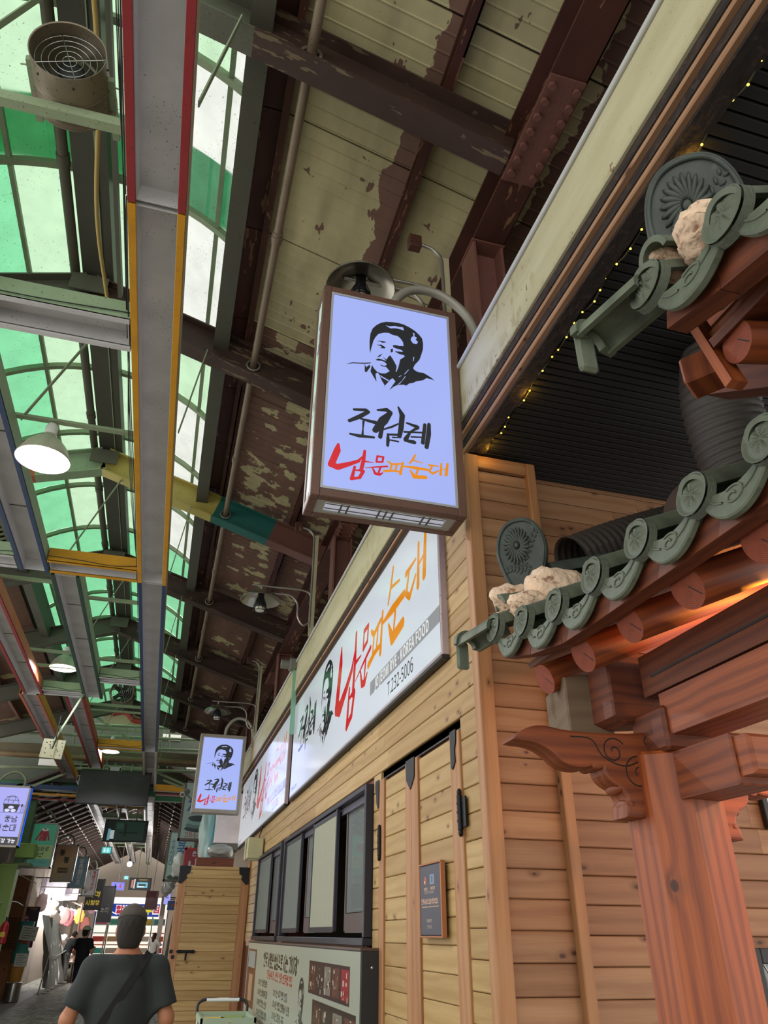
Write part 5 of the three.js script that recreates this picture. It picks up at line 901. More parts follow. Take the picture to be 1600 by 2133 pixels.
part(sw, 'housing', bx(0.2, 0.24, 0.34, 0, 0.13, 0, 0.012), steel(0xc0bc94, 0.5)); part(sw, 'dark_band', bx(0.202, 0.22, 0.06, 0, 0.13, 0.06), std(0x3a3a42, 0.5)); part(sw, 'vent', bx(0.12, 0.006, 0.2, 0, 0.006, 0), M.white); part(sw, 'cable', tube([V(0.04, 0.25, 0.1), V(0.06, 0.32, 0.1), V(0.09, 0.4, 0.05)], 0.008, 10, 6), M.black);
const cart = thing('hand_cart', 'small grey hand cart with flyers on its tray beside the story board', 'cart', undefined, Q(0.82, 0, 8.4));
part(cart, 'tray', [bx(0.5, 0.03, 0.7, 0, 0.88, 0, 0.01), bx(0.5, 0.04, 0.02, 0, 0.905, 0.34), bx(0.5, 0.04, 0.02, 0, 0.905, -0.34), bx(0.02, 0.04, 0.7, -0.24, 0.905, 0), bx(0.02, 0.04, 0.7, 0.24, 0.905, 0)], std(0x9aa88e, 0.5));
part(cart, 'lower_tray', bx(0.5, 0.03, 0.7, 0, 0.25, 0, 0.01), std(0x9aa88e, 0.5));
for (const x of [-0.23, 0.23]) for (const z of [-0.32, 0.32]) { part(cart, 'leg', cyl(V(x, 0.06, z), V(x, 0.9, z), 0.014, 8), M.chrome); part(cart, 'castor', new THREE.CylinderGeometry(0.04, 0.04, 0.02, 14).rotateZ(Math.PI / 2).translate(x, 0.04, z), M.black); }
part(cart, 'handle', tube([V(-0.24, 0.9, -0.35), V(-0.24, 0.98, -0.37), V(-0.2, 1.015, -0.38), V(0, 1.02, -0.38), V(0.2, 1.015, -0.38), V(0.24, 0.98, -0.37), V(0.24, 0.9, -0.35)], 0.014, 40, 8), M.black);
part(cart, 'handle_grip', cyl(V(-0.16, 1.018, -0.38), V(0.16, 1.018, -0.38), 0.017, 10), M.white);
for (const [x, z, c, r] of [[-0.1, 0.05, 0xd8b440, 0.1], [0.08, -0.1, 0x8ca05c, -0.2], [0.05, 0.2, 0xe0c868, 0.3]]) part(cart, 'flyer', new THREE.BoxGeometry(0.2, 0.004, 0.28).rotateY(r).translate(x, 0.899, z), std(c, 0.6));

// ================================================================ PEOPLE
function person(label, pos, yaw, o = {}) {
  const g = thing('person', label, 'person', undefined, pos); g.rotation.y = yaw;
  const s = (o.h ?? 1.72) / 1.72; g.scale.setScalar(s);
  const J = Object.assign({ hd: [0, 1.6, 0.0], sL: [-0.185, 1.385, 0.01], sR: [0.185, 1.385, 0.01], eL: [-0.265, 1.13, 0.03], eR: [0.265, 1.13, 0.03], wL: [-0.27, 0.89, -0.06], wR: [0.27, 0.89, -0.06], hL: [-0.09, 0.92, 0], hR: [0.09, 0.92, 0], kL: [-0.1, 0.5, -0.02], kR: [0.1, 0.5, -0.02], aL: [-0.11, 0.09, 0.02], aR: [0.11, 0.09, 0.02] }, o.joints);
  const [hx, hy, hz] = J.hd, cell = o.cell ?? 0.016, add = (p, q) => p.map((x, i) => x + q[i]);
  const head = (x, y, z) => {
    let d = ell(x, y, z, [hx, hy + 0.03, hz + 0.012], [0.077, 0.095, 0.096]);
    d = smin(d, ell(x, y, z, [hx, hy - 0.045, hz - 0.025], [0.06, 0.07, 0.068]), 0.05);
    d = smin(d, cap(x, y, z, [hx, hy + 0.0, hz - 0.088], [hx, hy - 0.025, hz - 0.105], 0.008, 0.014), 0.02);
    for (const k of [-1, 1]) { d = smin(d, ell(x, y, z, [hx + k * 0.08, hy - 0.01, hz + 0.01], [0.012, 0.032, 0.02]), 0.012); d = Math.max(d, -(Math.hypot(x - hx - k * 0.03, y - hy - 0.005, z - hz + 0.105) - 0.016)); }
    d = smin(d, cap(x, y, z, [hx - 0.02, hy - 0.058, hz - 0.082], [hx + 0.02, hy - 0.058, hz - 0.082], 0.009, 0.009), 0.012);
    return d;
  };
  const hand = (w, e) => { const v = V(w[0] - e[0], w[1] - e[1], w[2] - e[2]).normalize(), side = V(0, 0, -1).addScaledVector(v, v.z).normalize(), a = (f, t) => [w[0] + v.x * f + side.x * t, w[1] + v.y * f + side.y * t, w[2] + v.z * f + side.z * t], c = v.clone().cross(side).multiplyScalar(w[0] > 0 ? 1 : -1);
    const cu = (p, k) => [p[0] - c.x * k, p[1] - c.y * k, p[2] - c.z * k], L = [];
    L.push([a(0.01, 0), a(0.075, 0.0), 0.026, 0.03]); L.push([a(0.03, -0.012), a(0.08, -0.02), 0.02, 0.018]); L.push([a(0.03, 0.012), a(0.08, 0.02), 0.02, 0.018]);
    [[0.026, 0.07], [0.009, 0.08], [-0.009, 0.074], [-0.025, 0.058]].forEach(([t, l]) => { const p = a(0.085, t), q = cu(a(0.085 + l * 0.55, t * 1.1), 0.012), r = cu(a(0.085 + l * 0.9, t * 1.1), 0.034); L.push([p, q, 0.0095, 0.0085], [q, r, 0.0085, 0.007]); });
    const p = a(0.03, 0.026), q = cu(a(0.065, 0.05), 0.008); L.push([p, q, 0.012, 0.01], [q, cu(a(0.092, 0.052), 0.02), 0.01, 0.008]); return L; };
  const bones = [[J.sL, J.eL, 0.05, 0.04], [J.eL, J.wL, 0.042, 0.027], [J.sR, J.eR, 0.05, 0.04], [J.eR, J.wR, 0.042, 0.027], [J.hL, J.kL, 0.082, 0.055], [J.kL, J.aL, 0.055, 0.036], [J.hR, J.kR, 0.082, 0.055], [J.kR, J.aR, 0.055, 0.036],
    [J.aL, add(J.aL, [-0.01, -0.05, -0.13]), 0.04, 0.03], [J.aR, add(J.aR, [0.01, -0.05, -0.13]), 0.04, 0.03]];
  const hc = [(J.hL[0] + J.hR[0]) / 2, J.hL[1], (J.hL[2] + J.hR[2]) / 2], sc = [(J.sL[0] + J.sR[0]) / 2, J.sL[1], (J.sL[2] + J.sR[2]) / 2], mid = (t) => [lerp(hc[0], sc[0], t), lerp(hc[1], sc[1], t), lerp(hc[2], sc[2], t)];
  const torso = (x, y, z, g2) => {
    let d = ell(x, y, z, mid(0.68), [0.17 + g2, 0.2 + g2, 0.115 + g2]);
    d = smin(d, ell(x, y, z, mid(0.3), [0.15 + g2, 0.2 + g2, 0.115 + g2]), 0.08);
    d = smin(d, ell(x, y, z, mid(0.0), [0.16 + g2, 0.13, 0.115 + g2]), 0.08);
    for (const q of [J.sL, J.sR]) d = smin(d, cap(x, y, z, [sc[0], sc[1] + 0.055, sc[2] + 0.012], q, 0.055 + g2, 0.05 + g2), 0.06);
    return d;
  };
  const nk = add(sc, [0, 0.02, 0.01]), neck = (x, y, z) => cap(x, y, z, nk, [hx, hy - 0.06, hz + 0.015], 0.058, 0.052);
  const all = [J.sL, J.sR, J.eL, J.eR, J.wL, J.wR, J.hL, J.hR, J.kL, J.kR, J.aL, J.aR, J.hd], lo = [0, 1, 2].map((k) => Math.min(...all.map((p) => p[k])) - 0.24), hi = [0, 1, 2].map((k) => Math.max(...all.map((p) => p[k])) + 0.24);
  const bodyF = (x, y, z) => { let d = torso(x, y, z, -0.012); d = smin(d, neck(x, y, z), 0.05); d = smin(d, head(x, y, z), 0.03); for (const [a, b, ra, rb] of bones) d = smin(d, cap(x, y, z, a, b, ra, rb), 0.03); return d; };
  const pieces = [netMesh(bodyF, lo, hi, cell)];
  for (const [w, e] of [[J.wL, J.eL], [J.wR, J.eR]]) { const L = hand(w, e); pieces.push(netMesh((x, y, z) => { let d = 9; for (const [a, b, ra, rb] of L) d = smin(d, cap(x, y, z, a, b, ra, rb), 0.006); return d; }, w.map((q) => q - 0.2), w.map((q) => q + 0.2), Math.min(cell, o.fine ?? 0.007))); }
  if (o.cell < 0.014) pieces.push(netMesh(head, [hx - 0.13, hy - 0.14, hz - 0.15], [hx + 0.13, hy + 0.17, hz + 0.15], 0.006));
  part(g, 'body', pieces, std(o.skin ?? 0xb07c5c, 0.6));
  const near = (a, b, k) => { const t = k / a; return t; };
  if (o.hair !== null) part(g, 'hair', netMesh((x, y, z) => {
    let d = ell(x, y, z, [hx, hy + 0.034, hz + 0.02], [0.087, 0.1, 0.103]) + 0.003 * Math.sin(x * 160 + z * 60) * Math.sin(y * 60 + 1);
    if (o.longHair) d = smin(d, cap(x, y, z, [hx, hy, hz + 0.06], [hx, hy - 0.22, hz + 0.085], 0.09, 0.07), 0.05);
    else d = smin(d, ell(x, y, z, [hx, hy - 0.05, hz + 0.045], [0.074, 0.075, 0.06]), 0.04);
    return Math.max(d, -(z - (hz - 0.055) + Math.max(0, hy + 0.055 - y) * 1.1), -(y - (hy - (o.longHair ? 0.3 : 0.105))));
  }, [hx - 0.14, hy - 0.34, hz - 0.16], [hx + 0.14, hy + 0.18, hz + 0.2], Math.min(cell, 0.012)), std(o.hair ?? 0x1c1816, 0.85));
  const sleeve = o.sleeve ?? 0.72, cutY = o.hem ?? 0.86;
  const slv = [[J.sL, J.eL], [J.sR, J.eR]].map(([a, b]) => [a, [0, 1, 2].map((k) => lerp(a[k], b[k], sleeve))]);
  part(g, o.shirtName ?? 'tshirt', netMesh((x, y, z) => {
    let d = torso(x, y, z, 0.016); for (const [a, b] of slv) { const c = cap(x, y, z, a, b, 0.072, 0.078), v = V(b[0] - a[0], b[1] - a[1], b[2] - a[2]), L = v.length(); v.divideScalar(L); const t = (x - a[0]) * v.x + (y - a[1]) * v.y + (z - a[2]) * v.z; d = smin(d, Math.max(c, t - L), 0.05); }
    d += 0.004 * Math.sin(x * 34 + y * 9) * Math.sin(y * 21 + z * 17 + x * 8);
    d = Math.max(d, -(y - cutY), y - (sc[1] + 0.075)); return Math.max(d, -(Math.hypot(x - nk[0], z - nk[2]) - 0.062 + Math.max(0, sc[1] + 0.045 - y) * 4));
  }, lo, hi, cell), std(o.shirt ?? 0x222426, 0.9, { map: T.cloth }));
  const leg = o.leg ?? 0.98, legs = [[J.hL, J.kL, J.aL], [J.hR, J.kR, J.aR]];
  part(g, leg < 0.7 ? 'shorts' : 'trousers', netMesh((x, y, z) => {
    let d = Math.max(ell(x, y, z, mid(0), [0.172, 0.17, 0.13]), y - hc[1] - 0.1);
    for (const [h, k, a] of legs) { d = smin(d, cap(x, y, z, h, k, 0.1, 0.078), 0.03); d = smin(d, cap(x, y, z, k, a, 0.078, 0.06), 0.03); }
    return Math.max(d, (hc[1] - y) - leg * 0.86);
  }, lo, hi, Math.max(cell, 0.016)), std(o.pants ?? 0x20242c, 0.9, { map: T.cloth }));
  for (const a of [J.aL, J.aR]) part(g, 'shoe', netMesh((x, y, z) => Math.max(smin(cap(x, y, z, add(a, [0, -0.03, 0.03]), add(a, [a[0] > 0 ? 0.01 : -0.01, -0.05, -0.14]), 0.052, 0.042), ell(x, y, z, add(a, [0, 0, 0.02]), [0.05, 0.05, 0.06]), 0.03), -(y - 0.0)), add(a, [-0.12, -0.12, -0.24]), add(a, [0.12, 0.12, 0.14]), 0.014), std(o.shoe ?? 0xb8b4ac, 0.7));
  if (o.cap) { const cm = std(o.cap, 0.85); part(g, 'cap', [netMesh((x, y, z) => Math.max(ell(x, y, z, [hx, hy + 0.04, hz + 0.012], [0.096, 0.1, 0.112]), -(y - hy - 0.035)), [hx - 0.14, hy, hz - 0.16], [hx + 0.14, hy + 0.18, hz + 0.16], 0.01), new THREE.CylinderGeometry(0.085, 0.085, 0.008, 20, 1, false, Math.PI / 2, Math.PI).rotateX(0.15).translate(hx, hy + 0.045, hz - 0.08)], cm, 'pale cap with brim'); }
  return g;
}
const man = person('man in a charcoal T-shirt with black shoulder strap, seen from behind', Q(-0.10, 0, 5.6), 0, { h: 1.73, cell: 0.011, hair: 0x241e1a, shirt: 0x2b302e, pants: 0x24262a, skin: 0xa86e4e, sleeve: 0.8, hem: 0.8, joints: { hd: [-0.005, 1.595, 0.02], eL: [-0.285, 1.13, 0.04], eR: [0.285, 1.13, 0.04], wL: [-0.3, 0.88, -0.05], wR: [0.29, 0.88, -0.05] } });
part(man, 'cap', netMesh((x, y, z) => Math.max(ell(x, y, z, [-0.005, 1.64, 0.034], [0.091, 0.1, 0.108]), -(y - 1.625 - z * 0.35)), [-0.15, 1.5, -0.15], [0.15, 1.78, 0.2], 0.008), std(0x3c362c, 0.85), 'plain brown skull cap');
part(man, 'shoulder_strap', (() => { const P = []; for (let i = 0; i <= 14; i++) { const t = i / 14, x = lerp(0.13, -0.2, t), y = lerp(1.47, 0.92, t), zz = 0.128 * Math.sqrt(clamp(1 - Math.pow(x / 0.24, 2), 0.1, 1)) * (y > 1.4 ? lerp(1, 0.5, (y - 1.4) / 0.07) : 1) + 0.016; P.push(V(x, y, zz)); } return P.slice(1).map((p, i) => bar(P[i], p, 0.045, 0.006, V(0.2, 0.1, 1))); })(), std(0x101012, 0.8), 'black crossbody strap');
person('man in black polo and navy shorts wearing a pale cap', Q(-1.55, 0, 23.4), -0.7, { h: 1.74, cell: 0.02, fine: 0.01, shirt: 0x17191c, pants: 0x1a2030, leg: 0.5, cap: 0xb4c8a8, skin: 0xc09070, joints: { eR: [0.27, 1.14, -0.02], wR: [0.12, 1.2, -0.22], wL: [-0.2, 1.0, -0.18] } });
person('man in a dark grey T-shirt leaning over the stall', Q(-2.75, 0, 33), -0.9, { h: 1.72, cell: 0.024, fine: 0.012, shirt: 0x36383a, pants: 0x8c8a86, skin: 0xb88a6c, joints: { hd: [0, 1.52, -0.22], sL: [-0.19, 1.36, -0.12], sR: [0.19, 1.36, -0.12], eL: [-0.25, 1.1, -0.2], eR: [0.25, 1.1, -0.2], wL: [-0.16, 0.95, -0.36], wR: [0.16, 0.95, -0.36] } });
person('woman in a white blouse with long dark hair far down the street', Q(0.35, 0, 40), -0.5, { h: 1.62, cell: 0.026, fine: 0.013, longHair: true, shirt: 0xd8d4cc, shirtName: 'blouse', pants: 0x302c30, sleeve: 1, joints: { eL: [-0.3, 1.2, -0.1], wL: [-0.2, 1.42, -0.18], eR: [0.3, 1.2, -0.1], wR: [0.2, 1.42, -0.18] } });
// ---- glazed door and framed notice in the front wall beyond the pillar
{
  const d3 = structure('door_3', 'black framed glazed door in the front wall behind the pillar', 'door'), p = onD(1556, 1975, 2.93), x0 = p.x, y1 = p.y, e = 0.055;
  part(d3, 'frame', [bx(e, y1, 0.05, x0 + e / 2, y1 / 2, -2.945, 0.004), bx(0.9, e, 0.05, x0 + e + 0.45, y1 - e / 2, -2.945, 0.004), bx(e, y1, 0.05, x0 + e * 1.5 + 0.9, y1 / 2, -2.945, 0.004)], M.black);
  part(d3, 'pane', bx(0.9, y1 - e, 0.006, x0 + e + 0.45, (y1 - e) / 2, -2.95), glassMat);
  part(d3, 'paper_notice', bx(0.24, 0.3, 0.003, x0 + 0.2, y1 - 0.28, -2.943), print(note0(), 0.6));
  part(d3, 'chain', tube([V(x0 + 0.06, y1 - 0.05, -2.93), V(x0 + 0.085, y1 - 0.1, -2.93), V(x0 + 0.1, y1 - 0.16, -2.93)], 0.004, 12, 5), M.chrome);
  part(d3, 'chain_ring', new THREE.TorusGeometry(0.018, 0.004, 6, 18).translate(x0 + 0.105, y1 - 0.18, -2.925), M.galv);
  const nb = thing('framed_notice', 'black framed white notice on the front wall behind the pillar', 'notice'), q = onD(1574, 1600, 2.93);
  part(nb, 'frame', [bx(0.03, 0.26, 0.03, q.x + 0.015, q.y - 0.13, -2.95, 0.003), bx(0.5, 0.03, 0.03, q.x + 0.28, q.y - 0.015, -2.95, 0.003), bx(0.5, 0.03, 0.03, q.x + 0.28, q.y - 0.245, -2.95, 0.003), bx(0.03, 0.26, 0.03, q.x + 0.545, q.y - 0.13, -2.95, 0.003)], M.black);
  part(nb, 'sheet', bx(0.5, 0.2, 0.01, q.x + 0.28, q.y - 0.13, -2.955), std(0xd8dad8, 0.5));
}
function note0() { return canvas(96, 128, (c, w, h) => { fill(c, '#c8c4d0', 0, 0, w, h); for (let i = 0; i < 6; i++) fill(c, '#70707c', 12, 20 + i * 16, 50 + 20 * (i % 2), 4); }); }
// ================================================================ FARTHER DOWN THE STREET
const XL = -3.42;
const wallL = structure('wall_left', 'row of stall fronts along the far side of the street', 'wall');
part(wallL, 'masonry', bx(0.3, 4.6, 33, XL - 0.65, 2.3, -31.5), std(0x96897c, 0.9, { map: T.speck }));
part(wallL, 'brown_pier', bx(0.5, 3.0, 0.5, -3.67, 1.5, -25.25, 0.01), wood(T.cedar, 0xb08c74, 0.7));
const wallR2 = structure('wall_right_far', 'plain upper shop walls farther along the street', 'wall');
part(wallR2, 'masonry', bx(0.3, 4.6, 34, 1.75, 2.3, -30.5), std(0x96897c, 0.9, { map: T.speck }));
part(wallR2, 'end_return', bx(0.55, 3.4, 0.1, 1.5, 1.7, -13.7), std(0x96897c, 0.9));
const wallEnd = structure('wall_end', 'building closing the end of the street', 'wall');
part(wallEnd, 'masonry', [bx(9, 3.2, 0.3, -1, 4.95, -48.6), bx(2.2, 3.4, 0.3, -4.0, 1.7, -48.6), bx(2.0, 3.4, 0.3, 1.9, 1.7, -48.6), bx(9, 4, 0.3, -1, 2, -50.4)], std(0x96897c, 0.9));
// dark far roof with bars coloured pale for daylight slits
const roofFar = structure('ceiling_far', 'ribbed gable roof over the far part of the street', 'ceiling');
for (const s of [-1, 1]) {
  const cx = -1.1, e = Q(cx + s * 3.1, 4.25, 34), r = Q(cx + s * 0.45, 5.53, 34), mid = e.clone().add(r).multiplyScalar(0.5), ang = Math.atan2(r.y - e.y, r.x - e.x);
  part(roofFar, 'roof_plane', uvm(new THREE.BoxGeometry(e.distanceTo(r), 0.06, 27).rotateZ(ang).translate(mid.x, mid.y + 0.16, mid.z), 0), std(0x5c504a, 0.85));
  for (let d = 21.2; d < 47; d += 0.95) part(roofFar, 'rafter', bar(Q(cx + s * 3.0, 4.28, d), Q(cx, 5.72, d), 0.06, 0.1), std(0x5a4a44, 0.8));
  for (let k = 0; k < 6; k++) part(roofFar, 'painted_daylight_bar', bar(Q(cx + s * (0.45 + k * 0.45), 5.52 - k * 0.218, 21), Q(cx + s * (0.45 + k * 0.45), 5.52 - k * 0.218, 47), 0.035, 0.02), std(0xd8cfc4, 0.6));  // the pale colour stands in for daylight slits between roof sheets
}
part(roofFar, 'added_ridge_pane', [bx(1.1, 0.01, 27, -1.1, 5.8, -34)], paneMats.w, 'added white plastic ridge strip letting daylight into the far street');  // translucent strip added at the ridge to bring daylight to the far floor
// troughs go on
for (const [x, lab] of [[-0.495, 'grey light trough with pale edges running on to the end of the street'], [-2.1, 'outer grey light trough running on to the end of the street'], [-1.3, 'middle grey light trough running on to the end of the street']]) trough(lab, Q(x, TY, x < -1.9 ? 20.3 : x < -1 ? 18.9 : 16.3), Q(x, TY, 46), std(0xc8bcb4, 0.5), M.channel);
for (const [d, m, l] of [[24.5, M.yellowPaint, 'yellow cross trough beyond the second screen'], [30, M.yellowPaint, 'yellow cross trough near the hanging restroom sign'], [27, M.mint, 'mint cross trough beyond the second screen'], [35, M.mint, 'mint cross trough near the end of the street']]) trough(l, Q(-0.65, TY, d), Q(-1.95, TY, d), m, m, 'cross_trough');
const bulb = (p, r, k, I, c = 0xffffff) => { const t = thing('bare_bulb', 'glaring bare bulb over the stalls', 'bulb', 'bare bulbs over the stalls', p); part(t, 'lamp_bulb', sph(r), new THREE.MeshStandardMaterial({ color: 0xffffff, emissive: c, emissiveIntensity: k * 0.6 })); part(t, 'socket', cyl(V(0, r * 0.8, 0), V(0, r * 1.8, 0), r * 0.35, 8), M.black); part(t, 'flex', cyl(V(0, r * 1.8, 0), V(0, p.y > 3 ? 4.9 - p.y : Math.max(0.3, 2.64 - p.y), 0), 0.008, 5), M.black); if (I) pointLight(c, I, p, 2); };
bulb(onD(270, 1800, 30), 0.09, 8, STALL_I * 1.6);
for (const d of [22.3, 33]) { const t = thing('hood_lamp', d < 30 ? 'dark conical hood lamp beyond the first screen' : 'dark conical hood lamp near the restroom sign', 'lamp'); const p = Q(-0.85, 4.7, d); part(t, 'shade', lathe([[0.03, 0.16], [0.09, 0.12], [0.26, 0.0], [0.25, 0.0], [0.03, 0.13]], 24).translate(p.x, p.y, p.z), new THREE.MeshStandardMaterial({ color: 0x4a4438, roughness: 0.6, side: THREE.DoubleSide })); part(t, 'stem', cyl(V(p.x, p.y + 0.15, p.z), V(p.x, p.y + 0.6, p.z), 0.012, 6), M.black); }

// ---- gantry and painted beams across the street
const gan = thing('painted_beam_stack', 'blue, yellow and red painted beams stacked across the street', 'beam');
const row = (px0, px1, py0, py1, D, m, name) => { const a = onD(px0, py0, D), b = onD(px1, py1, D); part(gan, name, bx(Math.abs(b.x - a.x), Math.abs(b.y - a.y), 0.2, (a.x + b.x) / 2, (a.y + b.y) / 2, -D), m); };
row(-60, 165, 1628, 1649, 20.6, M.bluePaint, 'blue_beam'); row(-60, 165, 1650, 1657, 20.62, M.yellowPaint, 'yellow_beam'); row(-60, 172, 1659, 1668, 20.64, M.redPaint, 'red_beam');
row(324, 405, 1635, 1652, 20.6, M.yellowPaint, 'yellow_beam'); row(324, 405, 1653, 1660, 20.62, M.redPaint, 'red_beam'); row(324, 405, 1661, 1673, 20.64, steel(0x1c6a3c, 0.5), 'green_beam');
const gr = thing('pale_green_truss', 'pale green pipe truss above the painted beams', 'truss');
for (let i = 0; i < 5; i++) part(gr, 'chord', cyl(onD(-20, 1500 + i * 24, 19.8), onD(430, 1520 + i * 22, 19.8), 0.035, 8), M.palegreen);
for (let i = 0; i < 12; i++) part(gr, 'strut', cyl(onD(150 + i * 18, 1600, 19.9), onD(158 + i * 18, 1500, 19.9), 0.028, 6), M.palegreen);
for (const [a, b] of [[[195, 1490], [300, 1560]], [[215, 1560], [420, 1650]], [[340, 1625], [430, 1660]], [[60, 1640], [140, 1610]]]) part(gr, 'brace', bar(onD(...a, 19.4), onD(...b, 19.4), 0.05, 0.05), M.palegreen);
const gb = thing('box_girder', 'drab box girder spanning the street above the pale green truss', 'beam'); { const a = onD(-60, 1545, 19.1), b = onD(440, 1575, 19.1); part(gb, 'girder', bx(b.x - a.x, 0.28, 0.2, (a.x + b.x) / 2, a.y - 0.12, -19.1), steel(0x746a52, 0.6)); part(gb, 'pipe', cyl(onD(-60, 1566, 18.9), onD(440, 1590, 18.9), 0.06, 10), steel(0x8a7458, 0.6)); }
const gable = structure('wall_gable', 'mint painted gable wall between the two roofs', 'wall');
part(gable, 'mint_sheet', (() => { const P = [onD(-70, 1592, 21.4), onD(40, 1590, 21.4), onD(40, 1632, 21.4), onD(-70, 1632, 21.4)]; const a = onD(-70, 1590, 21.4), b = onD(440, 1640, 21.4); return [bx(b.x - a.x, 0.72, 0.06, (a.x + b.x) / 2, 5.10, -21.4)]; })(), steel(0x5c9a7c, 0.6));
part(gable, 'upper_sheet', bx(9.4, 2.8, 0.06, -1.2, 6.3, -20.9), steel(0x50584c, 0.7));
for (const [x0, x1, y0, y1] of [[82, 130, 1578, 1596], [340, 376, 1528, 1543], [330, 365, 1585, 1592], [390, 410, 1588, 1603]]) { const a = onD(x0, y0, 20.8), b = onD(x1, y1, 20.8); const f = part(gable, 'clerestory_pane', bx(Math.abs(b.x - a.x), Math.abs(a.y - b.y), 0.02, (a.x + b.x) / 2, (a.y + b.y) / 2, -20.84), std(0xe8e4dc, 0.6)); }
const rw = thing('red_white_banner', 'red and cream banner hung high behind the far duct fan', 'banner'); { const a = onD(220, 1483, 18.6), b = onD(298, 1512, 18.6); part(rw, 'cloth', bx(b.x - a.x, Math.abs(a.y - b.y), 0.02, (a.x + b.x) / 2, (a.y + b.y) / 2, -18.6), std(0xc8bc98, 0.8)); part(rw, 'red_band', tube([onD(232, 1487, 18.55), onD(262, 1484, 18.55), onD(278, 1500, 18.55), onD(298, 1503, 18.55)], 0.06, 20, 8), std(0xb84a44, 0.7)); }
// ---- square loudspeaker plate on a pole
const sqr = thing('square_speaker', 'square cream perforated plate speaker on a slanted pole', 'speaker');
{ const D = 12, c = onD(110, 1560, D); const holes = []; part(sqr, 'plate', new THREE.BoxGeometry(0.31, 0.27, 0.05).rotateZ(-0.05).translate(c.x, c.y, c.z), std(0xb8b89c, 0.6, { map: T.speck }));
  for (let i = 0; i < 18; i++) holes.push(sph(0.008, c.x + rr(-0.13, 0.13), c.y + rr(-0.11, 0.11), c.z + 0.026, 1, 1, 0.3, 6)); part(sqr, 'hole', holes, M.black);
  part(sqr, 'pole', cyl(onD(112, 1545, D - 0.05), Q(-1.5, 4.88, D + 0.2), 0.018, 8), M.palegreen); part(sqr, 'cable', tube([onD(108, 1560, D - 0.1), onD(113, 1550, D - 0.12), onD(120, 1525, D - 0.12), onD(128, 1490, D - 0.12)], 0.01, 16, 5), M.black); }
// ---- screens
function screen(label, D, px0, py0, px1, py1, draw, glow, bracket) {
  const t = thing('hanging_screen', label, 'screen'), a = onD(px0, py0, D), b = onD(px1, py1, D), w = b.x - a.x, h = a.y - b.y, cx = (a.x + b.x) / 2, cy = (a.y + b.y) / 2;
  part(t, 'casing', bx(w, h, 0.09, cx, cy, -D - 0.05, 0.01), M.black);
  part(t, 'display_screen', face(w - 0.05, h - 0.05).translate(cx, cy, -D + 0.002), glow ? litPrint(draw, glow, 0x202020) : print(draw, 0.6));
  part(t, 'hanger', [cyl(V(cx - w * 0.2, cy + h / 2, -D - 0.05), V(cx - w * 0.2, 5.02, -D - 0.05), 0.025, 8), cyl(V(cx + w * 0.2, cy + h / 2, -D - 0.05), V(cx + w * 0.2, 5.02, -D - 0.05), 0.025, 8)], M.palegreen);
  part(t, 'cross_bar', cyl(Q(-2.3, 5.01, D + 0.05), Q(-0.4, 5.01, D + 0.05), 0.025, 8), M.palegreen);
}
screen('large blank dark screen hanging over the street', 18.9, 170, 1601, 306, 1680, canvas(128, 72, (c, w, h) => { fill(c, '#2e2e2c', 0, 0, w, h); for (let i = 0; i < 10; i++) fill(c, ['#34342f', '#2a2a2a'][i % 2], 10 + rnd() * 100, 8 + rnd() * 50, 24 * rnd() + 6, 10 * rnd() + 3); }), 0);
screen('smaller dark green screen hanging beyond the large blank one', 25.6, 221, 1706, 303, 1756, canvas(256, 144, (c, w, h) => { fill(c, '#101c18', 0, 0, w, h); fill(c, '#1c3428', 60, 6, 180, 130); fill(c, '#7cb8c8', 20, 60, 16, 80); fill(c, '#d8e4e4', 36, 70, 24, 60); fill(c, '#0a1210', 120, 20, 10, 90); fill(c, '#0a1210', 90, 80, 110, 8); fill(c, '#2c4a3c', 70, 20, 40, 40); }), 0.5);
screen('lit television screen hanging near the end of the street', 38, 271, 1828, 313, 1855, canvas(256, 144, (c, w, h) => { fill(c, '#0c0e12', 0, 0, w, h); fill(c, '#b4705c', 20, 20, 24, 100); fill(c, '#c8c4c0', 50, 10, 16, 120); fill(c, '#6cb0c8', 90, 50, 130, 70); fill(c, '#20342c', 110, 70, 90, 30); fill(c, '#c8a048', 110, 14, 100, 8); fill(c, '#d8e8ec', 100, 100, 80, 12); }), 1.2);
function plateSign(label, D, px0, py0, px1, py1, tx, glow, name = 'hanging_sign') {
  const t = thing(name, label, 'sign'), a = onD(px0, py0, D), b = onD(px1, py1, D), w = b.x - a.x, h = a.y - b.y, cx = (a.x + b.x) / 2, cy = (a.y + b.y) / 2;
  part(t, 'sign_body', bx(w, h, 0.08, cx, cy, -D - 0.045, 0.006), M.grey);
  part(t, 'lit_sign_face', face(w - 0.02, h - 0.02).translate(cx, cy, -D + 0.001), glow ? litPrint(tx, glow, 0x505050) : print(tx, 0.45));
  if (name === 'hanging_sign') part(t, 'hanger', cx > 0.1 ? cyl(V(cx, cy, -D - 0.05), V(1.61, cy, -D - 0.05), 0.015, 6) : cyl(V(cx, cy + h / 2, -D - 0.045), V(cx, 5.6, -D - 0.045), 0.015, 6), M.grey);
  return t;
}
const exitTex = canvas(96, 64, (c, w, h) => { fill(c, '#3c8c80', 0, 0, w, h); fill(c, '#7ce0e4', 10, 6, 76, 52); for (const x of [30, 60]) { fill(c, '#e8ffff', x - 5, 10, 10, 10); fill(c, '#e8ffff', x - 8, 24, 16, 26); } });
plateSign('small teal lit sign with two white figures by the light trough', 27.5, 212, 1763, 232, 1779, exitTex, 0.9); plateSign('small teal lit sign with two figures near the restroom sign', 35, 258, 1823, 268, 1833, exitTex, 0.9);
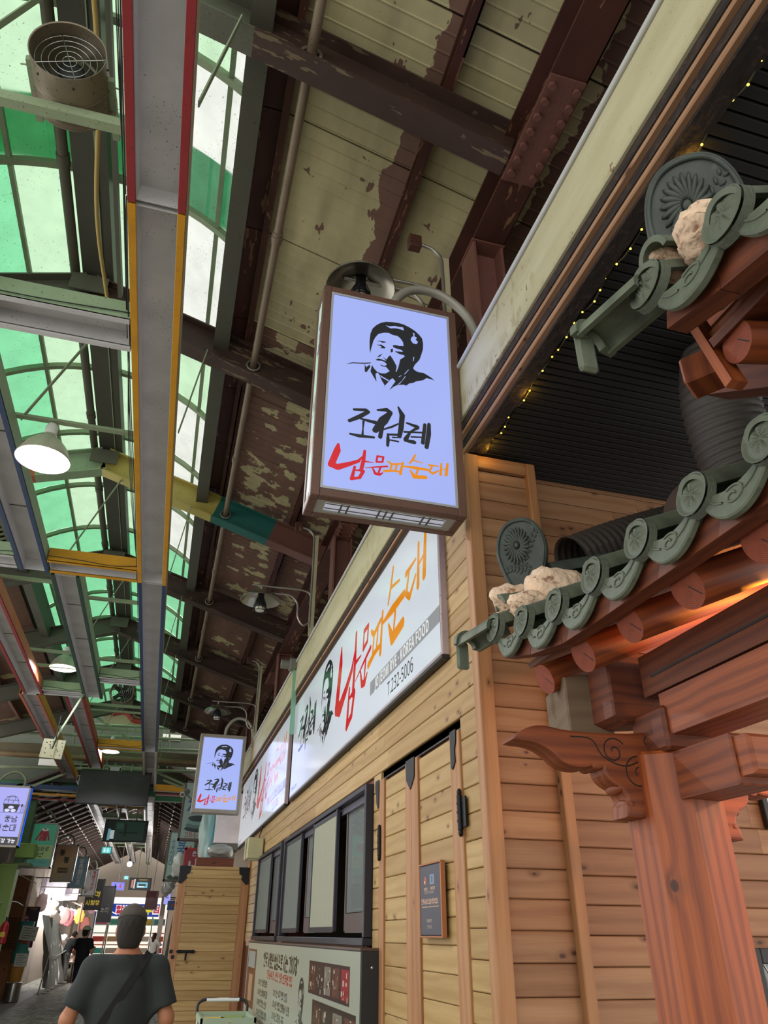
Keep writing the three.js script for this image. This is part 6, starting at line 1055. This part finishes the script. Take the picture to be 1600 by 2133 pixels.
plateSign('lilac restroom sign with black and red figures', 37, 233, 1837, 258, 1855, canvas(192, 128, (c, w, h) => { fill(c, '#8c8cf4', 0, 0, w, h); c.fillStyle = '#181828'; c.beginPath(); c.arc(58, 34, 9, 0, 7); c.fill(); c.fillRect(48, 46, 20, 44); c.fillStyle = '#d82848'; c.beginPath(); c.arc(134, 34, 9, 0, 7); c.fill(); c.beginPath(); c.moveTo(134, 42); c.lineTo(156, 84); c.lineTo(112, 84); c.fill(); fill(c, '#3030a0', 20, 108, 150, 6); }), 0.9);

// ---- lantern signs along the far side
function streetSign(label, D, x0, x1, y0, y1, tx, glow, frame = M.galv, arm = true, edge) {
  const t = thing('projecting_sign', label, 'sign', undefined, Q((x0 + x1) / 2, y0, D)), w = x1 - x0, h = y1 - y0;
  part(t, 'sign_box', [bx(w, 0.04, 0.18, 0, 0.02, 0, 0.004), bx(w, 0.04, 0.18, 0, h - 0.02, 0, 0.004), bx(0.04, h, 0.18, -w / 2 + 0.02, h / 2, 0, 0.004), bx(0.04, h, 0.18, w / 2 - 0.02, h / 2, 0, 0.004)], frame);
  if (edge) part(t, 'lit_sign_edge', bx(0.012, h - 0.06, 0.12, w / 2 + 0.002, h / 2, 0), new THREE.MeshStandardMaterial({ color: edge, emissive: edge, emissiveIntensity: 0.7 }));
  part(t, glow ? 'lit_sign_face' : 'sign_face', face(w - 0.06, h - 0.06).translate(0, h / 2, 0.08), glow ? litPrint(tx, glow, 0x606060) : print(tx, 0.4));
  part(t, 'back_face', face(w - 0.06, h - 0.06).rotateY(Math.PI).translate(0, h / 2, -0.08), M.grey);
  part(t, 'wall_arm', x1 < 0 ? cyl(V(-w / 2, h - 0.3, 0), V(XL - 0.5 - (x0 + x1) / 2, h - 0.3, 0), 0.02, 6) : cyl(V(w / 2, h - 0.3, 0), V(1.62 - (x0 + x1) / 2, h - 0.3, 0), 0.02, 6), M.grey);
  if (arm) part(t, 'hanging_arm', tube([V(w * 0.25, h, 0), V(w * 0.25, h + 0.12, 0), V(w * 0.05, h + 0.26, 0), V(-w * 0.25, h + 0.24, 0), V(-w * 0.5, h + 0.05, 0), V(-w * 0.55, h - 0.4, 0)], 0.024, 30, 8), M.palegreen);
  return t;
}
const LIL = '#aaaaf4';
streetSign('large lilac lit lantern sign with a steaming bowl drawing', 17, -3.35, -2.69, 3.02, 4.16, canvas(400, 690, (c, w, h) => {
  fill(c, LIL, 0, 0, w, h); c.strokeStyle = '#22202c'; c.lineWidth = 5; c.beginPath(); c.arc(210, 200, 92, Math.PI, 0); c.stroke();
  for (const [x, y, q, r] of [[120, 160, 300, 160], [140, 120, 260, 120], [170, 120, 170, 200], [250, 110, 250, 160], [230, 160, 230, 200]]) { c.beginPath(); c.moveTo(x, y); c.lineTo(q, r); c.stroke(); }
  c.fillStyle = '#22202c'; c.beginPath(); c.moveTo(110, 205); c.lineTo(330, 205); c.lineTo(318, 222); c.lineTo(300, 300); c.lineTo(140, 300); c.lineTo(122, 222); c.fill();
  c.fillStyle = '#d8d8fc'; for (const [x, y] of [[220, 245], [180, 282], [255, 282]]) { c.beginPath(); c.ellipse(x, y, 34, 18, 0, 0, 7); c.fill(); } 
  c.fillStyle = '#22202c'; c.beginPath(); c.ellipse(350, 220, 12, 20, 0.2, 0, 7); c.fill(); c.fillRect(346, 236, 4, 70); c.fillRect(368, 210, 3, 96); c.fillRect(380, 210, 3, 96); c.fillRect(60, 306, 330, 4);
  write(c, '풍남', 175, 345, 74, { color: '#22202c', lw: 9, gap: 0.15 }); write(c, '피순대', 90, 445, 76, { color: '#22202c', lw: 9, gap: 0.15 });
  fill(c, '#34323a', 0, 590, w, 100); write(c, '포장 가능', 150, 612, 48, { color: '#f4f4fc', lw: 7, gap: 0.06, slant: -0.1 });
}), 0.95, M.galv, true, 0x2060f0);
streetSign('green lantern sign with a red cardigan', 21.5, -3.17, -2.55, 2.96, 4.0, canvas(360, 620, (c, w, h) => {
  fill(c, '#4fb58c', 0, 0, w, h * 0.5); fill(c, '#9cb878', 0, h * 0.5, w, h * 0.32); fill(c, '#5aa08c', 0, h * 0.82, w, h);
  c.fillStyle = '#98202c'; c.beginPath(); c.moveTo(130, 90); c.lineTo(230, 90); c.lineTo(280, 240); c.lineTo(258, 250); c.lineTo(226, 160); c.lineTo(232, 250); c.lineTo(112, 250); c.lineTo(120, 160); c.lineTo(80, 250); c.lineTo(58, 240); c.fill();
  c.fillStyle = '#e8e4d8'; c.beginPath(); c.ellipse(180, 84, 50, 24, 0, 0, 7); c.fill(); c.fillStyle = '#4a7a64'; c.beginPath(); c.ellipse(180, 76, 28, 12, 0, 0, 7); c.fill();
  for (let i = 0; i < 50; i++) fill(c, '#e0a8a8', 118 + rnd() * 55, 130 + rnd() * 112, 4, 4);
  write(c, '십자로', 110, 335, 60, { color: '#1c1c1c', lw: 8, slant: -0.25 }); write(c, '패션', 95, 415, 66, { color: '#1c1c1c', lw: 8, slant: -0.25 }); write(c, '287-2031', 70, 530, 46, { color: '#3c6a6c', bold: false, font: 'serif' });
}), 0.22, M.galv);
streetSign('brown to grey gradient sign with two bold black syllables', 25.5, -2.98, -2.36, 2.86, 3.87, canvas(300, 480, (c, w, h) => { const g = c.createLinearGradient(0, 0, w, h); g.addColorStop(0, '#8a5a3c'); g.addColorStop(0.5, '#b89868'); g.addColorStop(1, '#8c8474'); fill(c, '#9a7a54', 0, 0, w, h); c.fillStyle = g; c.fillRect(0, 0, w, h); write(c, '봉', 50, 50, 84, { lw: 14 }); write(c, '봉', 130, 150, 84, { lw: 14 }); fill(c, '#4a3a2c', 70, 300, 150, 70); for (let i = 0; i < 4; i++) { c.fillStyle = '#8c7040'; c.beginPath(); c.arc(92 + i * 35, 335, 16, 0, 7); c.fill(); } }), 0.12);
streetSign('slate blue sign with vertical pale lettering', 27.6, -2.66, -2.16, 2.8, 3.73, canvas(200, 400, (c, w, h) => { fill(c, '#6c8c94', 0, 0, w, h); write(c, '아르페지오', 90, 20, 58, { color: '#dcc8bc', lw: 9, vertical: true, gap: 0.2 }); }), 0.15);
streetSign('white sign with vertical red lettering and a painted orchid', 29.6, -2.38, -1.92, 2.66, 3.5, canvas(200, 400, (c, w, h) => { fill(c, '#d8d0cc', 0, 0, w, h); write(c, '깨배기주단', 120, 20, 50, { color: '#b03c34', lw: 8, vertical: true, gap: 0.22 }); write(c, '갈매기', 70, 20, 26, { color: '#807878', lw: 3, vertical: true }); c.strokeStyle = '#4a3c30'; c.lineWidth = 4; for (let i = 0; i < 6; i++) { c.beginPath(); c.moveTo(50, 370); c.quadraticCurveTo(40 + i * 10, 320, 20 + i * 24, 250 + i * 12); c.stroke(); } }), 0.2);
streetSign('black sign with yellow lettering', 31.4, -2.35, -1.75, 2.3, 3.3, canvas(240, 400, (c, w, h) => { fill(c, '#221e1c', 0, 0, w, h); write(c, '가격', 40, 160, 80, { color: '#e8c83c', lw: 13 }); write(c, '시험장', 12, 280, 64, { color: '#e8c83c', lw: 11 }); }), 0.35, M.black, false);
streetSign('dark charcoal sign with a white handwritten name', 34, -2.0, -1.45, 1.95, 3.2, canvas(200, 400, (c, w, h) => { fill(c, '#352e2c', 0, 0, w, h); write(c, '숙희', 30, 240, 66, { color: '#ddd6d0', lw: 5, slant: -0.2 }); fill(c, '#b0a8a4', 120, 200, 20, 6); }), 0.15, M.black, false);

// ---- near side signs past the shop
const tealPrint = canvas(300, 460, (c, w, h) => { fill(c, '#b8d8c8', 0, 0, w, h); write(c, '제트', 40, 150, 90, { color: '#2c64a0', lw: 15 }); for (let i = 0; i < 4; i++) { c.fillStyle = ['#24362e', '#6c9484', '#9cc4b8', '#2c4438'][i]; c.beginPath(); c.ellipse(140, 380 - i * 28, 110 - i * 8, 26, 0, 0, 7); c.fill(); } write(c, '284-2', 40, 402, 50, { color: '#c86450', font: 'serif' }); });
streetSign('pale teal sign with folded bedding picture in a brown frame', 15, 0.28, 0.98, 3.06, 4.1, tealPrint, 0.12, M.frameBrown, false);
streetSign('grey green sign with blue and red block lettering', 18, 0.15, 0.75, 2.55, 3.55, canvas(240, 400, (c, w, h) => { fill(c, '#8ca49c', 0, 0, w, h); write(c, '남국막대', 80, 20, 78, { color: '#2c5484', lw: 13, vertical: true, gap: 0.14 }); write(c, '이', 150, 120, 70, { color: '#a83c34', lw: 14 }); write(c, '수공사임대', 20, 60, 40, { color: '#38566c', lw: 5, vertical: true }); c.fillStyle = '#26362e'; c.beginPath(); c.ellipse(120, 380, 100, 26, 0, 0, 7); c.fill(); }), 0.0, M.darkSteel, false);
streetSign('red sign with white block lettering', 16, 0.47, 0.85, 2.5, 3.03, canvas(160, 220, (c, w, h) => { fill(c, '#c0283c', 0, 0, w, h); write(c, '은', 60, 12, 40, { color: '#fff', lw: 7 }); write(c, '남', 40, 90, 100, { color: '#fff', lw: 18 }); }), 0.1, M.redPaint, false);
const ac = thing('white_cabinet', 'white sheet metal cabinet beside the second fascia sign', 'cabinet'); part(ac, 'housing', bx(0.4, 0.78, 0.6, 1.04, 3.26, -13.5, 0.006), steel(0xd4ccd0, 0.5)); part(ac, 'shelf', bx(0.42, 0.09, 0.62, 1.03, 2.82, -13.5), M.darkSteel); part(ac, 'crate', bx(0.55, 0.14, 0.4, 0.82, 2.5, -12.4), M.redDark); part(ac, 'plastic_sheet', mortar([0.22, 0.1, 0.18], 71).translate(0.9, 2.68, -12.5), std(0x8c8c84, 0.3));
const bundle = thing('wrapped_bundle', 'tall bundle of blue goods wrapped in clear plastic', 'bundle'); { const p = onD(435, 1735, 13.6); const g = mortar([0.09, 0.42, 0.09], 33); part(bundle, 'roll', g.clone().translate(p.x + 0.05, p.y, p.z), std(0x3c9cb4, 0.5)); part(bundle, 'plastic_wrap', mortar([0.14, 0.5, 0.12], 37).translate(p.x - 0.02, p.y - 0.05, p.z), new THREE.MeshPhysicalMaterial({ color: 0xd8ece4, roughness: 0.25, transmission: 0.7, thickness: 0 })); part(bundle, 'board', bx(0.16, 0.9, 0.05, p.x + 0.22, p.y + 0.05, p.z - 0.1), M.pine[1]); }
const cctv = thing('security_camera', 'grey bullet security camera beside the teal framed sign', 'camera'); { const p = onD(380, 1655, 14.6); part(cctv, 'barrel', [cyl(p, V(p.x + 0.09, p.y + 0.09, p.z - 0.22), 0.05, 16), cyl(V(p.x - 0.004, p.y - 0.004, p.z + 0.01), p, 0.038, 16)], std(0x9a968c, 0.5)); part(cctv, 'lens', cyl(V(p.x - 0.01, p.y - 0.008, p.z + 0.03), p, 0.025, 12), M.black); part(cctv, 'arm', cyl(V(p.x + 0.06, p.y + 0.04, p.z - 0.12), V(p.x + 0.2, p.y - 0.05, p.z - 0.32), 0.015, 8), M.grey); }
// rolled tarpaulins tied up along the shop side
function drape(label, p, w, h, d, c, s, name = 'rolled_tarpaulin', rough = 0.35) { const t = thing(name, label, 'tarpaulin'), n = 48, sh = new THREE.Shape(); for (let i = 0; i < n; i++) { const a = i / n * 6.2832, k = 1 + 0.14 * Math.sin(a * 7 + s) + 0.1 * Math.sin(a * 11 + s * 2); sh[i ? 'lineTo' : 'moveTo'](w / 2 * k * Math.cos(a), d / 2 * k * Math.sin(a)); } const g = new THREE.ExtrudeGeometry(sh, { depth: h, steps: 8, bevelEnabled: false }).rotateX(-Math.PI / 2), P = g.attributes.position; for (let i = 0; i < P.count; i++) { const y = P.getY(i) / h, k = 0.75 + 0.4 * Math.sin(y * 2.6 + s) * 0.5 + 0.2 * (1 - y); P.setX(i, P.getX(i) * k + 0.05 * Math.sin(y * 5 + s)); P.setZ(i, P.getZ(i) * k); } g.computeVertexNormals(); part(t, 'sheet', uvm(g.translate(p.x, p.y, p.z), 1), std(c, rough)); return t; }
drape('tall silver grey tarpaulin roll hanging beyond the open door', Q(0.98, 0, 21), 0.5, 3.1, 0.4, 0x9aa29c, 1);
drape('slim silver tarpaulin roll next to the pale post', Q(0.75, 0, 25), 0.35, 2.9, 0.3, 0x8a928c, 3);
drape('white plastic sack bundle behind the open door edge', Q(0.6, 0, 13.2), 0.35, 1.2, 0.3, 0xc8ccc4, 5, 'plastic_sacks');
for (let i = 0; i < 5; i++) { const t = thing('clear_plastic_bundle', 'crumpled clear plastic bundle hanging above the open door', 'bundle', 'crumpled plastic bundles above the open door'), p = onD(372 - i * 6, 1800 + i * 12, 17 + i); part(t, 'plastic', mortar([0.13, 0.2, 0.12], 80 + i).translate(p.x, p.y, p.z), std(0xb4b4ae, 0.3)); part(t, 'cord', cyl(p, V(1.61, p.y + 0.2, p.z), 0.008, 5), M.grey); }
const pst = thing('pale_post', 'pale square post near the end of the street', 'post'); part(pst, 'shaft', bx(0.22, 3.2, 0.22, 0.55, 1.6, -42), std(0xc4b8b0, 0.7));
plateSign('tall dull red hanging sign by the end of the street', 41, 306, 1855, 326, 1895, canvas(64, 128, (c, w, h) => { fill(c, '#7c3030', 0, 0, w, h); write(c, '왕', 20, 40, 26, { color: '#a86058', lw: 3 }); }), 0.1);
plateSign('small lilac lit sign on the shop side', 30, 343, 1862, 354, 1884, canvas(32, 64, (c, w, h) => { fill(c, '#a8a8f8', 0, 0, w, h); fill(c, '#404090', 8, 20, 14, 5); }), 0.9);
plateSign('small blue sign with red mark on the shop side', 22, 350, 1876, 368, 1896, canvas(64, 64, (c, w, h) => { fill(c, '#2c6cb0', 0, 0, w, h); fill(c, '#c85048', 20, 20, 26, 20); }), 0.1);

// ---- green post, ice cream poster, tarpaulin, bin on the far side
const gp = thing('green_post', 'light green painted square post carrying the lantern signs', 'post'); part(gp, 'shaft', bx(0.42, 2.96, 0.42, -3.36, 1.48, -20.6, 0.01), steel(0x94b464, 0.6)); part(gp, 'collar', bx(0.42, 0.32, 0.4, -3.1, 3.28, -20.8, 0.02), steel(0x9cc468, 0.6)); part(gp, 'upper_shaft', bx(0.2, 1.6, 0.2, -3.2, 3.8, -20.8), steel(0x5c8a64, 0.6)); part(gp, 'flange', bx(0.6, 0.06, 0.6, -3.2, 2.97, -20.7), steel(0x7a8a5c, 0.6));
const poster = thing('ice_cream_poster', 'tall poster of a swirled purple ice cream cone', 'poster'); { const D = 26.5, a = onD(28, 1888, D), b = onD(74, 1974, D), w = 0.62, h = a.y - b.y; part(poster, 'board', new THREE.BoxGeometry(w + 0.03, h, 0.03).translate((a.x + b.x) / 2, (a.y + b.y) / 2, -D - 0.02), M.black);
  const tx = canvas(240, 420, (c, cw, ch) => { fill(c, '#2c2428', 0, 0, cw, ch); c.fillStyle = '#a02050'; c.beginPath(); c.moveTo(0, 380); c.lineTo(0, 330); c.lineTo(240, 220); c.lineTo(240, 420); c.lineTo(0, 420); c.fill(); c.fillStyle = '#c8a078'; c.beginPath(); c.moveTo(90, 240); c.lineTo(160, 240); c.lineTo(145, 350); c.lineTo(108, 350); c.fill(); for (let i = 0; i < 9; i++) { c.fillStyle = i % 2 ? '#e0c8d4' : '#8c4468'; c.beginPath(); c.ellipse(122, 250 - i * 20, 62 - i * 6.4, 15, -0.35, 0, 7); c.fill(); } fill(c, '#d86c3c', 140, 14, 70, 10); fill(c, '#e8d8e0', 20, 356, 180, 6); write(c, '콘', 40, 380, 26, { color: '#fff', lw: 4 }); write(c, '콘', 72, 380, 26, { color: '#fff', lw: 4 }); });
  part(poster, 'printed_face', face(w, h - 0.02).translate((a.x + b.x) / 2, (a.y + b.y) / 2, -D - 0.003), print(tx, 0.35)); }
const bin = thing('steel_bin', 'round stainless steel bin at the foot of the brown pier', 'bin', undefined, Q(-3.22, 0, 24.7)); part(bin, 'barrel', lathe([[0.001, 0.0], [0.19, 0.0], [0.2, 0.02], [0.2, 0.42], [0.19, 0.44], [0.001, 0.44]], 28), M.chrome); part(bin, 'lid_rim', new THREE.TorusGeometry(0.195, 0.015, 6, 28).rotateX(Math.PI / 2).translate(0, 0.43, 0), M.chrome);
const cups = thing('drink_cup_standee', 'teal and orange cup standee with handwritten notes above the bin', 'standee', undefined, Q(-3.22, 0.45, 24.7)); part(cups, 'orange_cup', lathe([[0.001, 0], [0.15, 0], [0.19, 0.42], [0.001, 0.42]], 20), std(0xc8903c, 0.5)); part(cups, 'teal_cup', lathe([[0.001, 0.42], [0.19, 0.42], [0.21, 0.7], [0.17, 0.72], [0.16, 1.05], [0.2, 1.4], [0.001, 1.42]], 20), std(0x4c9c98, 0.5)); part(cups, 'dark_disc', sph(0.12, 0.02, 0.95, 0.12, 1, 1, 0.5, 12), std(0x9c5038, 0.6));
const note = canvas(96, 96, (c, w, h) => { fill(c, '#dcdcd0', 0, 0, w, h); for (let i = 0; i < 5; i++) fill(c, '#6c6c68', 12, 14 + i * 16, 50 + 20 * (i % 2), 4); });
part(cups, 'paper_note', face(0.42, 0.34).rotateZ(-0.1).translate(0.12, 1.12, 0.23), print(note)); part(cups, 'paper_note', face(0.32, 0.3).translate(0.08, 0.5, 0.22), print(note));
const grid = thing('wire_rack', 'brown wire grid rack leaning on the brown pier', 'rack'); { const g = []; for (let i = 0; i < 9; i++) g.push(cyl(Q(-3.88 + i * 0.05, 1.2, 24.96), Q(-3.86 + i * 0.05, 1.95, 24.96), 0.006, 5)); for (let i = 0; i < 12; i++) g.push(cyl(Q(-3.88, 1.2 + i * 0.066, 24.95), Q(-3.46, 1.2 + i * 0.066, 24.95), 0.006, 5)); part(grid, 'wires', g, std(0x4c3428, 0.6)); }
const ext = thing('fire_extinguisher', 'red fire extinguisher hanging at the green post', 'extinguisher', undefined, onD(8, 1940, 20.2)); part(ext, 'bottle', lathe([[0.001, -0.25], [0.08, -0.25], [0.085, -0.22], [0.085, 0.1], [0.05, 0.17], [0.025, 0.2], [0.001, 0.2]], 20), std(0xa81c24, 0.35)); part(ext, 'valve', [cyl(V(0, 0.2, 0), V(0, 0.26, 0), 0.02, 8), bx(0.03, 0.02, 0.1, 0, 0.27, 0.03)], M.black); part(ext, 'label', bx(0.1, 0.1, 0.01, 0.0, -0.06, 0.082), std(0xd8b83c, 0.5));
const tarp = thing('vinyl_tarpaulin', 'grey green vinyl tarpaulin sheet draped over a stall', 'tarpaulin');
{ const n = 40, m = 22, P = [], I = []; for (let j = 0; j <= m; j++) for (let i = 0; i <= n; i++) { const u = i / n, v = j / m, D = lerp(27.6, 33.5, u), x = XL + 0.25 + 0.45 * (1 - v) + 0.12 * Math.sin(u * 34 + v * 3) * (0.4 + 0.6 * (1 - v)) + 0.06 * Math.sin(u * 71 + v * 5); P.push(x, 0.12 + v * (1.95 - 0.5 * Math.pow(u, 2)), -D); } for (let j = 0; j < m; j++) for (let i = 0; i < n; i++) { const a = j * (n + 1) + i; I.push(a, a + 1, a + n + 2, a, a + n + 2, a + n + 1); } const g = new THREE.BufferGeometry(); g.setAttribute('position', new THREE.Float32BufferAttribute(P, 3)); g.setIndex(I); g.computeVertexNormals(); part(tarp, 'sheet', uvm(g, 1), new THREE.MeshStandardMaterial({ color: 0xa4aaa4, roughness: 0.28, side: THREE.DoubleSide })); part(tarp, 'rope', [tube([Q(-2.7, 1.0, 27.4), Q(-2.75, 0.95, 30), Q(-2.8, 1.05, 33.6)], 0.015, 20, 5), cyl(Q(-2.85, 0, 27.3), Q(-2.75, 1.1, 27.3), 0.02, 6)], M.white); }
const ropeA = thing('washing_line', 'pale line strung across the stall posts', 'line'); part(ropeA, 'line', [tube([onD(-20, 1822, 20), onD(30, 1820, 22), onD(75, 1840, 25)], 0.012, 16, 5), tube([onD(0, 1880, 20), onD(30, 1878, 22), onD(48, 1886, 25)], 0.012, 16, 5)], M.white);

// ---- clothes and bag stalls with bare bulbs
const rail = thing('garment_rail', 'chrome garment rail canopy over the clothes stall', 'rail'); { const g = []; for (let i = 0; i < 6; i++) g.push(cyl(Q(-2.9 + i * 0.22, 2.62 - i * 0.03, 34), Q(-2.6 + i * 0.22, 2.5 - i * 0.03, 40), 0.02, 6)); for (let i = 0; i < 7; i++) g.push(cyl(Q(-3.0, 2.62, 34 + i), Q(-1.75, 2.46, 34 + i), 0.018, 6)); part(rail, 'tubes', g, M.chrome); part(rail, 'post', cyl(Q(-2.5, 0, 33.9), Q(-2.6, 2.6, 33.9), 0.03, 8), std(0x9c6c5c, 0.5)); part(rail, 'post', cyl(Q(-1.9, 0, 40), Q(-1.8, 2.5, 40), 0.03, 8), std(0x9c6c5c, 0.5)); }
for (const [px, py, D] of [[105, 1880, 32], [117, 1883, 33], [128, 1892, 34], [140, 1896, 35], [148, 1897, 36], [155, 1899, 37]]) bulb(onD(px, py, D), 0.085, 8, STALL_I);
function garment(label, p, w, h, c, s) { const t = thing('hanging_garment', label, 'garment', 'clothes hanging at the stalls', p), g = mortar([w / 2, h / 2, 0.07], s); part(t, 'cloth', g, std(c, 0.85)); part(t, 'hanger', [tube([V(0, h / 2 + 0.1, 0), V(0.03, h / 2 + 0.14, 0), V(0, h / 2 + 0.02, 0)], 0.006, 8, 4), cyl(V(-w * 0.4, h / 2 - 0.05, 0), V(w * 0.4, h / 2 - 0.05, 0), 0.008, 5)], M.black); }
[[112, 1915, 32, 0xc8c0b4], [135, 1908, 33, 0xe0a8a4], [143, 1912, 34, 0xd87c88], [165, 1908, 36, 0xc89840], [86, 1880, 31, 0xc8b0b0], [193, 1890, 40, 0xb48c94], [105, 1928, 33, 0xd8c4b0], [178, 1925, 39, 0x9c5c54]].forEach(([x, y, D, c], i) => garment(['cream', 'blush pink', 'rose', 'mustard', 'dusty pink', 'mauve', 'beige', 'rust red'][i] + ' garment hanging among the stall bulbs', onD(x, y, D), 0.42, 0.55, c, 200 + i));
const coun = thing('stall_counter', 'long stall counter heaped with goods', 'counter'); part(coun, 'table', bx(0.9, 0.08, 7, -2.85, 0.62, -37, 0.01), std(0x8c7c70, 0.7)); part(coun, 'front', bx(0.04, 0.56, 7, -2.42, 0.32, -37), std(0x9a8c84, 0.7));
const goods = [[110, 1962, 34, 0.22, 0.12, 0xa02430, 'dark red bag with white chevron on the stall'], [113, 1975, 33.8, 0.26, 0.1, 0xe07830, 'orange roll cushion on the stall'], [115, 1988, 33.6, 0.26, 0.1, 0xb84c9c, 'magenta roll cushion on the stall'], [132, 1955, 35, 0.15, 0.14, 0xd8d4cc, 'white plush toy on the stall'], [120, 2002, 33.5, 0.2, 0.1, 0x5a6478, 'slate cushion low on the stall'], [137, 2000, 34.5, 0.16, 0.12, 0x9c9ca4, 'silver grey cushion on the stall'], [143, 1990, 35.5, 0.14, 0.11, 0xc8c4c4, 'pale cushion heaped on the stall'], [127, 2015, 33.6, 0.2, 0.1, 0x8c8488, 'taupe cushion at the bottom of the stall'], [148, 1980, 37, 0.14, 0.1, 0xc84c5c, 'pink red pouch on the stall'], [140, 2012, 35, 0.14, 0.1, 0xb4a8a8, 'dusty cushion at the bottom of the stall']];
goods.forEach(([x, y, D, a, b, c, l], i) => { const t = thing('stall_goods', l, 'goods', undefined, onD(x, y, D)); part(t, 'bag', mortar([a, b, 0.2], 300 + i), std(c, 0.6)); if (i === 0) part(t, 'chevron', [bar(V(-0.12, -0.06, 0.2), V(0, 0.06, 0.22), 0.05, 0.02), bar(V(0, 0.06, 0.22), V(0.12, -0.06, 0.2), 0.05, 0.02)], M.white); });
const vin = thing('clear_vinyl_curtain', 'clear vinyl curtain hanging under the awning', 'curtain'); for (let i = 0; i < 7; i++) { const a = onD(78 + i * 14, 1832, 31 + i * 0.6); part(vin, 'strip', bx(0.24, 0.75, 0.012, a.x, a.y - 0.35, a.z), new THREE.MeshPhysicalMaterial({ color: 0xd0ccd4, roughness: 0.3, transmission: 0.45, thickness: 0 })); }

// ---- bright shop across the end of the street
const shop = thing('bright_end_shop', 'brightly lit shop with shelves closing the end of the street', 'shop');
{
  const D = 47, a = onD(205, 1868, D), b = onD(335, 2008, D), w = b.x - a.x, y1 = a.y;
  part(shop, 'lit_window_wall', bx(w, y1, 0.05, (a.x + b.x) / 2, y1 / 2, -D - 0.8), new THREE.MeshStandardMaterial({ color: 0xf0ece4, emissive: 0xfff4ea, emissiveIntensity: 0.75 }));
  const cols = [0xe87840, 0xe8e0d8, 0xd84c3c, 0xf0c8a0, 0x3cb8a8, 0xf0e4dc];
  for (let i = 0; i < 5; i++) for (let j = 0; j < 6; j++) part(shop, 'shelf_row', bx(w / 5 - 0.1, j % 2 ? 0.05 : 0.24, 0.3, a.x + w / 10 + i * w / 5, 0.25 + j * 0.27, -D - 0.5), std(cols[(i + j * 2) % 6], 0.6));
  for (let i = 0; i <= 5; i++) part(shop, 'upright', bx(0.06, y1, 0.1, a.x + i * w / 5, y1 / 2, -D - 0.3), std([0x4858a0, 0x2c8c70, 0x8c8890][i % 3], 0.6));
  part(shop, 'lit_sign_band', bx(w, 0.4, 0.2, (a.x + b.x) / 2, y1 - 0.2, -D), new THREE.MeshStandardMaterial({ color: 0xffffff, emissive: 0xffffff, emissiveIntensity: 0.9 }));
  part(shop, 'awning', bx(w * 0.96, 0.32, 0.08, (a.x + b.x) / 2, 2.12, -D - 0.05), std(0xbfe4da, 0.6));
  for (const [x, c] of [[0.1, 0xd8607c], [0.3, 0x50b098], [0.5, 0xffffff], [0.72, 0xf0d050], [0.9, 0x58a8b0]]) part(shop, 'awning_patch', bx(w * 0.14, 0.22, 0.02, a.x + w * x, 2.12, -D + 0.0), std(c, 0.6));
  areaLight(0xfff4ea, END_I, w, 2.6, Q((a.x + b.x) / 2, 1.6, D - 0.05), Q((a.x + b.x) / 2, 1.4, 20));
  const bt = canvas(512, 128, (c, cw, ch) => { fill(c, '#2440b0', 0, 0, cw, ch); for (const x of [40, 140]) fill(c, '#fff', x, 12, 90, 96); write(c, '할인', 46, 18, 78, { color: '#d02c48', lw: 13, gap: 0.28 }); write(c, '구두', 260, 22, 84, { color: '#f4e030', lw: 15 }); fill(c, '#fff', 440, 12, 70, 96); write(c, '점', 446, 18, 70, { color: '#d02c48', lw: 12 }); });
  plateSign('blue banner with white, red and yellow lettering over the end shop', 46.86, 235, 1882, 330, 1910, bt, 0.75, 'shop_banner');
}
for (const [D, x, l] of [[30, -1.4, 'first'], [44, -1.4, 'second']]) { /* lit ends come from the shop, bulbs and lamps */ }

renderer.render(scene, camera);
